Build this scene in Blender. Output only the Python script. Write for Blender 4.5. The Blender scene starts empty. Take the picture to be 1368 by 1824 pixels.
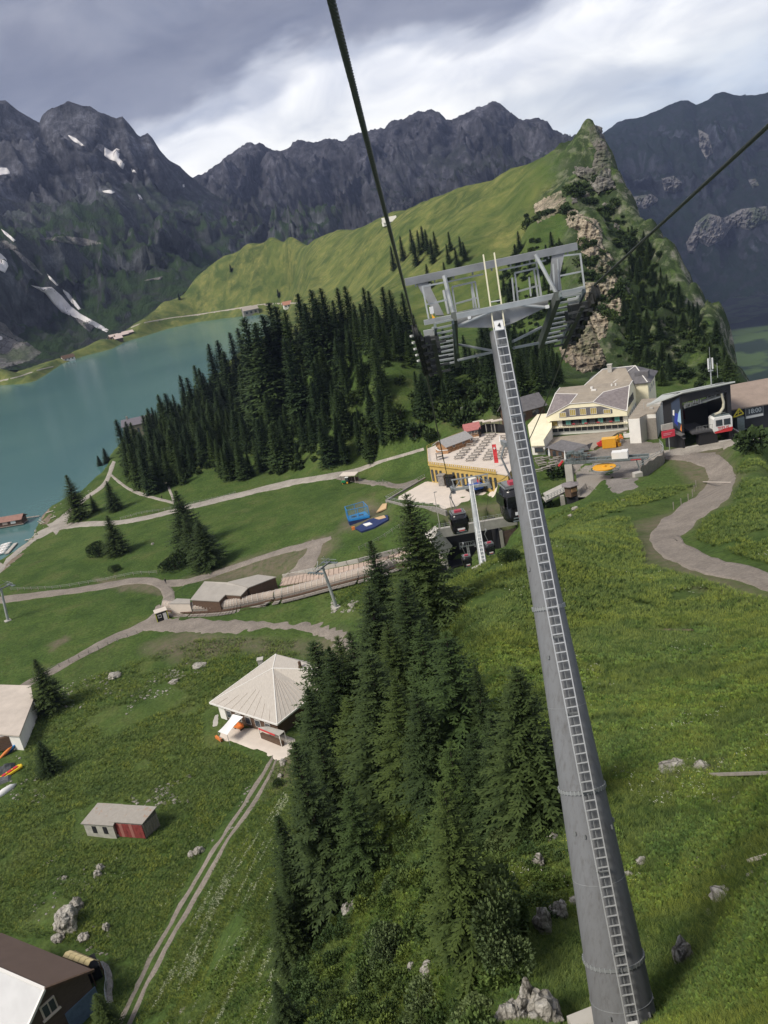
import bpy, bmesh, math, random
import numpy as np
from mathutils import Vector, Matrix, noise as mnoise
from mathutils.geometry import delaunay_2d_cdt
C = bpy.context.scene
COL = C.collection
rnd = random.Random(7)
# ------------------------------------------------------------------ camera
FPX = 1475.0; PITCH = math.radians(18.5); ROLL = math.radians(11.0); CAMH = 95.0
_F = Vector((0, math.cos(PITCH), -math.sin(PITCH)))
_r0 = Vector((1, 0, 0)); _u0 = Vector((0, math.sin(PITCH), math.cos(PITCH)))
_R = _r0*math.cos(ROLL) - _u0*math.sin(ROLL)
_U = _r0*math.sin(ROLL) + _u0*math.cos(ROLL)
EYE = Vector((0, 0, CAMH))
cam_d = bpy.data.cameras.new('camera'); cam = bpy.data.objects.new('camera', cam_d); COL.objects.link(cam)
cam.matrix_world = Matrix((( _R.x, _U.x, -_F.x, EYE.x), (_R.y, _U.y, -_F.y, EYE.y), (_R.z, _U.z, -_F.z, EYE.z), (0, 0, 0, 1)))
cam_d.sensor_fit = 'VERTICAL'; cam_d.sensor_height = 36.0; cam_d.lens = 36.0*FPX/1824
cam_d.clip_start = 0.2; cam_d.clip_end = 40000
C.camera = cam
# ------------------------------------------------------------------ light
C.view_settings.view_transform = 'Standard'; C.view_settings.look = 'None'
C.view_settings.gamma = 1.0; C.view_settings.exposure = 1.12
SUN_EL, SUN_AZ = math.radians(48), math.radians(-118)      # azimuth from +Y, clockwise positive
sd = bpy.data.lights.new('sun', 'SUN'); sd.energy = 1.9; sd.angle = math.radians(20); sd.color = (1, .93, .82)
sun = bpy.data.objects.new('sun', sd); COL.objects.link(sun)
sv = Vector((math.sin(SUN_AZ)*math.cos(SUN_EL), math.cos(SUN_AZ)*math.cos(SUN_EL), math.sin(SUN_EL)))
sun.rotation_euler = sv.to_track_quat('Z', 'Y').to_euler()
W = bpy.data.worlds.new('World'); C.world = W; W.use_nodes = True
def build_world():
 nt = W.node_tree; nt.nodes.clear(); L = nt.links.new
 N = lambda t, **k: _nn(nt, t, **k)
 out = N('ShaderNodeOutputWorld'); bgs = N('ShaderNodeBackground'); bgc = N('ShaderNodeBackground')
 sky = N('ShaderNodeTexSky'); sky.sky_type = 'NISHITA'; sky.sun_disc = False
 sky.sun_elevation = SUN_EL; sky.sun_rotation = SUN_AZ
 L(sky.outputs[0], bgs.inputs[0]); bgs.inputs[1].default_value = 0.10
 tc = N('ShaderNodeTexCoord'); sep = N('ShaderNodeSeparateXYZ'); L(tc.outputs['Generated'], sep.inputs[0])
 def M(op, a, b=None, c=None, clamp=False):
  m = N('ShaderNodeMath'); m.operation = op; m.use_clamp = clamp
  for i, v in enumerate((a, b, c)):
   if v is None: continue
   if hasattr(v, 'is_output'): L(v, m.inputs[i])
   else: m.inputs[i].default_value = v
  return m.outputs[0]
 az = M('ARCTAN2', sep.outputs[0], sep.outputs[1]); el = M('ARCSINE', sep.outputs[2])
 TA = math.radians(6)
 s = M('ADD', M('MULTIPLY', az, math.cos(TA)), M('MULTIPLY', el, math.sin(TA)))
 t = M('SUBTRACT', M('MULTIPLY', el, math.cos(TA)), M('MULTIPLY', M('SINE', az), math.sin(TA)))
 def comb(x, y, z=0.0):
  c = N('ShaderNodeCombineXYZ');
  for i, v in enumerate((x, y, z)):
   if hasattr(v, 'is_output'): L(v, c.inputs[i])
   else: c.inputs[i].default_value = v
  return c.outputs[0]
 def noise(vec, sc, det=6, rough=.55, dist=0.0):
  n = N('ShaderNodeTexNoise'); L(vec, n.inputs['Vector']); n.inputs['Scale'].default_value = sc
  n.inputs['Detail'].default_value = det; n.inputs['Roughness'].default_value = rough; n.inputs['Distortion'].default_value = dist
  return n.outputs['Fac']
 n1 = noise(comb(M('MULTIPLY', s, 2.1), M('MULTIPLY', t, 5.2), 1.7), 1.0, 5, .5, .35)
 n2 = noise(comb(M('MULTIPLY', s, 5.5), M('MULTIPLY', t, 12.0), 11.3), 1.0, 6, .55, .5)
 n3 = noise(comb(M('MULTIPLY', s, 7.5), M('MULTIPLY', t, 17.0), 5.0), 1.0, 5, .55, .6)
 base = N('ShaderNodeValToRGB'); e = base.color_ramp; e.interpolation = 'EASE'
 tt = M('ADD', M('ADD', M('MULTIPLY', M('SUBTRACT', n1, .5), .22), M('MULTIPLY', M('SUBTRACT', n2, .5), .10)), t)
 L(M('MULTIPLY', tt, 3.0, clamp=True), base.inputs[0]); el_ = e.elements
 el_[0].position = 0; el_[0].color = (.46, .52, .62, 1); el_[1].position = 1; el_[1].color = (.34, .345, .38, 1)
 for p, c in ((.14, (.66, .68, .70)), (.26, (.88, .87, .84)), (.42, (.90, .89, .87)), (.50, (.55, .56, .60)), (.59, (.21, .215, .26)), (.74, (.165, .17, .215)), (.88, (.25, .255, .30))):
  q = el_.new(p); q.color = (*c, 1)
 mix = N('ShaderNodeMix'); mix.data_type = 'RGBA'; mix.blend_type = 'MULTIPLY'; mix.inputs[0].default_value = 1.0
 L(base.outputs[0], mix.inputs[6])
 g = N('ShaderNodeValToRGB'); L(n3, g.inputs[0]); g.color_ramp.elements[0].position = .34; g.color_ramp.elements[1].position = .62
 g.color_ramp.elements[0].color = (.74, .76, .82, 1); g.color_ramp.elements[1].color = (1.12, 1.11, 1.09, 1)
 L(g.outputs[0], mix.inputs[7])
 L(mix.outputs[2], bgc.inputs[0]); bgc.inputs[1].default_value = .64
 ms = N('ShaderNodeMixShader'); ms.inputs[0].default_value = .93
 L(bgs.outputs[0], ms.inputs[1]); L(bgc.outputs[0], ms.inputs[2]); L(ms.outputs[0], out.inputs[0])
def _nn(nt, t, **k):
 n = nt.nodes.new(t)
 for a, b in k.items(): setattr(n, a, b)
 return n
build_world()
# ------------------------------------------------------------------ picture geometry: a pixel of the photograph -> a ray
def D(x, y): return _F*FPX + _R*(x-684) - _U*(y-912)
def P(x, y, depth): return EYE + D(x, y)*(depth/FPX)
def PZ(x, y, z):
 d = D(x, y); return EYE + d*((z-CAMH)/d.z)
def PR(x, y, dist):                                # at a horizontal distance
 d = D(x, y); return EYE + d*(dist/math.hypot(d.x, d.y))
# ------------------------------------------------------------------ tagging and mesh helpers
def tag(o, label=None, cat=None, group=None, kind=None):
 if label: o['label'] = label
 if cat: o['category'] = cat
 if group: o['group'] = group
 if kind: o['kind'] = kind
 return o
def empty(name, loc, rz=0.0, label=None, cat=None, group=None):
 o = bpy.data.objects.new(name, None); COL.objects.link(o); o.location = loc; o.rotation_euler.z = rz
 o.empty_display_size = .3
 return tag(o, label, cat, group)
class MB:
 def __init__(s): s.v = []; s.f = []; s.m = []
 def add(s, vs, fs, mi=0):
  n = len(s.v); s.v.extend([tuple(p) for p in vs]); s.f.extend([tuple(i+n for i in f) for f in fs]); s.m.extend([mi]*len(fs)); return s
 def box(s, c, d, rz=0.0, mi=0, M=None):
  cx, cy, cz = c; x, y, z = d[0]/2, d[1]/2, d[2]/2
  pts = [Vector((i*x, j*y, k*z)) for k in (-1, 1) for j in (-1, 1) for i in (-1, 1)]
  R = Matrix.Rotation(rz, 3, 'Z') if M is None else M
  pts = [R @ p + Vector(c) for p in pts]
  return s.add(pts, [(0, 2, 3, 1), (4, 5, 7, 6), (0, 1, 5, 4), (2, 6, 7, 3), (0, 4, 6, 2), (1, 3, 7, 5)], mi)
 def bar(s, a, b, w, h=None, up=(0, 0, 1), mi=0):
  a, b = Vector(a), Vector(b); h = w if h is None else h
  d = (b-a); l = d.length
  if l < 1e-6: return s
  d.normalize(); u = Vector(up); sx = d.cross(u)
  if sx.length < 1e-3: sx = d.cross(Vector((1, 0, 0)))
  sx.normalize(); uz = sx.cross(d)
  M = Matrix((sx, d, uz)).transposed()
  return s.box((a+b)/2, (w, l, h), 0, mi, M)
 def tube(s, pts, r, n=8, mi=0, caps=True):
  pts = [Vector(p) for p in pts]; rr = r if isinstance(r, (list, tuple)) else [r]*len(pts)
  rings = []; prev = None
  for i, p in enumerate(pts):
   t = (pts[min(i+1, len(pts)-1)] - pts[max(i-1, 0)]).normalized()
   if prev is None:
    a = t.cross(Vector((0, 0, 1)));
    if a.length < .05: a = t.cross(Vector((0, 1, 0)))
   else: a = prev - t*prev.dot(t)
   a.normalize(); prev = a; b = t.cross(a)
   rings.append([p + (a*math.cos(2*math.pi*k/n) + b*math.sin(2*math.pi*k/n))*rr[i] for k in range(n)])
  vs = [q for R_ in rings for q in R_]; fs = []
  for i in range(len(pts)-1):
   for k in range(n):
    k2 = (k+1) % n; fs.append((i*n+k, i*n+k2, (i+1)*n+k2, (i+1)*n+k))
  if caps: fs.append(tuple(range(n-1, -1, -1))); fs.append(tuple((len(pts)-1)*n+k for k in range(n)))
  return s.add(vs, fs, mi)
 def prism(s, poly, z0, z1, mi=0):              # vertical prism, poly of (x,y)
  n = len(poly); ar = sum(poly[i][0]*poly[(i+1) % n][1]-poly[(i+1) % n][0]*poly[i][1] for i in range(n))
  if ar < 0: poly = poly[::-1]
  f0 = (lambda p: z0(p)) if callable(z0) else (lambda p: z0); f1 = (lambda p: z1(p)) if callable(z1) else (lambda p: z1)
  vs = [(p[0], p[1], f0(p)) for p in poly] + [(p[0], p[1], f1(p)) for p in poly]
  fs = [tuple(range(n-1, -1, -1)), tuple(range(n, 2*n))] + [(i, (i+1) % n, n+(i+1) % n, n+i) for i in range(n)]
  return s.add(vs, fs, mi)
 def lathe(s, prof, c, n=12, mi=0, M=None):      # prof: (r, z)
  vs = []; fs = []
  for (r, z) in prof:
   for k in range(n):
    a = 2*math.pi*k/n; q = Vector((r*math.cos(a), r*math.sin(a), z))
    if M is not None: q = M @ q
    vs.append(q+Vector(c))
  for i in range(len(prof)-1):
   for k in range(n):
    k2 = (k+1) % n; fs.append((i*n+k, i*n+k2, (i+1)*n+k2, (i+1)*n+k))
  fs.append(tuple(range(n-1, -1, -1))); fs.append(tuple((len(prof)-1)*n+k for k in range(n)))
  return s.add(vs, fs, mi)
 def slab(s, pts, th, mi=0):                    # a sheet through 3D points thickened downwards along its normal
  pts = [Vector(p) for p in pts]; nrm = Vector((0, 0, 0))
  for i in range(len(pts)): nrm += pts[i].cross(pts[(i+1) % len(pts)])
  nrm.normalize()
  if nrm.z < 0: pts = pts[::-1]; nrm = -nrm
  n = len(pts); vs = pts + [p - nrm*th for p in pts]
  return s.add(vs, [tuple(range(n)), tuple(range(2*n-1, n-1, -1))] + [(i, n+i, n+(i+1) % n, (i+1) % n) for i in range(n)], mi)
 def build(s, name, mat, parent=None, smooth=False, label=None, kind=None):
  me = bpy.data.meshes.new(name); me.from_pydata(s.v, [], s.f)
  for m in (mat if isinstance(mat, (list, tuple)) else [mat]): me.materials.append(m)
  if any(s.m): me.polygons.foreach_set('material_index', s.m)
  if smooth: me.polygons.foreach_set('use_smooth', [True]*len(me.polygons))
  me.update()
  o = bpy.data.objects.new(name, me); COL.objects.link(o)
  if parent: o.parent = parent
  return tag(o, label, kind=kind)
def copy_tree(o, parent=None):
 c = o.copy(); COL.objects.link(c); c.parent = parent
 for ch in list(o.children): copy_tree(ch, c)
 return c
def np_mesh(name, V, Q, mat, smooth=True):
 me = bpy.data.meshes.new(name); n = Q.shape[1]
 me.vertices.add(len(V)); me.vertices.foreach_set('co', V.astype(np.float32).ravel())
 me.loops.add(Q.size); me.loops.foreach_set('vertex_index', Q.astype(np.int32).ravel())
 me.polygons.add(len(Q)); me.polygons.foreach_set('loop_start', np.arange(0, Q.size, n, dtype=np.int32))
 me.polygons.foreach_set('loop_total', np.full(len(Q), n, dtype=np.int32))
 if smooth: me.polygons.foreach_set('use_smooth', np.ones(len(Q), dtype=bool))
 me.update(calc_edges=True); me.validate()
 if mat: me.materials.append(mat)
 o = bpy.data.objects.new(name, me); COL.objects.link(o)
 return o
# ------------------------------------------------------------------ numpy noise
_rs = np.random.RandomState(3)
_PERM = _rs.permutation(4096); _GR = _rs.uniform(-1, 1, (4096, 2))
def pnoise(x, y, seed=0):
 xi = np.floor(x).astype(np.int64); yi = np.floor(y).astype(np.int64); xf = x-xi; yf = y-yi
 def g(ix, iy, dx, dy):
  h = _PERM[(_PERM[(ix+seed*131) & 4095] + iy) & 4095]; v = _GR[h]; return v[..., 0]*dx + v[..., 1]*dy
 u = xf*xf*xf*(xf*(xf*6-15)+10); v = yf*yf*yf*(yf*(yf*6-15)+10)
 a = g(xi, yi, xf, yf); b = g(xi+1, yi, xf-1, yf); c = g(xi, yi+1, xf, yf-1); d = g(xi+1, yi+1, xf-1, yf-1)
 return (a+(b-a)*u) + ((c+(d-c)*u)-(a+(b-a)*u))*v
def fbm(x, y, o=5, seed=0, gain=.5):
 s = 0; a = 1.0
 for i in range(o): s = s + a*pnoise(x, y, seed+i); x = x*2.03+17; y = y*2.03-9; a *= gain
 return s
def ridged(x, y, o=5, seed=0, gain=.55):
 s = 0; a = 1.0; w = 1.0
 for i in range(o):
  n = 1-np.abs(pnoise(x, y, seed+i))*2.2; n = n*n*w; w = np.clip(n*1.6, 0, 1); s = s+a*n; x = x*2.07+5; y = y*2.07+3; a *= gain
 return s-.9
# ------------------------------------------------------------------ materials
def mat(name, col, rough=.8, metal=0.0, var=0.0, scale=3.0, bump=0.0, bscale=20.0, spec=.3, streak=None, coord='Object'):
 m = bpy.data.materials.new(name); m.use_nodes = True; nt = m.node_tree; b = nt.nodes['Principled BSDF']; L = nt.links.new
 b.inputs['Roughness'].default_value = rough; b.inputs['Metallic'].default_value = metal; b.inputs['Specular IOR Level'].default_value = spec
 c = (*col, 1); b.inputs['Base Color'].default_value = c
 tc = nt.nodes.new('ShaderNodeTexCoord'); src = tc.outputs[coord]
 if streak:
  mp = nt.nodes.new('ShaderNodeMapping'); mp.inputs['Scale'].default_value = streak; L(src, mp.inputs[0]); src = mp.outputs[0]
 if var:
  n = nt.nodes.new('ShaderNodeTexNoise'); n.inputs['Scale'].default_value = scale; n.inputs['Detail'].default_value = 6; n.inputs['Roughness'].default_value = .6
  L(src, n.inputs['Vector'])
  r = nt.nodes.new('ShaderNodeMapRange'); r.inputs[1].default_value = .3; r.inputs[2].default_value = .7
  r.inputs[3].default_value = 1-var; r.inputs[4].default_value = 1+var; L(n.outputs['Fac'], r.inputs[0])
  x = nt.nodes.new('ShaderNodeVectorMath'); x.operation = 'SCALE'; x.inputs[0].default_value = col; L(r.outputs[0], x.inputs['Scale'])
  L(x.outputs[0], b.inputs['Base Color'])
 if bump:
  n2 = nt.nodes.new('ShaderNodeTexNoise'); n2.inputs['Scale'].default_value = bscale; n2.inputs['Detail'].default_value = 5
  L(src, n2.inputs['Vector'])
  bp = nt.nodes.new('ShaderNodeBump'); bp.inputs['Strength'].default_value = bump; L(n2.outputs['Fac'], bp.inputs['Height']); L(bp.outputs[0], b.inputs['Normal'])
 return m
class NT:
 """tiny node helper for the richer materials"""
 def __init__(s, name):
  s.m = bpy.data.materials.new(name); s.m.use_nodes = True; s.nt = s.m.node_tree; s.b = s.nt.nodes['Principled BSDF']
  s.tc = s.nt.nodes.new('ShaderNodeTexCoord'); s.obj = s.tc.outputs['Object']; s.gen = s.tc.outputs['Generated']
  s.b.inputs['Specular IOR Level'].default_value = .2; s.b.inputs['Roughness'].default_value = .9
 def L(s, a, b): s.nt.links.new(a, b)
 def noise(s, sc, det=6, rough=.55, dist=0, vec=None, stretch=None):
  n = s.nt.nodes.new('ShaderNodeTexNoise'); v = vec or s.obj
  if stretch:
   mp = s.nt.nodes.new('ShaderNodeMapping'); mp.inputs['Scale'].default_value = stretch[:3]
   if len(stretch) > 3: mp.inputs['Rotation'].default_value = (0, 0, stretch[3])
   s.L(v, mp.inputs[0]); v = mp.outputs[0]
  s.L(v, n.inputs['Vector']); n.inputs['Scale'].default_value = sc; n.inputs['Detail'].default_value = det
  n.inputs['Roughness'].default_value = rough; n.inputs['Distortion'].default_value = dist; return n.outputs['Fac']
 def ramp(s, fac, stops, interp='LINEAR'):
  r = s.nt.nodes.new('ShaderNodeValToRGB'); s.L(fac, r.inputs[0]); e = r.color_ramp.elements; r.color_ramp.interpolation = interp
  c4 = lambda c: (c, c, c, 1) if not hasattr(c, '__len__') else (*c, 1)
  e[0].position, e[0].color = stops[0][0], c4(stops[0][1]); e[1].position, e[1].color = stops[-1][0], c4(stops[-1][1])
  for p, c in stops[1:-1]: q = e.new(p); q.color = c4(c)
  return r.outputs[0]
 def mix(s, fac, a, b, mode='MIX'):
  n = s.nt.nodes.new('ShaderNodeMix'); n.data_type = 'RGBA'; n.blend_type = mode
  for i, v in ((0, fac), (6, a), (7, b)):
   if hasattr(v, 'is_output'): s.L(v, n.inputs[i])
   elif hasattr(v, '__len__'): n.inputs[i].default_value = (*v, 1)
   else: n.inputs[i].default_value = v
  return n.outputs[2]
 def math(s, op, a, b=0.0, clamp=False):
  n = s.nt.nodes.new('ShaderNodeMath'); n.operation = op; n.use_clamp = clamp
  for i, v in ((0, a), (1, b)):
   if hasattr(v, 'is_output'): s.L(v, n.inputs[i])
   else: n.inputs[i].default_value = v
  return n.outputs[0]
 def attr(s, nm):
  a = s.nt.nodes.new('ShaderNodeAttribute'); a.attribute_name = nm; return a
 def normal_z(s):
  g = s.nt.nodes.new('ShaderNodeNewGeometry'); x = s.nt.nodes.new('ShaderNodeSeparateXYZ'); s.L(g.outputs['Normal'], x.inputs[0]); return x.outputs[2]
 def color(s, c): s.L(c, s.b.inputs['Base Color']); return s
 def bump(s, h, strength=.5, dist=1.0):
  b = s.nt.nodes.new('ShaderNodeBump'); b.inputs['Strength'].default_value = strength; b.inputs['Distance'].default_value = dist
  s.L(h, b.inputs['Height']); s.L(b.outputs[0], s.b.inputs['Normal']); return s
# ------------------------------------------------------------------ terrain: heights through surveyed points, thin-plate spline over (azimuth, log distance)
CP = []
def cz(x, y, z): p = PZ(x, y, z); CP.append((p.x, p.y, z))
def cd(x, y, d): p = PR(x, y, d); CP.append((p.x, p.y, p.z))
def cb(x, y, d, k=1.12, dz=18):                    # a skyline point, and the land falling away behind it
 p = PR(x, y, d); CP.append((p.x, p.y, p.z)); CP.append((p.x*k, p.y*k, p.z-dz))
for x, y, z in [
 (1117,1835,70.2),(1368,1824,74.5),(1368,1640,72),(1368,1500,69.5),(1200,1600,67),(1368,1340,65),(1200,1350,62.5),(1368,1180,59),(1200,1180,55.5),
 (1080,1080,51),(1368,1060,52),(1160,1080,51),(1150,975,42),(1000,950,39),(930,970,46),(860,1008,47.5),(1090,920,34),(1000,1150,54.5),(940,1280,58),
 (800,1100,52),(870,1200,57),(950,1420,61.5),(1000,1700,67),(850,1600,58),(760,1500,52),(720,1660,53),(600,1824,50),(1000,1824,68.5),(1090,1500,64.5),
 (700,1824,57),(800,1824,62),
 (480,1824,36),(520,1700,34),(560,1650,36),(620,1560,38),(540,1480,26),(690,1380,40),(700,1250,38),(640,1200,26),(700,1120,28),(760,1080,28),
 (400,1824,26),(300,1824,17),(230,1815,14),(420,1600,19),(350,1600,13.5),(470,1480,17),(490,1352,13),(510,1400,15),
 (0,1824,13),(0,1700,12),(130,1824,13),(120,1640,13),(0,1500,12),(0,1330,10),(150,1480,12),(210,1490,12),(300,1400,12),(300,1600,12.5),(400,1250,12),(480,1240,12),(560,1200,13),
 (200,1250,11),(0,1200,9),(200,1120,9),(300,1120,10),(0,1110,8),(0,1060,7),(600,1120,13),(450,1100,11),(600,1080,13),(680,1000,16),(400,1040,10),
 (100,1000,6),(150,940,4.5),(60,960,2.5),(300,1035,9),(300,960,9),(400,960,11),(450,1000,12),(560,960,15),(640,940,17.5),(720,960,18),(700,905,19),(775,935,18.5),(740,880,21),
 (800,880,21),(790,1012,9.5),(750,992,12),(700,1000,14),(330,900,7),(400,885,7.5),(500,865,9),(600,850,12),(720,815,17),(680,862,18),(450,930,11),(200,870,3.5),(205,830,2.5),(100,925,2.2),(170,880,2.5),(250,880,6),
 (1000,790,27),(1100,785,27),(1170,790,27),(950,830,25.5),(1000,835,26),(1100,830,27),(920,905,22.5),(980,905,23.5),(1060,890,27),(850,925,20.5),(820,930,20.3),(850,820,22),(800,790,22),(830,745,26),(900,735,29),(1000,745,28),
 (1180,840,27.5),(1240,815,27),(1290,800,27),(1200,900,31),(1260,870,29.5),(1310,850,31),(1368,870,41),(1340,820,36),(1368,770,34),(1250,785,26.5),(1330,770,26),(1368,1000,49),(1230,960,42),(1300,940,44),
 (300,830,6),(290,870,7),(420,800,12),(360,780,14),(500,700,28),(560,645,42),(640,640,46),(730,640,43),(700,740,30),(600,760,24),(800,760,26),(660,700,36),(440,640,26),(400,700,14),(780,690,34),
 (860,700,33),(950,690,33),(660,800,17),(520,800,13),(260,760,3),(900,690,33),
 ]: cz(x, y, z)
for x, y, d, z in [(430,600,430,6),(480,600,470,20),(560,600,450,40),(640,600,470,40),(760,600,460,38),(900,600,440,30)]:
 p = PR(x, y, d); CP.append((p.x, p.y, z))
for x, y in [(0,692),(60,672),(130,648),(200,622),(270,598),(340,578),(430,562)]: cz(x, y, .5)
for a_, b_ in [((0,655),(0,688)),((60,648),(66,679)),((95,640),(100,656)),((130,626),(133,641)),((180,603),(186,625)),((240,575),(245,601)),((270,556),(276,593))]: q_ = PZ(*b_, 0); cb(*a_, math.hypot(q_.x, q_.y)*1.05, 1.05, 14)
cz(480, 548, 6); cz(520, 540, 9)
for x, y, d, k, dz in [(310,525,1560,1.08,25),(345,498,1620,1.08,30),(372,477,1620,1.08,30),(400,460,1600,1.08,30),(440,441,1560,1.08,30),(480,426,1500,1.08,30),(508,428,1440,1.08,30),(530,438,1400,1.08,22),(560,426,1320,1.08,25),(600,410,1240,1.08,25),(700,380,1080,1.1,25),(770,360,980,1.1,30),
  (830,332,900,1.1,30),(920,300,820,1.1,35),(965,281,775,1.1,40),(1000,262,740,1.1,45),(1025,248,722,1.1,45),(1044,233,710,1.1,45),(1061,225,700,1.08,55),(1074,231,690,1.08,60),(1083,255,675,1.08,60),(1095,290,660,1.1,70),(1115,340,645,1.1,80),
  (1140,385,620,1.1,90),(1170,425,590,1.12,100),(1205,475,550,1.12,100),(1240,525,510,1.12,100),(1275,570,470,1.12,90),(1310,625,430,1.12,80),(1330,680,380,1.12,60)]: cb(x, y, d, k, dz)
for x, y, d in [(350,545,1500),(420,510,1400),(500,500,1200),(560,470,1150),(600,520,950),(680,500,800),(700,450,850),(640,440,1000),(760,460,700),(820,450,650),(800,390,800),(880,400,680),(900,350,740),(940,430,600),
  (960,330,690),(860,520,560),(760,560,560),(640,560,600),(940,520,500),(960,600,430),(1000,560,450),
  (1000,300,690),(1060,270,672),(1030,330,640),(1090,330,630),(1000,350,620),(990,400,575),(940,400,590),(1060,400,560),(1020,430,530),(1080,470,500),(1010,500,490),(1110,480,520),(1130,430,570),
  (1050,540,445),(1090,560,440),(1060,600,405),(1010,620,395),(1050,665,365),(1000,680,345),(1110,650,370),(1150,600,410),(1200,560,440),(1230,620,390),(1180,680,340),(1260,680,340),(1300,730,300),(1160,500,490),(1120,560,435),(1240,560,455)]: cd(x, y, d)
for x, y, d in [(855,1025,122),(855,1030,145),(855,1035,170),(905,1000,125),(905,1005,160),(800,1040,130),(800,1045,165),(900,990,190)]: cd(x, y, d)
for az, d, z in [(26,470,-60),(30,470,-90),(30,700,-300),(27,700,-260),(22,800,-220),(30,1200,-560),(24,1200,-500),(18,1000,-60),(18,1500,-400),(28,2200,-640),(20,2200,-600),(12,1300,40),(5,1500,40),(-4,1900,30),(-12,2000,10),(-20,1800,6),(-28,1600,6),(-36,1500,5),
     (12,2200,-100),(0,2400,10),(-30,2400,10),(36,300,-40),(38,700,-320),(38,2000,-640),(36,150,30),(36,60,66),(36,25,79),(36,10,82),(0,12,78),(-20,12,74),(-40,12,66),(-45,40,34),(-46,80,16),(20,8,83),(0,5,80),
     (-45,150,10),(-45,300,3),(28,200,14),(-46,1200,2),(-40,1180,3),(-44,600,-3),(0,30,66),(-15,30,60),(-30,30,50),(-35,50,32)]:
 a = math.radians(az); CP.append((math.sin(a)*d, math.cos(a)*d, z))
CP = np.array(CP)
def _al(x, y):
 return np.degrees(np.arctan2(x, y))/10.0, np.log(np.hypot(x, y))*2.2
def _tps_fit(P_, z, lam=.02):
 a, l = P_; n = len(z); r2 = (a[:, None]-a)**2+(l[:, None]-l)**2
 K = np.where(r2 > 0, r2*np.log(np.maximum(r2, 1e-12))*.5, 0)+np.eye(n)*lam
 Q = np.c_[np.ones(n), a, l]; A = np.block([[K, Q], [Q.T, np.zeros((3, 3))]])
 return np.linalg.solve(A, np.r_[z, 0, 0, 0])
_cd = np.hypot(CP[:, 0], CP[:, 1]); _ca = _al(CP[:, 0], CP[:, 1])
_w = _tps_fit(_ca, (CP[:, 2]-CAMH)/_cd, .0015)
def tps(x, y):
 a, l = _al(x, y); sh = a.shape; a = a.ravel(); l = l.ravel(); out = np.empty(len(a)); pa, pl = _ca; n = len(pa)
 for i in range(0, len(a), 20000):
  r2 = (a[i:i+20000, None]-pa)**2+(l[i:i+20000, None]-pl)**2
  out[i:i+20000] = (np.where(r2 > 0, r2*np.log(np.maximum(r2, 1e-12))*.5, 0)) @ _w[:n]+_w[n]+_w[n+1]*a[i:i+20000]+_w[n+2]*l[i:i+20000]
 return out.reshape(sh)*np.hypot(x, y)+CAMH
# ---- lake outline: traced at water level
LAKE_PX = [(-900,760),(-300,742),(-60,706),(0,686),(36,684),(62,679),(88,663),(110,648),(150,634),(200,621),(225,608),(260,598),(300,585),(350,574),(400,567),(436,563),(470,560),(520,580),(470,640),
 (400,700),(340,740),(290,765),(262,775),(215,790),(196,812),(190,832),(180,846),(160,862),(140,882),(110,893),(90,905),(76,925),(66,940),(60,955),(52,968),(32,990),(0,1013),(-80,1060),(-300,1120),(-900,1200)]
lake_xy = np.array([tuple(PZ(x, y, 0).xy) for x, y in LAKE_PX])
def poly_sd(px, py, poly):
 """signed distance to a polygon, negative inside"""
 d2 = np.full(px.shape, 1e18); ins = np.zeros(px.shape, bool); n = len(poly)
 for i in range(n):
  x0, y0 = poly[i]; x1, y1 = poly[(i+1) % n]; ex, ey = x1-x0, y1-y0
  t = np.clip(((px-x0)*ex+(py-y0)*ey)/(ex*ex+ey*ey+1e-9), 0, 1)
  d2 = np.minimum(d2, (px-x0-t*ex)**2+(py-y0-t*ey)**2)
  c = ((y0 > py) != (y1 > py)) & (px < (x1-x0)*(py-y0)/(y1-y0+1e-12)+x0); ins ^= c
 return np.where(ins, -1, 1)*np.sqrt(d2)
AZ0, AZ1, NA = -46.0, 38.0, 640
_ls = np.concatenate([np.linspace(math.log(4), math.log(12), 40, endpoint=False), np.linspace(math.log(12), math.log(300), 380, endpoint=False),
      np.linspace(math.log(300), math.log(760), 240, endpoint=False), np.linspace(math.log(760), math.log(2600), 110)])
_az = np.linspace(AZ0, AZ1, NA)
GA, GL = np.meshgrid(np.radians(_az), _ls); GD = np.exp(GL); GX = np.sin(GA)*GD; GY = np.cos(GA)*GD
def raw_ground(X, Y):
 D_ = np.hypot(X, Y); Z = tps(X, Y)
 rough = np.clip((D_-15)/60, .25, 1)
 Z = Z + fbm(X/14, Y/14, 4, 2)*.55*rough
 far = np.clip((D_-330)/250, 0, 1); azd = np.degrees(np.arctan2(X, Y))
 Z = Z + far*(1-.6*np.clip((D_-1000)/400,0,1))*(fbm(X/75, Y/75, 4, 9)*4.5 + ridged(X/38, Y/38, 3, 14)*1.2)*np.clip((Z-4)/25, 0, 1)
 cr = np.clip((azd-13.5)/3.0, 0, 1)*np.clip((D_-350)/40, 0, 1)*np.clip((Z+150)/100, 0, 1)
 Z = Z + cr*(ridged(X/42, Y/42, 5, 21)*7.5+fbm(X/11, Y/11, 3, 30)*1.6)
 sl = np.clip(1-np.abs(D_-45)/35, 0, 1)*np.clip((azd+16)/8, 0, 1)*np.clip((16-azd)/6, 0, 1)
 Z = Z + sl*ridged(X/9, Y/9, 4, 40)*.8
 return Z
GZ = raw_ground(GX, GY)
_sd = poly_sd(GX, GY, lake_xy) + fbm(GX/9, GY/9, 3, 60)*1.2
_m = (GD > 200) & (GX < 160)
_sh = np.clip(_sd/np.maximum(GD*.05, 12), 0, 1)
_land = np.minimum(np.maximum(GZ, .25+_sd*.02), .12+_sd*.42+(_sh**1.5)*60)
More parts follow.
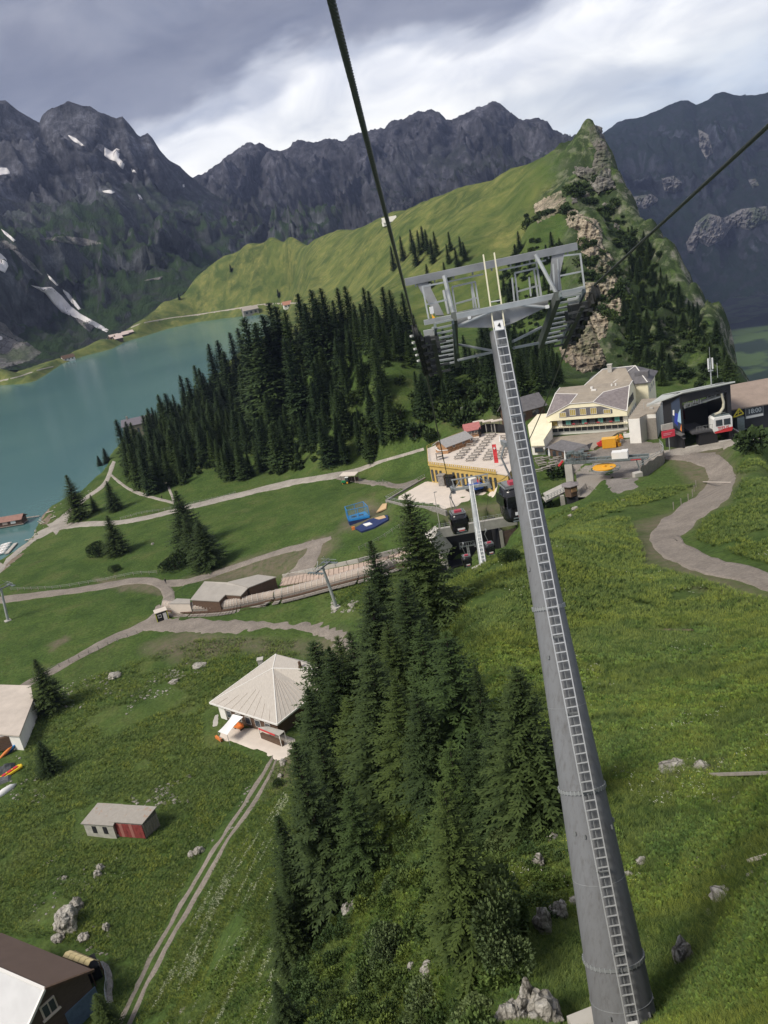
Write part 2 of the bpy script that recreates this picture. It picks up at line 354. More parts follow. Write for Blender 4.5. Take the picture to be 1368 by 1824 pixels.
GZ = np.where(_m & (_sd < 0), np.maximum(_sd*.22, -4), np.where(_m & (_sd < 70) & (_sd >= 0), _land*(1-_sh**3)+np.maximum(GZ, .6)*_sh**3, GZ))
def flatten(pts_px, z, soft=8, pz=None):
 global GZ
 poly = np.array([tuple(PZ(x, y, pz if pz is not None else z).xy) for x, y in pts_px])
 s = poly_sd(GX, GY, poly); w = np.clip(1-s/soft, 0, 1); w = w*w*(3-2*w); GZ = GZ*(1-w)+z*w
FLATS = []
def ground_z(x, y):
 """height of the built ground mesh under (x, y)"""
 x = np.asarray(x, float); y = np.asarray(y, float)
 a = (np.degrees(np.arctan2(x, y))-AZ0)/(AZ1-AZ0)*(NA-1); l = np.log(np.maximum(np.hypot(x, y), 4.01))
 j = np.clip(np.searchsorted(_ls, l)-1, 0, len(_ls)-2); t = (l-_ls[j])/(_ls[j+1]-_ls[j]); i = np.clip(np.floor(a).astype(int), 0, NA-2); s = np.clip(a-i, 0, 1)
 return (GZ[j, i]*(1-s)+GZ[j, i+1]*s)*(1-t)+(GZ[j+1, i]*(1-s)+GZ[j+1, i+1]*s)*t
_TT = np.exp(np.linspace(math.log(5), math.log(2550), 1400))
def hits(pts, dmin=5.0):
 """where the sight lines through these pixels meet the ground: (n, 3)"""
 out = []
 for x, y in pts:
  d = D(x, y); h = math.hypot(d.x, d.y); dx, dy, dz = d.x/h, d.y/h, d.z/h
  T = _TT[_TT >= dmin]; Z = CAMH+dz*T; g = ground_z(dx*T, dy*T); k = np.nonzero(Z < g)[0]
  if len(k) == 0: t = T[-1]
  elif k[0] == 0: t = T[0]
  else:
   a, b = T[k[0]-1], T[k[0]]
   for _ in range(14):
    m = (a+b)/2
    if CAMH+dz*m < float(ground_z(dx*m, dy*m)): b = m
    else: a = m
   t = (a+b)/2
  out.append((dx*t, dy*t, float(ground_z(dx*t, dy*t))))
 return out
def hit(x, y, dmin=5.0): return Vector(hits([(x, y)], dmin)[0])
# ---- levelled shelves
flatten([(960,800),(985,770),(1150,770),(1190,800),(1140,850),(1010,850),(930,862),(900,835),(800,800),(850,760)], 25.0, 8)
flatten([(1180,815),(1185,790),(1368,770),(1368,800),(1300,800)], 25.5, 6)
flatten([(694,893),(758,852),(885,856),(890,862),(862,882),(792,908)], 20.7, 4)
flatten([(930,862),(985,846),(1060,850),(1062,872),(1030,905),(960,905)], 22.2, 4)
flatten([(360,1290),(470,1190),(570,1200),(540,1330),(470,1360)], 12.0, 4)
flatten([(300,1065),(350,1030),(500,1030),(470,1080)], 10.5, 4)
_a, _b = PZ(799,1013,9.0).xy, PZ(899,985,9.0).xy; _u = (_b-_a).normalized(); _v = Vector((-_u.y, _u.x)); _w0 = (_b-_a).length
_pp = np.array([tuple(_a+_u*s+_v*t) for s, t in ((-2.5,-9),(_w0+5,-9),(_w0+3.6,2.2),(_w0-.2,5.2),(.2,5.2),(-1.5,1.5))])
_s = poly_sd(GX, GY, _pp); _k = np.clip(1-_s/2.2, 0, 1); GZ = np.where(GZ > 8.6, GZ*(1-_k)+8.6*_k, GZ)
_s2 = poly_sd(GX, GY, np.array([tuple(_a+_u*s+_v*t) for s, t in ((-1,5.4),(_w0+4,5.4),(_w0+4,16),(-1,16))])); _k = np.clip(1-_s2/3, 0, 1)*(_s > 1.5); GZ = GZ*(1-_k)+19.6*_k
def build_ground():
 V = np.stack([GX, GY, GZ], -1).reshape(-1, 3); nr = len(_ls)
 i = np.arange(NA-1)[None, :]; j = np.arange(nr-1)[:, None]; a = j*NA+i
 Q = np.stack([a, a+1, a+NA+1, a+NA], -1).reshape(-1, 4)
 o = np_mesh('ground', V, Q, M_GROUND); tag(o, kind='structure'); return o
# ------------------------------------------------------------------ ground materials
def ground_material():
 n = NT('turf'); g = n.normal_z()
 big = n.noise(.02, 5, .6); mid = n.noise(.12, 6, .6); fine = n.noise(1.4, 6, .65); vf = n.noise(6.0, 4, .7)
 c = n.ramp(big, [(.3, (.040, .072, .020)), (.5, (.062, .104, .026)), (.7, (.100, .132, .038))])
 c2 = n.ramp(mid, [(.3, (.026, .052, .014)), (.52, (.066, .104, .026)), (.72, (.120, .130, .046))])
 c = n.mix(.55, c, c2)
 f = n.ramp(fine, [(.3, .55), (.5, 1.0), (.72, 1.45)]); c = n.mix(.85, c, f, 'MULTIPLY')
 f2 = n.ramp(vf, [(.3, .6), (.7, 1.35)]); c = n.mix(.5, c, f2, 'MULTIPLY')
 e = n.math('MULTIPLY', n.ramp(n.noise(.05, 7, .7, 1.0), [(.60, 0), (.70, 1)]), n.ramp(n.noise(.9, 5, .7), [(.42, 0), (.6, 1)]))
 c = n.mix(n.math('MULTIPLY', e, .55), c, (.16, .125, .075))
 a = n.attr('tone')                       # the yellower, lighter alp grass, dirt, rock: each painted through its own mask
 c = n.mix(n.nt.nodes[a.name].outputs['Fac'], c, n.mix(n.ramp(n.noise(.035, 7, .72, .6), [(.40, 0), (.58, 1)]), (.062, .088, .028), n.mix(n.ramp(mid, [(.35, 0), (.65, 1)]), (.215, .210, .070), (.120, .145, .042))))
 d = n.attr('dirt'); dm = n.math('MULTIPLY', d.outputs['Fac'], n.ramp(n.noise(.5, 6, .7), [(.3, .25), (.6, 1)]))
 c = n.mix(dm, c, n.mix(fine, (.20, .155, .115), (.13, .115, .085)))
 sp = n.math('MULTIPLY', n.ramp(n.noise(2.6, 3, .5), [(.70, 0), (.74, 1)]), n.ramp(n.noise(.09, 4, .6), [(.5, 0), (.6, 1)]))
 c = n.mix(n.math('MULTIPLY', sp, .6), c, (.42, .41, .36))
 r = n.attr('rock'); steep = n.ramp(g, [(.45, 1), (.66, 0)])
 rn = n.ramp(n.noise(.05, 8, .7, .6), [(.40, 0), (.54, 1)])
 rk = n.math('MULTIPLY', n.math('MULTIPLY', r.outputs['Fac'], n.math('MAXIMUM', steep, n.math('MULTIPLY', rn, .55))), n.ramp(n.noise(.11, 7, .7), [(.36, .1), (.55, 1)]))
 strata = n.noise(.22, 8, .7, 1.2, stretch=(.35, .35, 1.6))
 rc = n.ramp(strata, [(.28, (.07, .065, .055)), (.45, (.19, .175, .15)), (.6, (.30, .28, .24)), (.75, (.38, .35, .30))])
 c = n.mix(n.math('MULTIPLY', rk, .95), c, rc)
 sc = n.attr('scrub'); sm = n.math('MULTIPLY', sc.outputs['Fac'], n.ramp(n.noise(.10, 6, .7, .5), [(.42, 0), (.52, 1)]))
 c = n.mix(sm, c, n.ramp(fine, [(.3, (.012, .024, .010)), (.7, (.040, .062, .022))]))
 n.color(c); h = n.math('ADD', n.math('MULTIPLY', fine, .5), n.math('MULTIPLY', vf, .25)); n.bump(h, .9, .5)
 n.b.inputs['Roughness'].default_value = .95; n.b.inputs['Specular IOR Level'].default_value = .1
 return n.m
M_GROUND = ground_material()
def gravel_mat(name, base, k=1.0):
 n = NT(name); a = n.noise(.25, 6, .65); b = n.noise(2.5, 6, .7); v = n.noise(9, 4, .7)
 c = n.ramp(a, [(.3, tuple(x*.78*k for x in base)), (.7, tuple(x*1.2*k for x in base))])
 c = n.mix(.8, c, n.ramp(b, [(.3, .65), (.7, 1.3)]), 'MULTIPLY'); c = n.mix(.6, c, n.ramp(v, [(.3, .7), (.72, 1.35)]), 'MULTIPLY')
 n.color(c).bump(n.math('ADD', b, v), .6, .15); return n.m
M_GRAVEL = gravel_mat('pale_gravel', (.34, .31, .27))
M_GRAVEL2 = gravel_mat('grey_gravel', (.235, .205, .175))
M_DIRT = gravel_mat('trodden_earth', (.20, .155, .115))
M_ASPH = gravel_mat('asphalt_yard', (.22, .20, .18))
def mountain_mat(name, rockc, green, z0, z1, gthr=.62, dark=1.0):
 n = NT(name); nz = n.normal_z()
 s = n.noise(.004, 9, .7, .8); f = n.noise(.016, 9, .72, .4); st = n.noise(.010, 8, .7, .6, stretch=(.5, .5, 2.2))
 gl = n.noise(.02, 7, .75, .3, stretch=(1.6, .25, .25))
 c = n.ramp(s, [(.3, tuple(x*.55 for x in rockc)), (.5, rockc), (.7, tuple(x*1.5 for x in rockc))])
 c = n.mix(.9, c, n.ramp(f, [(.3, .35), (.5, .9), (.68, 2.1)]), 'MULTIPLY'); hf = n.noise(.06, 6, .75, .3, stretch=(1, 1, .45)); c = n.mix(.7, c, n.ramp(hf, [(.34, .45), (.66, 1.7)]), 'MULTIPLY')
 c = n.mix(.6, c, n.ramp(st, [(.32, .55), (.68, 1.5)]), 'MULTIPLY'); c = n.mix(.6, c, n.ramp(gl, [(.32, .55), (.68, 1.45)]), 'MULTIPLY')
 sep = n.nt.nodes.new('ShaderNodeSeparateXYZ'); n.L(n.obj, sep.inputs[0])
 zz = n.math('ADD', sep.outputs[2], n.math('MULTIPLY', n.math('SUBTRACT', s, .5), 420))
 mr = n.nt.nodes.new('ShaderNodeMapRange'); n.L(zz, mr.inputs[0]); mr.inputs[1].default_value = z0; mr.inputs[2].default_value = z1; mr.inputs[3].default_value = 1; mr.inputs[4].default_value = 0
 slope = n.ramp(nz, [(gthr-.14, 0), (gthr, 1)])
 gm = n.math('MULTIPLY', n.math('MULTIPLY', mr.outputs[0], n.math('MAXIMUM', slope, .25)), n.ramp(f, [(.36, .2), (.52, 1)]))
 gc = n.ramp(f, [(.3, tuple(x*.45 for x in green)), (.7, tuple(x*1.5 for x in green))])
 c = n.mix(gm, c, gc)
 n.color(c); n.bump(n.math('ADD', f, gl), .8, 30.0); n.b.inputs['Specular IOR Level'].default_value = .05
 return n.m
M_MTN_L = mountain_mat('hazy_slate_rock', (.074, .076, .090), (.030, .052, .022), 250, 420, .72)  # rock of all three ranges tinted bluer, distance haze put into the colour
M_MTN_C = mountain_mat('grey_rock', (.058, .058, .070), (.020, .026, .018), 250, 480, .75)
M_MTN_R = mountain_mat('wooded_rock', (.040, .044, .058), (.010, .018, .014), 900, 1500, .5)
def water_mat():
 n = NT('lake_water'); v = n.noise(.004, 4, .5, 1.0)
 c = n.ramp(v, [(.3, (.062, .150, .152)), (.7, (.090, .190, .178))])
 n.color(c); n.b.inputs['Roughness'].default_value = .18; n.b.inputs['Specular IOR Level'].default_value = .45
 w = n.noise(.35, 5, .6, .4); n.bump(w, .25, .12); return n.m
M_WATER = water_mat()
M_SNOW = mat('old_snow', (.62, .60, .60), .7, var=.12, scale=.05)
M_ROCKW = None
def rock_mat(name, cols, sc=1.0, strat=(.6, .6, 2.0)):
 n = NT(name); a = n.noise(.6*sc, 8, .7, .8, stretch=strat); b = n.noise(3.5*sc, 6, .7); w = n.noise(.25*sc, 4, .6)
 c = n.ramp(a, [(.28, cols[0]), (.46, cols[1]), (.6, cols[2]), (.76, cols[3])]); c = n.mix(.7, c, n.ramp(b, [(.3, .55), (.7, 1.4)]), 'MULTIPLY')
 v = n.nt.nodes.new('ShaderNodeTexVoronoi'); v.feature = 'DISTANCE_TO_EDGE'; v.inputs['Scale'].default_value = .9*sc; mp = n.nt.nodes.new('ShaderNodeMapping'); mp.inputs['Scale'].default_value = (1.6, 1.6, .7); n.L(n.obj, mp.inputs[0]); n.L(mp.outputs[0], v.inputs['Vector']); c = n.mix(n.ramp(v.outputs['Distance'], [(.0, .75), (.07, 0)]), c, (.05, .045, .035))
 c = n.mix(n.ramp(w, [(.50, 0), (.66, .7)]), c, (.045, .075, .022))
 n.color(c).bump(n.math('ADD', a, n.math('MULTIPLY', b, .5)), .9, .5/sc); return n.m
M_BOULDER = rock_mat('pale_limestone', [(.14, .125, .10), (.38, .355, .31), (.55, .525, .475), (.68, .655, .61)], 1.0)
M_CLIFF = rock_mat('tan_cliff', [(.13, .105, .075), (.34, .285, .21), (.50, .43, .32), (.62, .54, .41)], .16, (.5, .5, 2.2))
# ------------------------------------------------------------------ ground, lake, mountains
def _curve(pts):
 """points (px, py, dist) or ('a', az, dist, z) -> arrays over azimuth"""
 r = []
 for p in pts:
  if p[0] == 'a': r.append((p[1], p[2], p[3]))
  else:
   q = PR(*p); r.append((math.degrees(math.atan2(q.x, q.y)), p[2], q.z))
 r.sort(); r = np.array(r); return r
def loft(name, curves, az0, az1, na, rows, m, amp, fx, seed, crest_jag=6.0, back=350, kind='structure'):
 az = np.linspace(az0, az1, na); cs = []
 for c in curves:
  c = _curve(c); cs.append((np.interp(az, c[:, 0], c[:, 1]), np.interp(az, c[:, 0], c[:, 2])))
 k = len(cs); D_ = []; Z_ = []; T_ = []
 for i in range(k-1):
  n = rows[i]
  for j in range(n):
   t = j/n; D_.append(cs[i][0]*(1-t)+cs[i+1][0]*t); Z_.append(cs[i][1]*(1-t)+cs[i+1][1]*t); T_.append((i+t)/(k-1))
 D_.append(cs[-1][0]); Z_.append(cs[-1][1]); T_.append(1.0)
 crest = len(D_)-1
 for j in range(1, 6): D_.append(cs[-1][0]+back*j/5); Z_.append(cs[-1][1]-back*.9*j/5); T_.append(1+j*.1)
 D_ = np.array(D_); Z_ = np.array(Z_); T_ = np.array(T_)[:, None]*np.ones(na); A = np.radians(az)[None, :]*np.ones_like(D_)
 for _ in range(6):
  Zc = Z_.copy(); Zc[1:-1] = (Z_[:-2]+2*Z_[1:-1]+Z_[2:])/4; keep = np.exp(-((np.arange(len(Z_))-crest)/2.0)**2)[:, None]; Z_ = Zc*(1-keep)+Z_*keep
 X = np.sin(A)*D_; Y = np.cos(A)*D_
 env = np.clip(T_*3.5, 0, 1)*(np.clip(np.abs(1-T_)*5, 0, 1)**.8)
 wx = fbm(X/700, Y/700, 3, seed+50)*260; u = X+wx
 n1 = ridged(u/(fx), (Y*.45+Z_*.35)/(fx*1.35), 6, seed); n2 = ridged((X+Y*.3)/(fx*.28), (Y+Z_*.5)/(fx*.5), 4, seed+9)
 Z_ = Z_+env*amp*(n1*.75+n2*.30)+crest_jag*fbm(X/75, Y/200, 6, seed+5, .72)+env*amp*.10*ridged(X/45, (Y+Z_)/110, 4, seed+15)
 dd = env*amp*.8*ridged(u/(fx*.8)+7, Z_/(fx*1.1), 5, seed+3)     # cliffs and gullies push in and out as well
 X = X+np.sin(A)*dd; Y = Y+np.cos(A)*dd
 nr = len(D_); V = np.stack([X, Y, Z_], -1).reshape(-1, 3); i = np.arange(na-1)[None, :]; j = np.arange(nr-1)[:, None]; a = j*na+i
 o = np_mesh(name, V, np.stack([a, a+1, a+na+1, a+na], -1).reshape(-1, 4), m, smooth=True); tag(o, kind=kind)
 loft.last = (X, Y, Z_); return o
ground = build_ground()
me = ground.data
def attr(nm, arr):
 a = me.attributes.new(nm, 'FLOAT', 'POINT'); a.data.foreach_set('value', np.clip(arr, 0, 1).astype(np.float32).ravel())
_azd = np.degrees(GA)
def px_poly_mask(pts, dist, soft, nz=None):
 poly = np.array([tuple(hit(x, y, dist).xy) for x, y in pts]); s = poly_sd(GX, GY, poly) + (fbm(GX/nz, GY/nz, 4, 71)*nz*.35 if nz else 0); return np.clip(.5-s/soft, 0, 1)
ND = fbm(GX/90, GY/90, 4, 80)
attr('tone', np.clip((GD-480)/150, 0, 1)*np.clip((15.5-_azd)/3+ND, 0, 1)*(.75+ND*.6))
attr('rock', np.clip((_azd-13.8+ND*2)/2, 0, 1)*np.clip((GD-345)/25, 0, 1))
attr('scrub', np.clip((_azd-13.6+ND*3)/2, 0, 1)*np.clip((GD-335)/25, 0, 1)*.9 + .35*np.clip((GD-480)/150, 0, 1)*np.clip(ND*1.6, 0, 1))
dirt = np.zeros_like(GX)
for pts, so in [([(255,1150),(330,1125),(450,1140),(560,1142),(600,1120),(640,1180),(590,1190),(540,1160),(400,1165),(330,1180),(270,1165)], 5),
   ([(80,1150),(115,1133),(125,1140),(95,1158)], 2), ([(330,1030),(420,1000),(520,975),(560,960),(590,950),(600,975),(560,1010),(500,1030),(400,1045)], 5),
   ([(1130,930),(1230,900),(1240,940),(1180,960),(1240,1000),(1368,1060),(1368,1090),(1240,1040),(1140,990)], 5), ([(1200,790),(1290,800),(1320,850),(1290,900),(1230,930),(1240,870),(1190,820)], 4),
   ([(490,1340),(530,1340),(520,1400),(480,1420)], 3), ([(780,900),(900,880),(905,920),(880,930),(790,930)], 6), ([(640,890),(690,900),(690,930),(600,950)], 5),
   ([(165,1030),(300,1035),(300,1060),(200,1050)], 2), ([(1160,1360),(1240,1355),(1368,1375),(1368,1395),(1250,1390),(1180,1385)], 2), ([(820,755),(900,735),(905,770),(830,775)], 4)]:
 dirt = np.maximum(dirt, px_poly_mask(pts, 12, so, 6)*.85)
attr('dirt', dirt)
def sheet(name, poly_xy, z, m, kind='structure', label=None):
 mb = MB(); mb.add([(x, y, z) for x, y in poly_xy], [tuple(range(len(poly_xy)))]); o = mb.build(name, m, kind=kind); return o
_w = []
for az in np.linspace(-46, 6, 20): _w.append((math.sin(math.radians(az))*250, math.cos(math.radians(az))*250))
for az in np.linspace(6, -46, 24): _w.append((math.sin(math.radians(az))*1800, math.cos(math.radians(az))*1800))
_w = [(math.sin(math.radians(a))*250, math.cos(math.radians(a))*250) for a in np.linspace(-46, 6, 30)]; _dd = np.arange(260, 1900, 6.0)
for a in np.linspace(6, -46, 105):
 s_ = poly_sd(np.sin(math.radians(a))*_dd, np.cos(math.radians(a))*_dd, lake_xy); k_ = np.nonzero(s_ < 0)[0]; r_ = _dd[k_[-1]]+22 if len(k_) else 300; _w.append((math.sin(math.radians(a))*r_, math.cos(math.radians(a))*r_))
lake = sheet('lake', _w, 0.0, M_WATER)
left = loft('rock_mountain', [
 [('a',-60,1400,-6),('a',-46,1280,-6),(-300,690,1250),(0,666,1330),(60,657,1390),(130,634,1500),(180,612,1590),(240,584,1700),(300,547,1800),(345,505,1900),(420,470,2000),('a',0,2200,0)],
 [('a',-60,1900,260),('a',-46,1800,230),(-300,560,1750),(0,560,1750),(60,560,1800),(130,550,1850),(200,520,1950),(260,490,2050),(330,470,2150),(420,450,2300),('a',0,2500,60)],
 [('a',-60,2500,500),('a',-46,2500,480),(-300,420,2450),(0,395,2350),(100,420,2400),(200,435,2450),(300,440,2500),(400,440,2600),(470,430,2700),('a',0,2900,150)],
 [('a',-60,3100,900),('a',-46,3100,900),(-300,290,3000),(0,300,2950),(100,320,2950),(200,330,3000),(300,365,3050),(360,385,3000),(430,415,3050),('a',0,3300,180)],
 [('a',-60,3700,1150),('a',-46,3600,1100),(-300,200,3500),(-120,150,3400),(-40,168,3400),(0,178,3400),(10,180,3400),(40,203,3400),(58,213,3400),(70,219,3400),(75,204,3390),(85,196,3380),(105,188,3380),(122,181,3380),(140,184,3380),(160,190,3380),(180,203,3380),(192,206,3390),(207,211,3390),(218,208,3380),(232,222,3400),(244,240,3400),(250,243,3400),(262,236,3400),(270,243,3400),(285,268,3420),(300,285,3450),(320,297,3450),(343,317,3500),(380,345,3500),(430,380,3500),(480,410,3450),('a',0,3500,160)]],
 -58, 1, 620, [34, 34, 40, 60], M_MTN_L, 85, 330, 11, 8)
LEFT_GRID = loft.last
centre = loft('rock_ridge', [
 [('a',-20,2600,-40),('a',30,2700,-120)],
 [(250,440,3300),(350,435,3300),(430,425,3300),(600,400,3300),(760,380,3300),(900,345,3400),(1060,330,3500),(1200,420,3600)],
 [(250,400,3900),(350,385,3900),(430,360,3900),(600,340,3900),(760,320,3900),(900,290,3900),(1060,300,4000),(1200,380,4000)],
 [('a',-22,4500,200),(250,350,4500),(320,330,4500),(343,318,4500),(350,312,4500),(375,303,4500),(390,290,4500),(405,277,4500),(420,265,4500),(437,253,4500),(445,250,4500),(453,256,4500),(462,254,4500),(475,262,4500),(490,266,4500),(515,264,4500),(522,255,4500),(535,252,4500),(560,252,4500),(585,248,4500),(597,246,4500),(610,250,4500),(630,240,4500),(645,235,4500),(660,232,4500),(684,230,4500),(697,218,4480),(720,210,4450),(745,199,4450),(770,194,4450),(782,200,4450),(795,214,4450),(812,211,4450),(830,200,4450),(850,190,4450),(868,188,4450),(878,179,4450),(890,184,4450),(900,192,4450),(912,204,4450),(930,214,4450),(945,214,4450),(960,211,4450),(975,216,4450),(985,230,4450),(1000,238,4450),(1015,247,4450),(1035,243,4450),(1060,250,4500),(1090,270,4500),(1130,330,4500),(1200,400,4500)]],
 -20, 17.4, 560, [20, 70, 84], M_MTN_C, 110, 380, 33, 13)
right = loft('wooded_mountain', [
 [('a',8,4100,-560),(1150,600,4200),(1260,560,4200),(1300,530,4200),(1368,525,4200),('a',50,4200,-560)],
 [('a',8,4600,-200),(1100,430,4600),(1200,445,4600),(1280,450,4600),(1368,440,4600),('a',50,4600,-250)],
 [('a',8,5000,100),(1100,380,4800),(1200,400,4800),(1280,380,4800),(1368,375,4800),('a',50,4800,0)],
 [('a',8,5400,300),(1100,290,5400),(1200,280,5400),(1280,270,5400),(1368,265,5400),('a',50,5400,500)],
 [('a',8,6000,250),(1040,262,6000),(1060,248,6000),(1078,234,6000),(1100,218,6000),(1115,213,6000),(1135,210,6000),(1160,202,6000),(1185,190,6000),(1210,180,6000),(1225,178,6000),(1240,186,6000),(1260,178,6000),(1275,165,6000),(1290,163,6000),(1310,170,6000),(1340,170,6000),(1368,165,6000),(1450,150,6000),('a',50,6200,900)]],
 8, 52, 460, [30, 26, 36, 50], M_MTN_R, 130, 520, 57, 7)
RIGHT_GRID = loft.last
_n = NT('valley_grass'); _n.color(_n.mix(_n.ramp(_n.noise(.0035, 7, .6), [(.46, 0), (.52, 1)]), (.060, .100, .028), (.014, .028, .012))); M_MEADOW = _n.m
mbv = MB(); mbv.add([(math.sin(math.radians(a))*d, math.cos(math.radians(a))*d, -655+(6 if d > 3900 else 0)) for d in (2300, 5000) for a in (10, 55)], [(0, 1, 3, 2)])
mbv.build('valley_floor', M_MEADOW, kind='structure')
mbb = MB(); mbb.add([(-9000, -400, -720), (9000, -400, -720), (9000, 9000, -720), (-9000, 9000, -720)], [(0, 1, 2, 3)])
mbb.build('lowland', M_MEADOW, kind='structure')
def air():
 m = bpy.data.materials.new('haze_air'); m.use_nodes = True; nt = m.node_tree; nt.nodes.clear()
 o = nt.nodes.new('ShaderNodeOutputMaterial'); v = nt.nodes.new('ShaderNodeVolumePrincipled'); nt.links.new(v.outputs[0], o.inputs['Volume'])
 v.inputs['Color'].default_value = (.50, .62, 1.0, 1); v.inputs['Density'].default_value = HAZE; v.inputs['Anisotropy'].default_value = .2
 b = MB(); b.box((0, 3400, 300), (16000, 8200, 2046)); o = b.build('haze', m, kind='stuff'); return o
HAZE = 4.4e-5
air()
# ------------------------------------------------------------------ roads, tracks and yards draped on the ground
def _cr(p, k):
 """Catmull-Rom through points with any number of values"""
 p = [np.array(q, float) for q in p]; p = [2*p[0]-p[1]]+p+[2*p[-1]-p[-2]]; out = []
 for i in range(1, len(p)-2):
  for j in range(k):
   t = j/k; a, b, c, d = p[i-1:i+3]
   out.append(.5*((2*b)+(c-a)*t+(2*a-5*b+4*c-d)*t*t+(3*b-a-3*c+d)*t**3))
 out.append(p[-2]); return np.array(out)
def strip(name, pts, m, off=.10, k=6, jit=.09, n=7, dmin=10, side=(-.5, .5), kind='structure'):
 c = _cr(pts, k); V = []; q = np.random.RandomState(len(pts)*7+int(pts[0][0]) & 1023)
 for i in range(len(c)):
  t = c[min(i+1, len(c)-1)][:2]-c[max(i-1, 0)][:2]; t = t/np.hypot(*t); nx, ny = -t[1], t[0]; w = c[i][2]
  s0 = side[0]*w*(1+jit*(2.2*mnoise.noise(Vector((i*.33, 1.7, c[0][0])))+q.uniform(-.3, .3))); s1 = side[1]*w*(1+jit*(2.2*mnoise.noise(Vector((i*.33, 7.7, c[0][1])))+q.uniform(-.3, .3)))
  a = np.array(hit(c[i][0]+nx*s0, c[i][1]+ny*s0, dmin)); b = np.array(hit(c[i][0]+nx*s1, c[i][1]+ny*s1, dmin))
  for j in range(n):
   u = j/(n-1); p = a*(1-u)+b*u; o = off*(-2.0 if j in (0, n-1) else 1)
   V.append((p[0], p[1], float(ground_z(p[0], p[1]))+o))
 V = np.array(V); r = len(c); i = np.arange(n-1)[None, :]; j = np.arange(r-1)[:, None]; a = j*n+i
 o = np_mesh(name, V, np.stack([a, a+1, a+n+1, a+n], -1).reshape(-1, 4), m); return tag(o, kind=kind)
def drape(name, px, m, off=.10, cell=None, dmin=10, z=None, jit=.0, kind='structure', rough=0.0):
 """a polygon traced on the ground, filled with a fine triangle mesh that follows it"""
 P2 = [Vector(hit(x, y, dmin)).xy if z is None else PZ(x, y, z).xy for x, y in px]
 dist = sum(p.length for p in P2)/len(P2); cell = cell or max(.5, dist*.008); b = []
 for i in range(len(P2)):
  p, q = P2[i], P2[(i+1) % len(P2)]; k = max(1, int((q-p).length/cell))
  nrm = Vector((-(q-p).y, (q-p).x)).normalized() if (q-p).length > 0 else Vector((0, 0))
  for j in range(k): b.append(p.lerp(q, j/k)+nrm*(mnoise.noise(Vector((p.x+j*.7*cell, p.y, i)))*jit*1.6 if j else 0))
 bx = [p.x for p in b]; by = [p.y for p in b]; pts = list(b); poly = np.array([(p.x, p.y) for p in b])
 gx, gy = np.meshgrid(np.arange(min(bx), max(bx), cell), np.arange(min(by), max(by), cell)); gx = gx.ravel(); gy = gy.ravel()
 s = poly_sd(gx, gy, poly); ok = s < -cell*.5; pts += [Vector((x, y)) for x, y in zip(gx[ok], gy[ok])]
 co, _, fc, *_r = delaunay_2d_cdt(pts, [(i, (i+1) % len(b)) for i in range(len(b))], [], 1, 1e-4)
 X = np.array([c.x for c in co]); Y = np.array([c.y for c in co]); Z = ground_z(X, Y)+off
 if z is not None: Z = np.maximum(Z, z+off)
 Z[:len(b)] -= off*2.5 if z is None else 0
 if rough: Z = Z+rough*fbm(X/2, Y/2, 3, 5)
 me = bpy.data.meshes.new(name); me.from_pydata(list(zip(X, Y, Z)), [], fc); me.materials.append(m); me.polygons.foreach_set('use_smooth', [True]*len(me.polygons)); me.update()
 o = bpy.data.objects.new(name, me); COL.objects.link(o); return tag(o, kind=kind)
strip('lakeside_road', [(-60,1052,26),(-20,1028,22),(0,1012,18),(40,975,16),(75,950,15),(110,938,13),(150,934,12),(210,931,11),(260,922,10),(330,905,11),(400,888,12),(470,871,13),(540,856,14),(600,847,14),(640,836,10),(680,822,7),(720,810,6),(755,800,6)], M_GRAVEL, .14)
strip('gravel_path', [(600,849,12),(640,856,11),(680,862,11),(715,866,12),(745,856,10)], M_GRAVEL2, .12)
strip('footpath', [(92,944,30),(108,930,22),(122,915,15),(140,898,9),(160,882,8),(180,868,8),(192,852,9),(198,836,10),(203,822,8)], M_GRAVEL, .16)
strip('footpath', [(198,846,5),(214,860,6),(232,872,6),(252,880,8),(275,887,6),(298,893,6),(310,896,6)], M_GRAVEL, .16)
strip('footpath', [(286,832,4),(292,850,5),(300,868,6),(307,885,6),(310,895,6)], M_GRAVEL, .16)
strip('valley_road', [(-60,1076,16),(0,1069,15),(60,1061,14),(120,1054,13),(180,1045,13),(230,1036,13),(268,1035,15),(292,1046,22),(301,1062,26),(297,1082,26),(276,1103,22),(245,1120,18),(212,1133,15),(170,1153,14),(130,1175,13),(95,1195,13),(60,1213,13),(20,1235,13)], M_GRAVEL2, .14, n=9)
strip('gravel_path', [(290,1040,18),(340,1035,14),(400,1016,11),(450,999,10),(500,983,11),(540,973,14),(570,965,12),(590,958,6)], M_GRAVEL2, .16)
strip('gravel_path', [(566,966,26),(558,985,30),(548,1002,34),(530,1020,28),(505,1038,20)], M_GRAVEL2, .12)
drape('gravel_yard', [(282,1060),(300,1098),(350,1100),(430,1102),(500,1106),(570,1106),(612,1118),(650,1150),(610,1165),(578,1140),(540,1128),(480,1122),(400,1130),(340,1132),(290,1128),(236,1124),(262,1104)], M_GRAVEL2, .18, jit=1.2)
strip('access_road', [(1130,818,12),(1165,812,14),(1200,806,16),(1260,796,18),(1310,786,18),(1350,776,16),(1400,766,16)], M_GRAVEL, .14)
strip('piste_road', [(1185,815,6),(1225,815,18),(1262,820,34),(1282,838,48),(1286,860,52),(1266,888,46),(1236,910,44),(1204,936,50),(1184,960,62),(1208,984,46),(1255,1003,36),(1300,1018,34),(1400,1046,38)], M_GRAVEL2, .14, n=13, jit=.16)
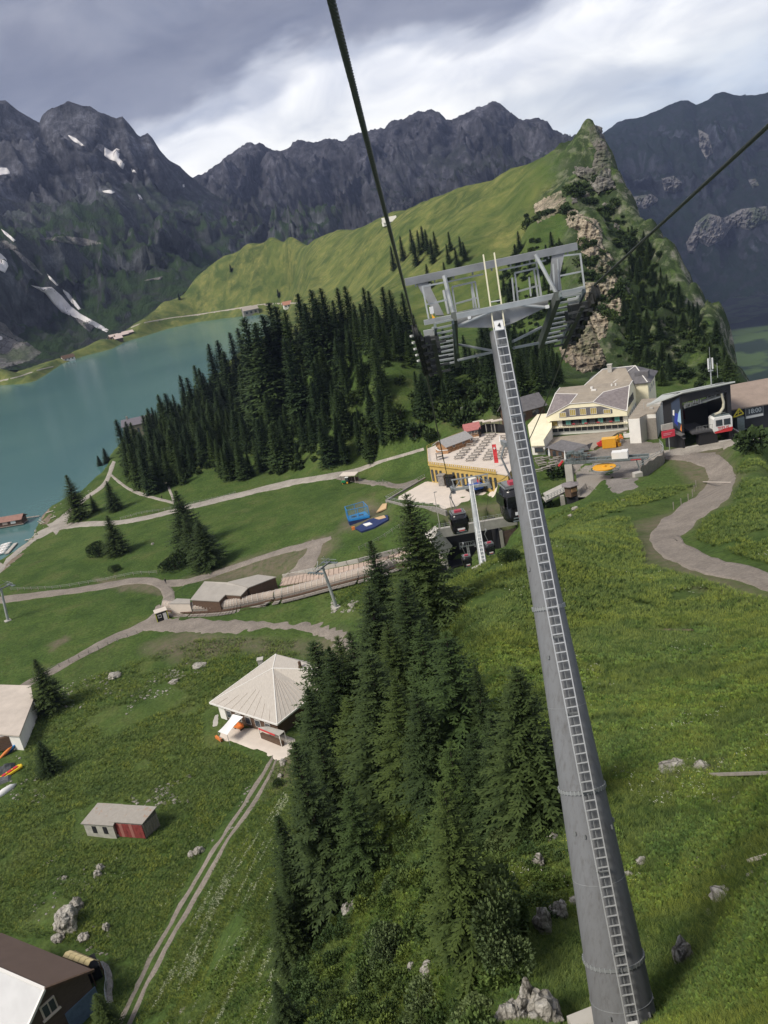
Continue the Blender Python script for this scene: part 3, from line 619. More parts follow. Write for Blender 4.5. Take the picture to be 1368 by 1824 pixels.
strip('farm_track', [(492,1344,16),(476,1378,20),(444,1430,22),(402,1492,22),(362,1558,23),(322,1628,24),(282,1698,25),(252,1758,26),(226,1815,28),(206,1862,30)], M_GRAVEL2, .05, side=(-.5,-.06), jit=.2, n=5)
strip('farm_track', [(492,1344,16),(476,1378,20),(444,1430,22),(402,1492,22),(362,1558,23),(322,1628,24),(282,1698,25),(252,1758,26),(226,1815,28),(206,1862,30)], M_GRAVEL2, .05, side=(.08,.5), jit=.2, n=5)
strip('trail', [(1036,1138,8),(1060,1128,6),(1120,1121,4),(1200,1122,4),(1280,1121,3),(1380,1119,4)], M_DIRT, .07, n=5)
strip('trail', [(186,606,2.5),(225,588,3),(250,577,3),(300,567,2.5),(340,562,2.5),(400,553,3),(470,542,3),(530,540,3)], M_GRAVEL, .5, n=4, dmin=800)
strip('trail', [(-20,682,2.5),(30,672,2.5),(60,662,2.5),(95,653,2)], M_GRAVEL, .5, n=4, dmin=800)
drape('hotel_yard', [(1000,812),(1060,800),(1120,778),(1186,788),(1192,812),(1150,845),(1138,872),(1092,884),(1050,850),(1010,845),(960,830)], M_ASPH, .05)
drape('lake_beach', [(70,905),(88,893),(96,905),(94,925),(86,940),(72,948),(66,935),(60,920)], M_DIRT, .10)
drape('lake_beach', [(58,962),(66,958),(40,992),(10,1016),(-30,1040),(-34,1030),(0,1006),(30,984)], M_DIRT, .10)
# ------------------------------------------------------------------ snow, scree and pale rock bands lying on the mountains
from mathutils.bvhtree import BVHTree
def _bvh_of(o):
 me = o.data; return BVHTree.FromPolygons([v.co.copy() for v in me.vertices], [tuple(p.vertices) for p in me.polygons], epsilon=0.0)
BV = {'left': _bvh_of(left), 'right': _bvh_of(right), 'centre': _bvh_of(centre)}
def far_patch(name, px, m, bv, lift=6.0, step=2.0, bulge=0.0, kind='structure'):
 poly = []
 for i in range(len(px)):
  (x0, y0), (x1, y1) = px[i], px[(i+1) % len(px)]; k = max(1, int(math.hypot(x1-x0, y1-y0)/step))
  for j in range(k): poly.append(Vector((x0+(x1-x0)*j/k+mnoise.noise(Vector((x0+j, y0, 1)))*(1.5 if bulge else .5), y0+(y1-y0)*j/k+mnoise.noise(Vector((x0, y0+j, 5)))*(1.5 if bulge else .5))))
 arr = np.array([(p.x, p.y) for p in poly]); g = np.arange(0, 1)
 gx, gy = np.meshgrid(np.arange(arr[:, 0].min(), arr[:, 0].max(), step), np.arange(arr[:, 1].min(), arr[:, 1].max(), step)); gx = gx.ravel(); gy = gy.ravel()
 s = poly_sd(gx, gy, arr); pts = poly+[Vector((x, y)) for x, y in zip(gx[s < -step*.4], gy[s < -step*.4])]
 co, _, fc, *_r = delaunay_2d_cdt(pts, [(i, (i+1) % len(poly)) for i in range(len(poly))], [], 1, 1e-4)
 V = []; last = None
 for c in co:
  d = D(c.x, c.y).normalized(); h = bv.ray_cast(EYE, d)
  if h[0] is None: h = (last,) if last else None
  if h is None or h[0] is None: V.append(EYE+d*3000); continue
  last = h[0]; sdv = -float(poly_sd(np.array([c.x]), np.array([c.y]), arr)[0])
  b_ = 0 if not bulge else bulge*min(1, max(0, sdv)/6)*(.6+.8*float(ridged(np.array([c.x/5.0]), np.array([c.y/9.0]), 3, 4)[0]))
  V.append(h[0]-d*(lift*(1 if sdv > .3 else .2)+max(b_, 0)))
 me = bpy.data.meshes.new(name); me.from_pydata(V, [], fc); me.materials.append(m); me.polygons.foreach_set('use_smooth', [not bulge]*len(me.polygons)); me.update()
 o = bpy.data.objects.new(name, me); COL.objects.link(o); return tag(o, kind=kind)
for px in ([(186,262),(200,270),(207,264),(213,266),(212,281),(222,292),(219,302),(213,297),(207,288),(195,284),(186,278)], [(119,239),(135,246),(150,259),(146,260),(130,251)], [(-6,298),(12,299),(20,309),(0,312),(-8,311)],
  [(182,340),(195,338),(206,342),(200,345),(185,343)], [(245,345),(250,348),(254,355),(249,356)], [(233,300),(240,303),(243,308),(236,307)], [(-12,445),(2,452),(11,461),(15,474),(9,486),(-10,478)],
  [(55,508),(75,512),(92,511),(110,527),(125,544),(142,558),(162,569),(182,580),(194,588),(190,592),(170,583),(150,574),(130,564),(110,556),(95,541),(80,522)],
  [(110,514),(122,522),(134,536),(144,550),(140,552),(126,538),(114,522)], [(2,408),(12,414),(28,428),(24,431),(8,417)], [(-6,595),(6,599),(6,608),(-6,606)], [(84,488),(92,495),(104,508),(101,509),(88,497)],
  [(325,329),(328,328),(329,333),(326,334)]):
 far_patch('snow_patch', px, M_SNOW, BV['left'], 5)
M_SCREE = rock_mat('grey_scree', [(.10, .10, .10), (.16, .155, .155), (.22, .21, .205), (.28, .27, .26)], .05, (1, 1, 1))
for px in ([(-10,568),(10,578),(24,596),(44,606),(60,618),(74,628),(60,640),(30,650),(-10,660)], [(-10,430),(10,428),(30,440),(34,446),(14,444),(-10,440)], [(70,425),(110,420),(150,424),(185,434),(150,438),(110,432)],
  [(120,545),(140,560),(170,580),(160,592),(140,575)], [(255,500),(262,498),(290,492),(286,498)], [(18,440),(36,450),(60,470),(76,490),(60,482),(40,464)]):
 far_patch('scree_field', px, M_SCREE, BV['left'], 4)
M_PALE = rock_mat('pale_rock_wall', [(.08, .08, .09), (.15, .145, .15), (.22, .21, .21), (.30, .29, .29)], .02, (.6, .6, 1.6))
for px in ([(1178,318),(1200,313),(1216,326),(1204,345),(1184,341)], [(1222,432),(1234,412),(1240,396),(1262,380),(1290,388),(1320,372),(1366,367),(1372,392),(1334,410),(1304,404),(1286,428),(1262,440),(1244,430),(1236,452),(1226,450)],
  [(1244,230),(1262,240),(1270,272),(1258,284),(1246,262)], [(1120,352),(1160,345),(1176,356),(1150,372),(1125,366)], [(1332,320),(1346,318),(1352,330),(1340,336)]):
 far_patch('pale_cliff', px, M_PALE, BV['right'], 6, 2.5, 40)
M_CLIFFG = rock_mat('grey_cliff', [(.06, .055, .048), (.16, .15, .13), (.25, .235, .205), (.34, .32, .285)], .16, (.5, .5, 2.2))
# ------------------------------------------------------------------ crag faces: the rock standing out of the hill
def crag(px, depth_bump, step=2.2, dmin=330, seed=0):
 poly = []
 for i in range(len(px)):
  (x0, y0), (x1, y1) = px[i], px[(i+1) % len(px)]; k = max(1, int(math.hypot(x1-x0, y1-y0)/step))
  for j in range(k): poly.append(Vector((x0+(x1-x0)*j/k+mnoise.fractal(Vector((x0+j*.5, y0, 1)), .8, 2.0, 4)*4.5, y0+(y1-y0)*j/k+mnoise.fractal(Vector((x0, y0+j*.5, 5)), .8, 2.0, 4)*4.5)))
 arr = np.array([(p.x, p.y) for p in poly])
 gx, gy = np.meshgrid(np.arange(arr[:, 0].min(), arr[:, 0].max(), step), np.arange(arr[:, 1].min(), arr[:, 1].max(), step)); gx = gx.ravel(); gy = gy.ravel()
 s = poly_sd(gx, gy, arr); pts = poly+[Vector((x, y)) for x, y in zip(gx[s < -step*.4], gy[s < -step*.4])]
 co, _, fc, *_r = delaunay_2d_cdt(pts, [(i, (i+1) % len(poly)) for i in range(len(poly))], [], 1, 1e-4)
 xs = np.array([c.x for c in co]); ys = np.array([c.y for c in co]); H = hits(list(zip(xs, ys)), dmin)
 dist = np.array([math.hypot(h[0], h[1]) for h in H]); A = np.c_[np.ones(len(xs)), xs, ys]; k_, *_q = np.linalg.lstsq(A, dist, rcond=None); pl = A @ k_
 sd = -poly_sd(xs, ys, arr); w = np.clip(sd/5, 0, 1); dd = np.maximum(np.minimum(dist, dist*(1-w)+pl*w), dist-3.5)
 ang = ys*.98+xs*.2
 b = (np.abs(pnoise(xs/18+seed, ang/7, 3+seed))*1.5+ridged(xs/14, ang/30, 4, 8+seed)*.9+ridged(xs/30, ang/5, 3, 28+seed)*.5)
 dd = dd-w*depth_bump*(.35+b)-1.0*(sd > .5)
 V = [tuple(PR(x, y, d)) for x, y, d in zip(xs, ys, dd)]
 me = bpy.data.meshes.new('rock_cliff'); me.from_pydata(V, [], fc); me.materials.append(M_CLIFF if seed in (1, 2, 3, 4) else M_CLIFFG); me.update()
 o = bpy.data.objects.new('rock_cliff', me); COL.objects.link(o); return tag(o, kind='structure')
for k, (px, b) in enumerate([
 ([(1050,227),(1060,223),(1071,226),(1078,248),(1088,279),(1088,313),(1098,337),(1081,337),(1064,347),(1047,323),(1020,309),(1026,296),(1054,299),(1061,268),(1050,251)], 2.2),
 ([(951,364),(975,350),(999,339),(1011,361),(1009,371),(979,388),(955,398)], 2.0),
 ([(1009,374),(1025,372),(1038,384),(1062,391),(1074,412),(1071,433),(1092,460),(1102,508),(1112,542),(1105,580),(1092,570),(1078,528),(1060,495),(1047,467),(1027,433),(1030,412),(1009,402)], 2.6),
 ([(1046,468),(1060,495),(1078,528),(1086,560),(1080,600),(1066,606),(1050,566),(1040,520)], 2.0),
 ([(996,621),(1030,587),(1050,566),(1064,604),(1081,645),(1074,655),(1037,665),(1003,641)], 2.4),
 ([(1037,343),(1050,340),(1053,357),(1040,360)], 1.2), ([(1094,391),(1105,400),(1103,411),(1093,405)], 1.2), ([(1172,564),(1187,578),(1187,598),(1176,592)], 1.4), ([(1018,352),(1028,349),(1030,362),(1019,364)], 1.0), ([(1074,360),(1084,362),(1086,380),(1075,376)], 1.2), ([(1064,455),(1074,470),(1070,486),(1060,470)], 1.0),
 ]): crag(px, b, seed=k)
# ------------------------------------------------------------------ vegetation
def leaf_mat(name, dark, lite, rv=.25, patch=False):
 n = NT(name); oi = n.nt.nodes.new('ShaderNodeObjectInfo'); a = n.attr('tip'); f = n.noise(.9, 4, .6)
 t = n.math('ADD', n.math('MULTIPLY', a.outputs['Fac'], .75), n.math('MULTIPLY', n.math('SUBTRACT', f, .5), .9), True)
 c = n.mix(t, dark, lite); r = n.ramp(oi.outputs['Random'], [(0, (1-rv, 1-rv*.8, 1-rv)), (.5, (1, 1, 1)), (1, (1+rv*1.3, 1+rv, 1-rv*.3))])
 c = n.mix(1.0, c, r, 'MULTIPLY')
 if patch:
  g = n.nt.nodes.new('ShaderNodeNewGeometry').outputs['Position']; a1 = n.noise(.11, 5, .65, .6, vec=g); a2 = n.noise(.45, 4, .6, .3, vec=g)
  c = n.mix(n.ramp(a1, [(.42, 0), (.62, .75)]), c, n.mix(1.0, c, (1.5, 1.28, .85), 'MULTIPLY')); c = n.mix(n.ramp(a2, [(.36, .8), (.52, 0)]), c, n.mix(1.0, c, (.50, .62, .55), 'MULTIPLY'))
 n.color(c); n.b.inputs['Roughness'].default_value = .75
 return n.m
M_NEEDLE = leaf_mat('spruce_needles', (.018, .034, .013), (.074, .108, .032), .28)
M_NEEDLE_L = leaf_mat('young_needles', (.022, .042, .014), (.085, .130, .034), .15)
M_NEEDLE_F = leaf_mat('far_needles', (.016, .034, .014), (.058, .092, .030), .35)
M_LEAF = leaf_mat('alder_leaves', (.045, .078, .028), (.155, .20, .085), .2)
M_LEAF_F = leaf_mat('scrub_leaves', (.018, .034, .012), (.052, .082, .026), .3)
M_BARK = mat('bark', (.075, .058, .045), .9, var=.4, scale=2, bump=.5, bscale=12)
def quads_mesh(name, V, tip, m, nv=4):
 V = np.array(V, dtype=np.float32).reshape(-1, 3); n = len(V)//nv
 me = bpy.data.meshes.new(name); me.vertices.add(len(V)); me.vertices.foreach_set('co', V.ravel())
 me.loops.add(len(V)); me.loops.foreach_set('vertex_index', np.arange(len(V), dtype=np.int32)); me.polygons.add(n)
 me.polygons.foreach_set('loop_start', np.arange(0, len(V), nv, dtype=np.int32)); me.polygons.foreach_set('loop_total', np.full(n, nv, dtype=np.int32))
 me.update(calc_edges=True); me.materials.append(m)
 if tip is not None: a = me.attributes.new('tip', 'FLOAT', 'POINT'); a.data.foreach_set('value', np.array(tip, dtype=np.float32))
 return me
def spruce_mesh(H, R, seed, whorl=.55, nb=9, seg=6, tw=.42, hang=True, m=None, top=.0, gaps=.08):
 """needle sprays along drooping whorled boughs; unit is metres"""
 q = random.Random(seed); V = []; T = []
 def quad(p, d, up, l, w, t0, t1):
  s = d.cross(up); s = s.normalized() if s.length > 1e-5 else Vector((1, 0, 0))
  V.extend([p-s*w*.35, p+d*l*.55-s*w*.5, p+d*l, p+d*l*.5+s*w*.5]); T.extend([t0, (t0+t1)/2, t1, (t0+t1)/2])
 z = H*.05+q.random()*.3; k = 0
 while z < H*.985:
  f = 1-z/H; prof = (f**.82)*(1-.22*max(0, f-.8)/.2); n = max(4, int(nb*(.55+.6*f)+q.random()*2)); ph = q.random()*6.28; k += 1
  layer = 1+q.uniform(-.13, .13)
  for b in range(n):
   if q.random() < gaps: continue
   az = ph+6.283*b/n+q.uniform(-.22, .22); L = R*prof*layer*q.uniform(.72, 1.16)+.18
   o = Vector((math.cos(az), math.sin(az), 0)); zz = z+q.uniform(-.25, .25)*whorl*1.4
   ns = max(2, int(seg*(.4+.75*L/R))); a0 = .35*(1-f)+.12; prev = Vector((0, 0, zz)); dr = q.uniform(.30, .50)*(.35+f)
   side = Vector((-o.y, o.x, 0)); bend = q.uniform(-.18, .18)
   for i in range(1, ns+1):
    t = i/ns; hz = zz+L*(a0*t-dr*t*t+.16*t**4); cur = o*(L*t)+side*(bend*L*t*t); cur.z = hz
    d = (cur-prev).normalized(); wl = tw*(.55+.75*math.sin(math.pi*min(.95, t*.78+.15)))*(.32+.80*prof)
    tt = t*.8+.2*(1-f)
    for s_ in (-1, 1):
     dd = (d*.75+side*s_*q.uniform(.75, 1.15)+Vector((0, 0, q.uniform(-.42, .02)))).normalized()
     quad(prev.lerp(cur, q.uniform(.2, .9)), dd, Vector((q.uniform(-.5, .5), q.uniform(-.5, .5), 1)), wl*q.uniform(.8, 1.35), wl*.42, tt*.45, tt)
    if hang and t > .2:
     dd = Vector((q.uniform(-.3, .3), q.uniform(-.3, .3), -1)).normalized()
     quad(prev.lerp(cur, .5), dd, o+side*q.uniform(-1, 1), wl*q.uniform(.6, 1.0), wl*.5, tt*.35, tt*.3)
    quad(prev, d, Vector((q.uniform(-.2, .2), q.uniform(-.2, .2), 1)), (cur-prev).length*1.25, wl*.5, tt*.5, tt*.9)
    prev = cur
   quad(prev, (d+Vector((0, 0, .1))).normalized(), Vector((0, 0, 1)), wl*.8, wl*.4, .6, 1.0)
  z += whorl*(.62+.55*f)*q.uniform(.85, 1.15)
 for j in range(5): quad(Vector((0, 0, H*.96)), Vector((q.uniform(-.35, .35), q.uniform(-.35, .35), 1)).normalized(), Vector((1, 0, 0)), H*.045, .10+.006*H, .5, 1.0)
 return quads_mesh('spruce_crown', V, T, m or M_NEEDLE)
def trunk_mesh(H, r):
 b = MB(); b.tube([(0, 0, -.6), (0, 0, H*.3), (.02, 0, H*.7), (0, 0, H*.97)], [r*1.15, r*.85, r*.4, .02], 7)
 me = bpy.data.meshes.new('spruce_trunk'); me.from_pydata(b.v, [], b.f); me.materials.append(M_BARK); return me
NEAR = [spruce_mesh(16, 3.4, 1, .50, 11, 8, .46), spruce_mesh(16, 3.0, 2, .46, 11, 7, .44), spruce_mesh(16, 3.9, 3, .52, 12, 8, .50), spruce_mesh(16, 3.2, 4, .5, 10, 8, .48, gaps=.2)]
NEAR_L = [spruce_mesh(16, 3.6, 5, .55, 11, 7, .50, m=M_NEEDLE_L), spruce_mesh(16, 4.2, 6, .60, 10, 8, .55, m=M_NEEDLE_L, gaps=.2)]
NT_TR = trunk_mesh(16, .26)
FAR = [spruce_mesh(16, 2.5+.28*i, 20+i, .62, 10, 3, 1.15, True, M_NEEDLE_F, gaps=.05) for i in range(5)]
FAR_TR = trunk_mesh(16, .24)
RW = 1.45
def make_tree(loc, H, R, crown, trunk, label, group, cat='tree', name='spruce_tree', tilt=0.03, parts=True):
 """H height, R crown radius relative to the modelled tree"""
 rz = rnd.uniform(0, 6.28); s = H/16.0
 e = empty(name, loc, rz, label, cat, group); w = s*R*(RW if trunk is not FAR_TR else 1.15); e.scale = (w, w, s); e.rotation_euler.x = rnd.uniform(-tilt, tilt); e.rotation_euler.y = rnd.uniform(-tilt, tilt)
 for nm, md in (('crown', crown), ('trunk', trunk)):
  o = bpy.data.objects.new(nm, md); COL.objects.link(o); o.parent = e
 return e
def tree_px(top, base, label, group, R=1.0, kind='near', dist=None, dmin=10):
 if dist is None: b = hit(base[0], base[1], dmin)
 else:
  p = PR(top[0], top[1], dist); b = Vector((p.x, p.y, float(ground_z(p.x, p.y))))
 t = PR(top[0], top[1], math.hypot(b.x, b.y)); H = max(3, t.z-b.z)
 m = {'near': NEAR, 'light': NEAR_L, 'far': FAR}[kind]; c = m[rnd.randrange(len(m))]
 if dist is None:
  a = math.atan2(t.x, t.y); d0 = math.hypot(b.x, b.y); b = Vector((math.sin(a)*d0, math.cos(a)*d0, 0)); b.z = float(ground_z(b.x, b.y)); H = max(3, t.z-b.z)
 return make_tree(b, H, R, c, FAR_TR if kind == 'far' else NT_TR, label, group)
GN = 'spruces on the slope below the lift tower'
for top, base, R, kind, lab in [
 ((730,878),(800,1095),.95,'near','tallest dark spruce in front of the concrete gondola portal'),
 ((663,961),(705,1150),.9,'near','pointed dark spruce overlapping the covered conveyor belt'),
 ((658,1047),(715,1270),1.1,'near','spruce with thin pale twigs just below the pointed one by the conveyor'),
 ((711,1032),(775,1210),1.1,'near','broad dark spruce below the tallest one at the portal'),
 ((563,1138),(625,1375),1.15,'near','spruce with ragged boughs hiding the corner of the hipped grey roof'),
 ((619,1123),(665,1340),.8,'near','slim spruce tip rising behind the ragged spruce by the hipped roof'),
 ((603,1132),(655,1350),.8,'near','slim spruce squeezed between the ragged spruce and its taller neighbour'),
 ((655,1164),(710,1420),1.25,'near','wide spruce in the middle of the dense slope cluster'),
 ((746,1114),(800,1310),.95,'light','greener spruce with a forked tip right of the cluster centre'),
 ((790,1123),(855,1330),1.1,'light','bright green spruce bordering the open grass slope'),
 ((582,1155),(640,1390),.9,'near','narrow spruce right behind the ragged one at the hipped roof'),
 ((919,1187),(985,1455),1.2,'near','large broad spruce standing closest beside the steel tower'),
 ((796,1318),(850,1530),.9,'light','pale young spruce in the gap between two large dark ones'),
 ((783,1390),(850,1700),.78,'near','tall dark spruce low on the slope above the leafy alder bush'),
 ((610,1405),(655,1580),.85,'light','short bright spruce standing alone above the white limestone outcrop'),
 ((622,1238),(665,1430),1.15,'near','dark spruce above the short bright one'),
 ((529,1322),(590,1640),.75,'near','tall dark spruce at the edge of the valley beside the farm track'),
 ((560,1300),(610,1560),.75,'near','shadowy spruce behind the short bright one on its valley side'),
 ((495,1454),(545,1660),.9,'near','lower dark spruce next to the streaked meadow'),
 ((487,1590),(515,1745),.9,'near','small spruce at the foot of the slope by the streaked meadow'),
 ((490,1745),(515,1860),.9,'near','lowest spruce of the slope, its tip just above the picture bottom'),
 ((520,1420),(560,1600),.9,'near','narrow spruce between the two tallest at the valley edge'),((505,1530),(540,1700),.9,'near','thin spruce tip at the streaked meadow between two lower ones'),((545,1230),(590,1470),1.0,'near','spruce behind the hipped roof corner, left of the dense cluster'),
 ((838,1301),(895,1480),.9,'near','medium spruce left of the large one beside the steel tower'),
 ((877,1267),(930,1460),.9,'near','spruce half hidden behind the large one beside the steel tower'),
 ((700,1215),(745,1430),1.15,'near','dark spruce filling the gap below the forked one'),
 ((690,1105),(745,1300),1.0,'near','deep green spruce in the shaded heart of the cluster'),
 ((845,1180),(880,1330),.7,'near','slender spruce at the upper edge of the cluster near the grass'),
 ((745,1240),(800,1420),1.1,'near','drooping spruce below the bright green one')]:
 tree_px(top, base, lab, GN, R, kind)
GM = 'single spruces in the meadows by the lake'
for top, base, R, lab in [
 ((118,846),(140,926),1.5,'bushy spruce beside the lakeside road near the benches'), ((161,881),(168,912),1.5,'small spruce between two larger ones by the lakeside road'), ((190,856),(204,910),1.6,'spruce above the bend of the pale footpath'),
 ((190,918),(216,985),1.8,'round spruce just below the lakeside road'), ((314,874),(338,978),1.6,'large spruce standing across the edge of the lakeside road'), ((352,926),(368,1012),1.6,'spruce below the large one at the lakeside road'),
 ((330,915),(345,1000),1.3,'dark spruce tucked between the two big meadow spruces'),
 ((63,1174),(88,1268),1.5,'spruce beside the pale flat roof at the picture edge'), ((68,1320),(80,1382),1.4,'short dark spruce in the stony grass below the flat roof'), ((280,837),(287,876),1.0,'little spruce between the two footpaths'),
 ((184,798),(188,826),1.7,'lone spruce on the lake bank'), ((173,812),(176,834),1.9,'smaller lone spruce on the lake bank'), ((170,1770),(182,1850),1.5,'dark spruce at the gable of the brown chalet')]:
 tree_px(top, base, lab, GM, R*.85, 'near' if base[1] > 900 else 'far')
ZN = [('spruces at the lake end of the wood','dark spruce at the lake end of the dense wood'),('spruces along the crest of the wooded knoll','dark pointed spruce along the crest of the wooded knoll'),('spruces at the road edge of the wood','dark spruce at the lower edge of the wood near the road'),('spruces inside the wood','dark spruce deep inside the wood on the knoll')]
def zone(b):
 d = Vector(b)-EYE; z = d.dot(_F); px, py = 684+d.dot(_R)/z*FPX, 912-d.dot(_U)/z*FPX
 return ZN[0] if px < 330 else ZN[1] if py < 665 else ZN[2] if py > 790 else ZN[3]
GF = 'spruces of the wood on the knoll above the lake'; LF = 'dark spruce in the dense wood on the knoll above the turquoise lake'
for (x, y), d in [((207,746),335),((233,752),330),((262,738),345),((282,702),365),((294,700),360),((320,668),372),((333,672),365),((345,650),380),((368,612),395),((384,606),390),((408,590),400),((424,583),405),((435,562),410),((478,538),410),((490,542),405),
  ((530,522),400),((552,515),395),((572,512),390),((560,530),380),((600,512),400),((615,508),395),((645,512),400),((655,518),395),((680,510),405),((695,515),400),((715,520),400),((540,540),380),((590,535),380),((630,540),385),((670,545),380),((706,548),380),
  ((220,760),325),((245,770),322),((275,765),330),((305,715),350),((355,655),370),((395,625),385),((450,575),395),((465,560),400),((505,550),395),((597,600),350),((510,600),360),((425,650),360),((735,560),400),((730,600),380),((300,745),340),((265,790),320),((228,790),318),((250,800),312)]:
 t_ = tree_px((x, y), (x+11, y+(84 if x < 330 else 92)) if x < 430 else None, LF, GF, rnd.uniform(.95, 1.25), 'far', None if x < 430 else d, 200); t_['group'], t_['label'] = zone(t_.location)
def px_world(poly, dmin=10): return np.array([tuple(hit(x, y, dmin).xy) for x, y in poly])
def scatter(poly, n, mind, excl=(), seed=0):
 q = np.random.RandomState(seed); lo, hi = poly.min(0), poly.max(0); out = []; tries = 0
 while len(out) < n and tries < n*60:
  tries += 1; x, y = q.uniform(lo[0], hi[0]), q.uniform(lo[1], hi[1])
  if poly_sd(np.array([x]), np.array([y]), poly)[0] > 0: continue
  if any(poly_sd(np.array([x]), np.array([y]), e)[0] < 0 for e in excl): continue
  if any((x-a)**2+(y-b)**2 < mind*mind for a, b in out): continue
  out.append((x, y))
 return out
knoll = px_world([(222,842),(262,782),(330,735),(400,690),(450,645),(500,622),(560,612),(640,612),(720,615),(740,650),(800,660),(860,640),(900,620),(985,640),(1000,690),(960,715),(900,728),(840,735),(770,752),(745,790),(690,812),(640,828),(560,838),(500,846),(420,856),(360,872),(318,868),(270,846),(240,860)], 200)
clear = [px_world(p, 200) for p in ([(665,660),(735,662),(742,692),(700,700),(660,684)], [(560,640),(598,640),(590,672),(566,668)], [(810,690),(880,700),(900,740),(820,745)])]
for x, y in scatter(knoll, 175, 5.6, clear, 4):
 z = float(ground_z(x, y)); d = math.hypot(x, y); big = rnd.uniform(13, 21)*(1 if x < 60 else .75)
 make_tree((x, y, z), big, rnd.uniform(.95, 1.35), FAR[rnd.randrange(5)], FAR_TR, zone((x, y, z))[1] if x < 70 else 'dark spruce in the wood between the lift tower and the hotel', zone((x, y, z))[0] if x < 70 else 'spruces of the wood behind the hotel')
GH = 'spruces standing on the sunny alp'
for x, y in [(695,438),(712,420),(730,408),(742,410),(750,402),(757,408),(772,412),(798,412),(795,434),(818,420),(825,430),(735,430),(790,466),(758,470),(320,520),(412,470),(497,515),(810,440),(765,425)]:
 if x > 600: tree_px((x, y), (x+7, y+(44 if x < 780 else 34)), 'spruce of the small group high on the green alp', GH, 1.0, 'far', dmin=450)
 else: make_tree(hit(x, y+14, 500), 14, 1.3, FAR[0], FAR_TR, 'tiny lone spruce on the distant alp above the lake', GH)
crg = px_world([(1118,400),(1140,430),(1180,470),(1230,560),(1290,640),(1320,700),(1240,700),(1180,690),(1120,640),(1110,560),(1125,480),(1112,430)], 330)
for x, y in scatter(crg, 48, 6, [px_world([(1196,560),(1240,600),(1290,690),(1200,690),(1186,620)], 330)], 9):
 make_tree((x, y, float(ground_z(x, y))-.5), rnd.uniform(6, 12), rnd.uniform(1.2, 1.7), FAR[rnd.randrange(5)], FAR_TR, 'spruce clinging to the steep flank below the rocky crag', 'spruces on the steep flank of the crag')
crg2 = px_world([(905,470),(960,430),(1000,440),(1005,560),(990,640),(900,620),(880,560),(890,500)], 330)
for x, y in scatter(crg2, 26, 6, (), 10):
 make_tree((x, y, float(ground_z(x, y))-.5), rnd.uniform(7, 13), rnd.uniform(1.1, 1.5), FAR[rnd.randrange(5)], FAR_TR, 'spruce on the scrubby slope left of the tan cliff', 'spruces left of the tan cliff')
# ---- leafy bushes
def bush_mesh(seed, n, R, H, leaf, m, lobes=7):
 q = random.Random(seed); V = []; T = []; L = [(Vector((q.uniform(-.55, .55)*R, q.uniform(-.55, .55)*R, H*q.uniform(.3, .72))), q.uniform(.35, .6)) for _ in range(lobes)]
 for i in range(n):
  c, r = L[q.randrange(lobes)]; d = Vector((q.gauss(0, 1), q.gauss(0, 1), q.gauss(0, .9)+.25)).normalized(); k = q.uniform(.55, 1.05)**.5
  p = c+Vector((d.x*R*r, d.y*R*r, d.z*H*r*.8))*k; p.z = max(p.z, .03)
  a = (d+Vector((q.uniform(-.8, .8), q.uniform(-.8, .8), q.uniform(-.2, .9)))).normalized(); s = a.cross(Vector((q.uniform(-1, 1), q.uniform(-1, 1), q.uniform(-1, 1)))).normalized()
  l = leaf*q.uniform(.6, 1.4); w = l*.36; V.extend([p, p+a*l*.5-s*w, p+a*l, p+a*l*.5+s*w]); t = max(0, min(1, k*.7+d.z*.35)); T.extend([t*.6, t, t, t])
 return quads_mesh('bush_foliage', V, T, m)
def stems_mesh(seed, R, H, n=9):
 q = random.Random(seed); b = MB()
 for i in range(n):
  a = q.uniform(0, 6.28); r = R*q.uniform(.2, .6); b.tube([(0, 0, -.3), (math.cos(a)*r*.4, math.sin(a)*r*.4, H*.3), (math.cos(a)*r, math.sin(a)*r, H*q.uniform(.55, .85))], [.05, .035, .012], 5)
 me = bpy.data.meshes.new('bush_stems'); me.from_pydata(b.v, [], b.f); me.materials.append(M_BARK); return me
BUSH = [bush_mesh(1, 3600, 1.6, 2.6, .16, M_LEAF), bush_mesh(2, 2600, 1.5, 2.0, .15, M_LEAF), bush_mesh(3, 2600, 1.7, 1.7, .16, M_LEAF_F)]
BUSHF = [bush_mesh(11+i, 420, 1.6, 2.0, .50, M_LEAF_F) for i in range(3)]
STEM = stems_mesh(1, 1.6, 2.2)
def bush(loc, s, md, label, group, name='bush', sz=1.0):
 e = empty(name, loc, rnd.uniform(0, 6.28), label, 'bush', group); e.scale = (s, s, s*sz)
 for nm, m_ in (('foliage', md), ('stems', STEM)):
  o = bpy.data.objects.new(nm, m_); COL.objects.link(o); o.parent = e
 return e
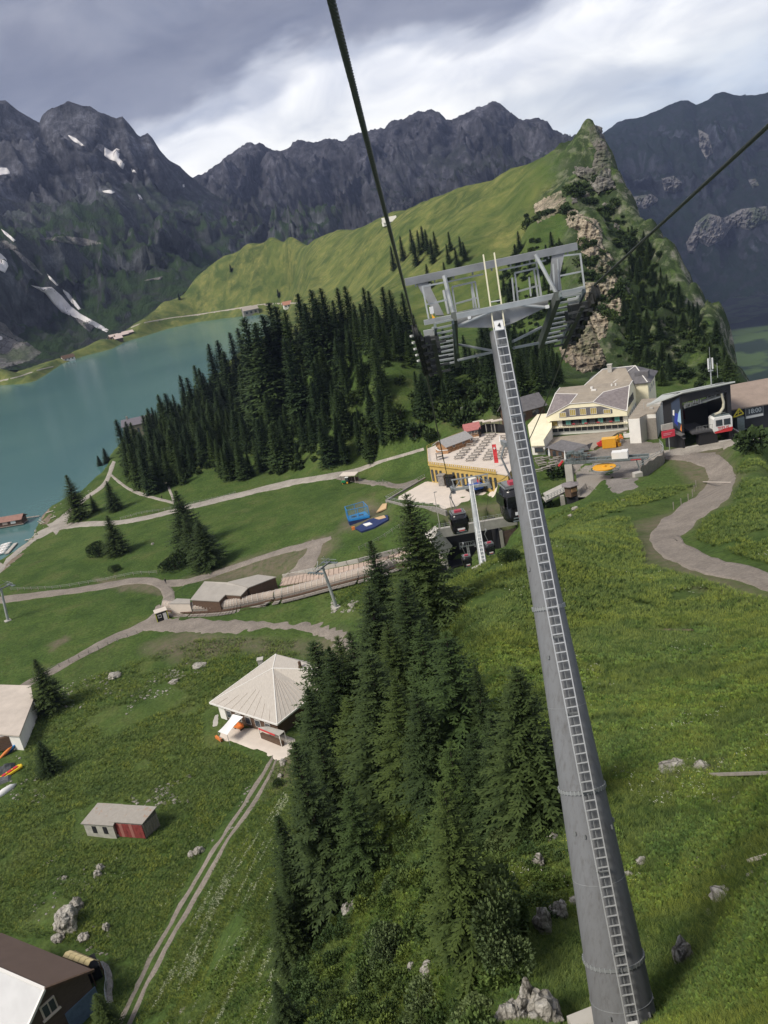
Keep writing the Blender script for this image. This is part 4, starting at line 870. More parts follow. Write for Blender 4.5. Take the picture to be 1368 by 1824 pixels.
for x, y, s, k, sz, lab in [(868,1700,1.0,0,1.4,'tall pale green alder bush below the lowest dark spruce'),(905,1720,.7,0,1.1,'smaller alder bush against the tall pale one'),(700,1720,.85,0,1.2,'narrow alder bush on the shaded slope left of the tall one'),(592,1620,.85,1,1.1,'alder bush just left of the white limestone outcrop'),
 (705,1590,.7,1,1,'low alder bush right of the dead branch'),(690,1540,.6,1,1,'small bush behind the dead branch'),(760,1815,.9,1,1,'bush at the foot of the slope near the picture bottom'),(600,1800,.7,2,1,'dark low bush on the shaded foot of the slope'),(905,1520,.8,1,1,'bush under the large spruce beside the tower'),(960,1500,.7,2,1,'shaded bush right of the one under the large spruce'),
 (650,1760,.6,1,1,'grey green bush low on the shaded slope'),(545,1560,.8,2,1,'shaded bush between the dark spruces at the valley edge'),(850,1830,.6,1,1,'bush left of the pale boulders at the bottom'),(500,1400,.7,2,1,'bush at the end of the farm track'),
 (735,1505,.8,2,1,'shaded bush above the dead branch'),(925,1345,.9,1,.9,'bush at the crest near the yellow flowers')]:
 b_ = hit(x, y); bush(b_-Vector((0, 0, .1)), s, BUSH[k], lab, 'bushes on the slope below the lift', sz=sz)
for x, y, s, lab in [(178,990,2.6,'round dark bush touching the spruce below the road'),(315,1014,2.6,'round dark bush above the valley road'),(204,1018,1.3,'small dark bush alone in the meadow'),(298,1016,1.8,'dark bush beside the round one above the valley road'),(1020,870,1.0,'bush under the wooden footbridge'),
 (990,850,1.6,'bush in front of the cafe tables'),(1010,845,1.6,'bush beside the chairlift pylon'),(965,905,1.6,'dark bush behind the steel tower'),(1345,800,2.4,'bush at the foot of the shrubby bank'),(905,1000,1.0,'bush right of the small tower base'),(800,1000,1.4,'bush at the corner of the portal')][:-1]:
 b_ = hit(x, y); bush(b_-Vector((0, 0, .15)), s, BUSHF[rnd.randrange(3)] if y < 940 else BUSH[2], lab, 'bushes around the station')
rb = px_world([(1316,850),(1330,800),(1368,760),(1460,740),(1480,960),(1380,985),(1330,950)], 60)
for x, y in scatter(rb, 46, 2.6, (), 12): bush((x, y, float(ground_z(x, y))-.2), rnd.uniform(.9, 1.5), BUSHF[rnd.randrange(3)], 'green shrub of the dense bank at the bend of the gravel road', 'shrubs on the bank by the gravel road')
kb = px_world([(560,700),(700,720),(820,700),(905,690),(900,750),(830,760),(760,790),(640,800),(540,790),(480,760)], 200)
for x, y in scatter(kb, 46, 5, (), 14): bush((x, y, float(ground_z(x, y))-.2), rnd.uniform(1.6, 2.8), BUSHF[rnd.randrange(3)], 'leafy bush under the spruces of the knoll', 'bushes in the wood on the knoll')
kb = px_world([(1020,330),(1100,340),(1130,430),(1110,470),(1080,400),(1015,350),(1050,560),(1070,560),(1100,650),(1180,680),(1150,560),(1110,500),(940,380),(930,420),(1000,395)], 330)
for x, y in scatter(kb, 44, 3.5, (), 15): bush((x, y, float(ground_z(x, y))-.3), rnd.uniform(1.6, 3.0), BUSHF[rnd.randrange(3)], 'green scrub growing between the rock faces of the crag', 'scrub on the crag')
# ---- grass and herbs: points on the ground carrying small leafy tufts
def tuft_mesh(seed, n, h, r, w, broad=False):
 q = random.Random(seed); V = []; T = []
 for i in range(n):
  a = q.uniform(0, 6.28); o = Vector((math.cos(a), math.sin(a), 0)); rr = r*q.random()**.5; p = o*rr*.6+Vector((q.uniform(-.3, .3)*r, q.uniform(-.3, .3)*r, 0)); l = h*q.uniform(.5, 1.1)
  d = (o*q.uniform(.2, 1.1)+Vector((0, 0, q.uniform(.5, 1.1)))).normalized(); s = Vector((-o.y, o.x, 0)); ww = w*q.uniform(.6, 1.3)
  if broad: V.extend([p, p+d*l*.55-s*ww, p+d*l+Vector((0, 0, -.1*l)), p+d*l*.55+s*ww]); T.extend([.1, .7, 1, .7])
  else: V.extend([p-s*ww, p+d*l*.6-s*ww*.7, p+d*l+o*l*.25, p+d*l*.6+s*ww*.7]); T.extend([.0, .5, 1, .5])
 return quads_mesh('tuft', V, T, None)
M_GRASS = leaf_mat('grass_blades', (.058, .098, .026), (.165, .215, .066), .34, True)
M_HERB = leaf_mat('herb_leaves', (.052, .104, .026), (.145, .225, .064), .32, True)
M_FLOW = mat('white_blossom', (.62, .62, .55), .8)
M_FLOWY = mat('yellow_blossom', (.58, .55, .08), .8)
def stuff_points(name, pts, scales, src_mesh, m, label=None):
 src_mesh.materials.clear(); src_mesh.materials.append(m); src = bpy.data.objects.new(name+'_source', src_mesh)
 pts = np.array(pts, dtype=np.float32); me = bpy.data.meshes.new(name); me.vertices.add(len(pts)); me.vertices.foreach_set('co', pts.ravel())
 a = me.attributes.new('sc', 'FLOAT', 'POINT'); a.data.foreach_set('value', np.array(scales, dtype=np.float32))
 a = me.attributes.new('rz', 'FLOAT_VECTOR', 'POINT'); rv = np.zeros((len(pts), 3), np.float32); rv[:, 2] = np.random.RandomState(5).uniform(0, 6.28, len(pts)); a.data.foreach_set('vector', rv.ravel())
 o = bpy.data.objects.new(name, me); COL.objects.link(o)
 ng = bpy.data.node_groups.new(name, 'GeometryNodeTree'); ng.interface.new_socket('Geometry', in_out='INPUT', socket_type='NodeSocketGeometry'); ng.interface.new_socket('Geometry', in_out='OUTPUT', socket_type='NodeSocketGeometry')
 N = ng.nodes.new; i_ = N('NodeGroupInput'); o_ = N('NodeGroupOutput'); ip = N('GeometryNodeInstanceOnPoints'); oi = N('GeometryNodeObjectInfo'); oi.inputs['Object'].default_value = src
 s = N('GeometryNodeInputNamedAttribute'); s.data_type = 'FLOAT'; s.inputs['Name'].default_value = 'sc'; r = N('GeometryNodeInputNamedAttribute'); r.data_type = 'FLOAT_VECTOR'; r.inputs['Name'].default_value = 'rz'
 L = ng.links.new; L(i_.outputs[0], ip.inputs['Points']); L(oi.outputs['Geometry'], ip.inputs['Instance']); L(r.outputs['Attribute'], ip.inputs['Rotation']); L(s.outputs['Attribute'], ip.inputs['Scale']); L(ip.outputs[0], o_.inputs[0])
 mod = o.modifiers.new('scatter', 'NODES'); mod.node_group = ng; return tag(o, kind='stuff')
def ground_pts(n, d0, d1, a0, a1, seed, patch=None, thr=0.0, excl=None, powr=1.0):
 q = np.random.RandomState(seed); L = np.log(d0)+(np.log(d1)-np.log(d0))*q.random(n)**powr; A = np.radians(q.uniform(a0, a1, n)); d = np.exp(L); x, y = np.sin(A)*d, np.cos(A)*d
 k = np.ones(n, bool)
 if patch: k &= fbm(x/patch, y/patch, 3, seed+90) > thr
 for e in (excl or []): k &= poly_sd(x, y, e) > 0
 x, y = x[k], y[k]; return np.c_[x, y, ground_z(x, y)-.02], d[k]
_yards = [(360,1330),(360,1270),(400,1240),(520,1230),(560,1250),(540,1350),(500,1365),(400,1330)],[(255,1020),(320,1045),(340,1030),(520,1030),(640,1090),(690,1150),(620,1180),(560,1140),(450,1138),(330,1140),(235,1135),(60,1225),(20,1215),(200,1125),(280,1085),(288,1060),(262,1045),(0,1082),(0,1058)],[(130,1500),(130,1450),(175,1425),(285,1430),(275,1480),(255,1502)],[(0,1215),(62,1215),(62,1270),(45,1350),(30,1430),(-60,1430),(-60,1215)],[(0,1660),(200,1700),(200,1790),(160,1830),(-60,1900),(-60,1660)],[(920,820),(1010,775),(1368,750),(1368,800),(1230,815),(1190,830),(1150,870),(1090,895),(940,920)],[(680,890),(750,845),(915,850),(905,880),(800,925)]
_road = [px_world(p_, 10) for p_ in _yards]+[px_world([(1110,905),(1250,860),(1230,800),(1300,800),(1325,850),(1300,905),(1250,930),(1240,960),(1300,985),(1400,1010),(1400,1075),(1240,1030),(1150,1005),(1135,960)], 10),
   px_world([(500,1345),(470,1420),(415,1500),(335,1640),(265,1770),(235,1850),(195,1850),(240,1750),(310,1610),(390,1470),(450,1390),(480,1340)], 10)]
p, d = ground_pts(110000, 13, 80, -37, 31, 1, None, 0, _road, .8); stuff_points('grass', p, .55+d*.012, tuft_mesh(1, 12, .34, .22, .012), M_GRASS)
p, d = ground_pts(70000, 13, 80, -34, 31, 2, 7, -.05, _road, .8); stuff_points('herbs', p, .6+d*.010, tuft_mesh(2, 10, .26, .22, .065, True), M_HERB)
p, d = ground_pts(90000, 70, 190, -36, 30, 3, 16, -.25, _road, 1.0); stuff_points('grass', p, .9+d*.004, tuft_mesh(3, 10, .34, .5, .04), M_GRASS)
p, d = ground_pts(9000, 30, 120, -28, 31, 4, 9, .22, _road); stuff_points('wildflowers', p+np.array([0, 0, .22]), .5+d*.012, tuft_mesh(4, 3, .06, .16, .026, True), M_FLOW)
p, d = ground_pts(2600, 25, 110, -2, 31, 5, 9, .30, _road); stuff_points('wildflowers', p+np.array([0, 0, .25]), .5+d*.010, tuft_mesh(5, 3, .06, .16, .03, True), M_FLOWY)
sp = px_world([(505,1400),(470,1440),(415,1520),(345,1640),(285,1760),(255,1840),(480,1840),(510,1700),(520,1560),(520,1440)], 10); q_ = np.random.RandomState(8)
lo, hi = sp.min(0), sp.max(0); n_ = 26000; x = q_.uniform(lo[0], hi[0], n_); y = q_.uniform(lo[1], hi[1], n_)
ax = np.array(hit(492, 1344).xy); bx = np.array(hit(226, 1815).xy); u = (bx-ax)/np.hypot(*(bx-ax)); across = (x*-u[1]+y*u[0]); along = x*u[0]+y*u[1]
k = (poly_sd(x, y, sp) < 0) & (pnoise(across/.9, along/22, 4)*1.0+pnoise(across/2.6, along/9, 9)*.8 > .22); p = np.c_[x[k], y[k], ground_z(x[k], y[k])+.38]
stuff_points('wildflowers', p, np.full(len(p), .9), tuft_mesh(6, 3, .10, .14, .05, True), mat('faded_blossom', (.50, .52, .38), .9))
_q = scatter(knoll, 330, 3.2, clear, 31); _p = np.array([(x, y, float(ground_z(x, y))-.3) for x, y in _q]); stuff_points('wood', _p, np.random.RandomState(3).uniform(.6, 1.05, len(_p)), FAR[2].copy(), M_NEEDLE_F)
_q = scatter(crg, 70, 3.5, [px_world([(1196,560),(1240,600),(1290,690),(1200,690),(1186,620)], 330)], 32); _p = np.array([(x, y, float(ground_z(x, y))-.3) for x, y in _q]); stuff_points('wood', _p, np.random.RandomState(3).uniform(.35, .65, len(_p)), FAR[4].copy(), M_NEEDLE_F)
_q = scatter(knoll, 420, 2.5, (), 33)+scatter(kb, 160, 2.5, (), 34)+scatter(crg2, 120, 2.5, (), 35)+scatter(crg, 160, 3, (), 36); _p = np.array([(x, y, float(ground_z(x, y))-.2) for x, y in _q]); stuff_points('undergrowth', _p, np.random.RandomState(4).uniform(.7, 1.9, len(_p)), BUSHF[1].copy(), M_LEAF_F)
_sb = px_world([(560,1500),(640,1440),(760,1440),(860,1540),(930,1600),(900,1824),(860,1900),(500,1900),(520,1720),(560,1600)], 10)
_q = scatter(_sb, 330, .9, (), 41); _p = np.array([(x, y, float(ground_z(x, y))-.1) for x, y in _q]); stuff_points('shrubbery', _p, np.random.RandomState(6).uniform(.25, .7, len(_p)), bush_mesh(31, 900, 1.6, 1.7, .26, M_LEAF), leaf_mat('shrub_leaves', (.032, .062, .020), (.10, .15, .055), .35, True))
_sb = px_world([(860,1300),(960,1440),(1010,1560),(1000,1640),(930,1620),(880,1500),(850,1400)], 10)
_q = scatter(_sb, 110, .7, (), 42); _p = np.array([(x, y, float(ground_z(x, y))-.1) for x, y in _q]); stuff_points('shrubbery', _p, np.random.RandomState(6).uniform(.15, .38, len(_p)), bush_mesh(32, 900, 1.6, 1.7, .30, M_LEAF), bpy.data.materials['shrub_leaves'])
# ------------------------------------------------------------------ building materials
M_CREAM = mat('cream_render', (.80, .74, .54), .85, var=.08, scale=.4)
M_WHITEW = mat('white_render', (.78, .76, .71), .85, var=.08, scale=.4)
M_SLATE = mat('slate_roof', (.20, .175, .175), .8, var=.22, scale=1.2, bump=.3, bscale=6)
M_DECKR = mat('gravel_flat_roof', (.30, .26, .21), .9, var=.15, scale=.5, bump=.3, bscale=15)
M_GREYR = mat('dark_slate_roof', (.13, .125, .13), .8, var=.2, scale=1)
M_TRIM = mat('white_trim', (.72, .70, .66), .6)
M_GLASS = mat('window_glass', (.05, .06, .07), .08, spec=.6)
M_CURT = mat('gold_curtain', (.40, .31, .10), .7)
M_TURQ = mat('turquoise_shutter', (.10, .32, .28), .6)
M_BLACK = mat('black_cladding', (.022, .022, .024), .55, var=.15, scale=2)
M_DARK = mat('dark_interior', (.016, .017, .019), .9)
M_CONC = mat('concrete', (.42, .40, .36), .85, var=.14, scale=.6, bump=.2, bscale=5)
M_CONCD = mat('stone_wall', (.25, .235, .215), .9, var=.35, scale=2.2, bump=.6, bscale=5)
M_PAVE = mat('pale_paving', (.60, .53, .46), .85, var=.07, scale=.5)
M_YELL = mat('yellow_boards', (.50, .35, .11), .75, var=.12, scale=1)
M_WOOD = mat('honey_wood', (.40, .23, .12), .7, var=.25, scale=2, streak=(1, 1, 6))
M_WOODG = mat('weathered_wood', (.27, .245, .215), .85, var=.25, scale=1.6, streak=(6, 1, 1))
M_WOODD = mat('brown_boards', (.11, .07, .048), .8, var=.25, scale=1.5, streak=(1, 1, 5))
M_RED = mat('red_paint', (.55, .045, .05), .5)
M_REDR = mat('red_roof', (.42, .16, .15), .75, var=.15, scale=2)
M_YEL = mat('yellow_paint', (.72, .36, .03), .5)
M_BLUE = mat('blue_frame', (.03, .25, .62), .5)
M_NAVY = mat('navy_mat', (.022, .035, .11), .55, var=.2, scale=1)
M_GALV = mat('galvanised_steel', (.34, .36, .36), .55, metal=.15, var=.18, scale=1.5, spec=.5)
M_GALVD = mat('galvanised_tube', (.22, .23, .23), .55, metal=.2, var=.22, scale=.8, spec=.5)
M_STEELG = mat('grey_green_machine', (.17, .20, .20), .5, metal=.3, var=.2, scale=2)
M_RUB = mat('black_rubber', (.018, .018, .018), .75)
M_GOND = mat('gondola_black', (.018, .018, .020), .18, spec=.6)
M_GWIN = mat('tinted_window', (.012, .013, .016), .05, spec=.8)
M_WHITE = mat('white_paint', (.74, .74, .72), .5)
M_ORANGE = mat('orange_paint', (.65, .20, .05), .6)
M_SAIL = mat('white_sail', (.78, .78, .76), .7)
class Frame:
 """a local frame: origin, x along a pixel-traced base edge, y into the depth, z up"""
 def __init__(s, a, b, z, ox=0, oy=0, dmin=10):
  A, B = PZ(a[0], a[1], z), PZ(b[0], b[1], z); s.o = A; s.x = (B-A); s.w = s.x.length; s.x.normalize(); s.y = Vector((-s.x.y, s.x.x, 0)); s.rz = math.atan2(s.x.y, s.x.x); s.z = z
 def __call__(s, x, y, z=0): return s.o+s.x*x+s.y*y+Vector((0, 0, z))
 def empty(s, name, x, y, z, label, cat, group=None): return empty(name, s(x, y, z), s.rz, label, cat, group)
 def yz(s, px, py, x=0, y=0):                    # height of a pixel above the frame at local x,y
  p = s(x, y); return PR(px, py, math.hypot(p.x, p.y)).z-s.z
 def loc(s, px, py, z=0):                         # local x,y of a pixel at height z
  p = PZ(px, py, s.z+z)-s.o; return p.dot(s.x), p.dot(s.y)
def window(parent, x, y, z, w, h, side='front', glass=None, frame=None, bars=1, depth=.12, name='window'):
 f = MB(); t = .09; g = MB()
 def pt(u, d, v): return (x+u, y+d, z+v) if side == 'front' else (x+d, y+u, z+v)
 sgn = -1 if side == 'front' else 1
 def bx(mb, u0, u1, v0, v1, d0, d1):
  a = pt(u0, d0, v0); b = pt(u1, d1, v1); mb.box([(a[i]+b[i])/2 for i in range(3)], [abs(a[i]-b[i]) for i in range(3)])
 o = sgn*.03
 bx(f, -w/2, w/2, h-t, h, o, o+sgn*depth); bx(f, -w/2, w/2, 0, t, o, o+sgn*depth); bx(f, -w/2, -w/2+t, t, h-t, o, o+sgn*depth); bx(f, w/2-t, w/2, t, h-t, o, o+sgn*depth)
 for i in range(bars): u = -w/2+w*(i+1)/(bars+1); bx(f, u-t*.35, u+t*.35, t, h-t, o, o+sgn*depth*.8)
 fo = f.build(name, frame or M_TRIM, parent); bx(g, -w/2+t*.5, w/2-t*.5, t*.5, h-t*.5, o+sgn*.01, o+sgn*.05); g.build('pane', glass or M_GLASS, fo); return fo
# ------------------------------------------------------------------ the hotel
Hf = Frame((981,776.5),(1118,768), 25.0); WD = Hf.w
def hotel():
 e = Hf.empty('hotel', 0, 0, 0, 'cream mountain hotel with clipped mansard roof and gold curtained windows', 'hotel'); W_ = WD; D2 = 20.0
 b = MB(); b.box((W_/2, D2/2+.6, 2.55-1), (W_, D2, 7.1)); b.build('wall', M_WHITEW, e)
 b = MB(); b.add([(-.4,-.8,5.0),(-.4,-.8,6.4),(W_*.31,-.8,9.9),(W_*.61,-.8,9.9),(W_+.4,-.8,6.4),(W_+.4,-.8,5.0)]+[(p[0],-.4,p[2]) for p in [(-.4,-.8,5.0),(-.4,-.8,6.4),(W_*.31,-.8,9.9),(W_*.61,-.8,9.9),(W_+.4,-.8,6.4),(W_+.4,-.8,5.0)]], [(0,5,4,3,2,1),(6,7,8,9,10,11),(0,1,7,6),(1,2,8,7),(2,3,9,8),(3,4,10,9),(4,5,11,10),(5,0,6,11)])
 b.build('gable_front', M_CREAM, e)
 b = MB(); x1 = W_+.4; b.add([(x1,-.4,5.0),(x1,-.4,6.4),(x1,7.5,12.3),(x1,12.5,12.3),(x1,20.6,6.4),(x1,20.6,5.0)]+[(x1-.4,p,q) for p, q in [(-.4,5.0),(-.4,6.4),(7.5,12.3),(12.5,12.3),(20.6,6.4),(20.6,5.0)]], [(0,5,4,3,2,1)[::-1],(6,7,8,9,10,11)[::-1]]+[(i,(i+1)%6,6+(i+1)%6,6+i) for i in range(6)])
 b.build('gable_side', M_CREAM, e)
 V = dict(a=(-.5,-.95,6.5), b=(W_*.31,-.95,10.0), c=(W_*.61,-.95,10.0), d=(W_+.5,-.95,6.5), e=(W_*.36,5.5,11.4), f=(W_*.70,5.2,11.4), g=(1.4,6.2,12.0), h=(W_+.5,6.8,12.4), i=(1.4,12.5,12.4), j=(W_+.5,12.8,12.5), k=(-.5,20.8,6.5), l=(W_+.5,20.8,6.5))
 def poly(mb, ks): mb.slab([V[k] for k in ks], .22)
 b = MB()
 for ks in ('abeg', 'cdhf'): poly(b, ks)
 b.slab([V['a'], V['g'], V['i'], V['k']], .22); b.slab([V['i'], V['j'], V['l'], V['k']], .22); rf = b.build('roof', M_SLATE, e)
 b = MB(); b.slab([V['b'], V['c'], V['f'], V['e']], .2); b.slab([V['e'], V['f'], V['h'], V['j'], V['i'], V['g']], .2); b.build('roof_deck', M_DECKR, e)
 b = MB()
 for p, q in ('ge','eb','fc','fh','fd','ba','cd','bc','gi','ag','hj','dh'): b.bar(Vector(V[p])+Vector((0,0,.04)), Vector(V[q])+Vector((0,0,.04)), .22, .14)
 b.build('roof_trim', M_TRIM, e)
 b = MB(); b.box((W_*.52, 8.5, 12.2), (.7,.7,.9)); b.box((W_*.78, 8.8, 12.6), (.4,.4,.7)); b.box((W_*.83, 9.0, 12.6), (.4,.4,.7)); b.box((W_*.56,7,11.9), (1.5,.9,.4)); b.build('roof_vent', M_TRIM, e)
 b = MB(); b.add([(W_*.155,-.86,5.9),(W_*.155,-.86,7.3),(W_*.26,-.86,8.6),(W_*.70,-.86,8.6),(W_*.84,-.86,7.3),(W_*.84,-.86,6.1)]+[(x,-.80,z) for x,z in [(W_*.155,5.9),(W_*.155,7.3),(W_*.26,8.6),(W_*.70,8.6),(W_*.84,7.3),(W_*.84,6.1)]], [(0,5,4,3,2,1)]+[(i,(i+1)%6,6+(i+1)%6,6+i) for i in range(6)])
 b.build('window_band', M_GREYR, e)
 for k, (u, zz, hh, ww) in enumerate([(.205,6.0,1.5,2.0),(.335,6.3,2.0,1.9),(.47,6.3,2.0,1.9),(.605,6.3,2.0,1.9),(.775,6.15,1.35,2.1)]):
  window(e, W_*u, -.86, zz, ww, hh, glass=M_CURT, frame=M_TRIM, bars=2)
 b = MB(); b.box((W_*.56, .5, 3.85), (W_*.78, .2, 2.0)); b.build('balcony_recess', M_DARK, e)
 for k in range(7): window(e, W_*(.25+.105*k), .38, 3.0, 1.7, 1.7, glass=M_TURQ if k % 2 == 0 else M_GLASS, frame=M_WOODD, bars=1)
 b = MB(); b.box((W_*.56, -.72, 2.72), (W_*.86, .12, .22)); b.box((W_*.56, -.72, 3.5), (W_*.86, .06, .07))
 for k in range(34): b.box((W_*.13+W_*.86*k/33, -.72, 3.1), (.06, .05, .8))
 b.build('balcony_rail', M_WOODG, e); b = MB(); b.box((W_*.5, -.1, 2.62), (W_+.6, 1.4, .16)); b.build('balcony_floor', M_CREAM, e)
 window(e, W_*.06, .55, 3.0, 2.2, 1.6, glass=M_CURT, frame=M_GREYR, bars=2)
 b = MB()
 for k in range(4): b.box((W_*(.33+.16*k), -.8, 3.6), (.9, .25, .35))
 b.build('flower_box', mat('flower_red', (.35, .05, .06), .8, var=.4, scale=4), e)
 for k in range(12): window(e, W_*(.04+.078*k)+.5, .57, .9, W_*.074, 1.35, frame=M_TRIM, bars=0)
 for k in range(4): window(e, x1, 3.2+k*2.5, 6.9, 1.9, 2.2, side='side', bars=1, frame=M_GREYR)
 for k in range(5): window(e, W_, 3+k*3.4, 2.9, 1.6, 1.4, side='side', bars=1)
 b = MB(); b.box((W_*.75, 25, 4.7), (W_*.85, 15, 11.4)); b.build('rear_wall', M_CREAM, e)
 x0, x2, y0, y2, z1, z2 = W_*.30, W_*1.22, 16.8, 33.2, 10.5, 14.6
 b = MB(); R0, R1 = (W_*.55, 24.5, z2), (W_*.98, 25, z2)
 b.slab([(x0,y0,z1),(x2,y0,z1),R1,R0], .2); b.slab([(x2,y0,z1),(x2,y2,z1),R1], .2); b.slab([(x2,y2,z1),(x0,y2,z1),R0,R1], .2); b.slab([(x0,y2,z1),(x0,y0,z1),R0], .2); rr = b.build('rear_roof', M_GREYR, e)
 b = MB(); b.slab([(x0+.5,y0-.6,z1+.35),(x2-5,y0-.6,z1+.35),(W_*.86,23.5,z2-.05),(W_*.55,23.5,z2-.05)], .1); b.build('rear_deck', M_DECKR, rr)
 b = MB(); b.bar((x0,y0-.1,z1+.1), R0, .3, .2); b.bar(R0, R1, .3, .2); b.bar(R1, (W_*.7,y0-.5,z1+.5), .25, .2); b.bar(R1, (x2-1,y0,z1+.2), .25, .2); b.build('rear_trim', M_TRIM, rr)
 b = MB(); b.box((W_*.66, 22.5, 15.0), (1.3, 1.3, 2.4)); b.box((W_*.66, 22.5, 16.3), (1.6, 1.6, .25)); b.build('chimney', M_CONC, rr)
 b = MB(); b.box((x2-3.2, 21.5, 12.5), (4.2, 3, 1.8)); b.build('dormer', M_GREYR, rr)
 for k in range(3): window(e, W_*1.175, 20.5+k*4.0, 6.8, 1.3, 1.6, side='side', bars=1)
 b = MB(); b.prism([Hf.loc(*p) for p in ((985,782),(1120,768),(1100,774),(1058,802),(1000,790),(975,800))], -1, .6); b.build('forecourt', M_DECKR, e)
hotel()
def hotel_wings():
 z = 25.0
 e = Hf.empty('hotel_wing', 0, 0, 0, 'low cream wing with a plain sloping roof left of the hotel front', 'building')
 top = [PZ(x, y, z+h)-Hf.o for (x, y), h in (((957,738),5.0),((982,736),5.0),((983,761),4.2),((968,784),3.2),((970,793),3.0),((946,794),3.0),((940,757),4.6))]
 lp = [Vector((p.dot(Hf.x), p.dot(Hf.y), p.z)) for p in top]
 b = MB(); b.slab(lp, .25); b.build('roof', M_CREAM, e)
 b = MB(); n = len(lp); c = sum((p for p in lp), Vector())/n; q = [c+(p-c)*.97 for p in lp]
 b.add([(p.x, p.y, p.z-.3) for p in q]+[(p.x, p.y, -1.5) for p in q], [(i, (i+1) % n, n+(i+1) % n, n+i) for i in range(n)]+[tuple(range(n))]); b.build('wall', M_WHITEW, e)
 x, y = Hf.loc(961, 806, .9); window(e, x, y-.05, .9, 2.6, 1.6, frame=M_WOODD, bars=1)
 a = Hf.empty('hotel_annex', WD+.6, 0, 0, 'white flat roofed annex with a brown panel between the hotel and the black station', 'building')
 def L(px, py, h): x, y = Hf.loc(px, py, h); return (x-WD-.6, y)
 h = 7.2; roof = [L(1119,747,h), L(1143,712,h), L(1183,710,h), L(1168,738,h), L(1152,739,h), L(1139,746,h)]
 b = MB(); b.prism(roof, -1.5, h); b.build('wall', M_WHITEW, a)
 b = MB(); b.prism([(x*.985+.1, y*.985+.1) for x, y in roof], h+.01, h+.25); b.build('flat_roof', M_DECKR, a)
 b = MB(); x, y = L(1165,722,h+.3); b.box((x, y, h+.55), (4, 2.6, .7)); x, y = L(1160,728,h+.3); b.box((x, y, h+.4), (1, 1, .5)); b.tube([(x-2, y, h), (x-2, y, h+2.2)], .12); b.build('roof_unit', M_CONC, a)
 p0, p1 = roof[3], roof[4]
 b = MB(); b.box(((p0[0]+p1[0])/2, min(p0[1], p1[1])-.3, 2.6), (2.6, .5, 7.2)); b.build('brown_panel', M_WOODG, a)
 b = MB(); x, y = L(1128.5,766,1.2); b.box((x, y-.1, 1.1), (1.1, .3, 2.2)); b.build('door', M_DARK, a)
 g = Hf.empty('pavilion', 0, 0, 0, 'low grey roofed pavilion in front of the hotel beside the cafe tables', 'pavilion')
 pr = [Vector((*Hf.loc(x, y, hh), hh)) for x, y, hh in ((972,797,2.6),(1000,783,4.2),(1045,792,4.0),(1056,788,3.0),(1050,801,2.6),(1010,806,2.3))]
 b = MB(); b.slab([pr[0], pr[1], pr[5]], .2); b.slab([pr[1], pr[2], pr[4], pr[5]], .2); b.slab([pr[2], pr[3], pr[4]], .2); b.build('roof', M_GREYR, g)
 b = MB(); b.prism([(p.x*.97+.3, p.y+.4) for p in (pr[0], pr[5], pr[4], pr[2], pr[1])], -1, 2.2); b.build('wall', M_WOODD, g)
 for k in range(4): b = MB(); q = pr[0].lerp(pr[5], .1+.28*k); b.box((q.x, q.y+.1, 1.2), (.9, .1, 1.5)); b.build('window', M_GLASS, g)
hotel_wings()
# ------------------------------------------------------------------ terrace building
Tf = Frame((767,859),(884,855), 20.7)
def terrace():
 zt = Tf.yz(763,826); e = Tf.empty('terrace_building', 0, 0, 0, 'yellow boarded building with a broad pale sun terrace on its roof', 'building')
 dk = [Tf.loc(x, y, zt) for x, y in ((763,827),(761,799),(778,792),(825,773),(903,771),(940,790),(905,846),(884,842))]
 b = MB(); b.prism(dk, zt-.35, zt); b.build('terrace_floor', M_PAVE, e)
 c = (sum(p[0] for p in dk)/8, sum(p[1] for p in dk)/8); b = MB(); b.prism([(c[0]+(p[0]-c[0])*.985, c[1]+(p[1]-c[1])*.985) for p in dk], -2.5, zt-.36); b.build('wall', M_YELL, e)
 b = MB(); A, B = Vector((*dk[0], zt)), Vector((*dk[7], zt)); n = 34
 for i in range(n): p = A.lerp(B, (i+.5)/n); b.box((p.x, p.y-.08, zt+.35), (.42 if i % 2 else .28, .1, 1.0))
 b.bar(A+Vector((0, -.05, -.1)), B+Vector((0, -.05, -.1)), .25, .5); b.bar(A+Vector((0, -.05, .85)), B+Vector((0, -.05, .85)), .12, .1); b.build('parapet', M_YELL, e)
 b = MB(); pts = [Vector((*p, zt)) for p in (dk[0], dk[1], dk[2], dk[3])]
 for p, q in zip(pts, pts[1:]):
  b.bar(p+Vector((0, 0, 1)), q+Vector((0, 0, 1)), .08); b.bar(p+Vector((0, 0, .5)), q+Vector((0, 0, .5)), .05); m = max(2, int((q-p).length/1.8))
  for i in range(m+1): s = p.lerp(q, i/m); b.box((s.x, s.y, zt+.5), (.08, .08, 1))
 b.build('railing', M_YELL, e)
 fy = min(dk[0][1], dk[7][1])
 for i in range(15):
  u = .04+.93*i/14
  if 3 <= i <= 4: continue
  p = A.lerp(B, u); f = MB(); f.box((p.x, p.y-.02, zt*.42), (.62, .22, zt*.62)); f.build('window', M_GLASS, e)
 for u, w in ((.20, 1.9), (.33, 2.4)):
  p = A.lerp(B, u); f = MB(); f.box((p.x, p.y-.9, 1.7), (w, 1.9, 3.4)); f.box((p.x, p.y-.9, 3.5), (w+.5, 2.3, .15)); f.build('porch', M_CONCD if u < .25 else M_DARK, e)
 return e, zt, dk
TE, ZT, DK = terrace()
drape('apron', [(692,893),(759,854),(888,857),(905,866),(866,882),(794,909),(776,903)], M_PAVE, .12, jit=0)
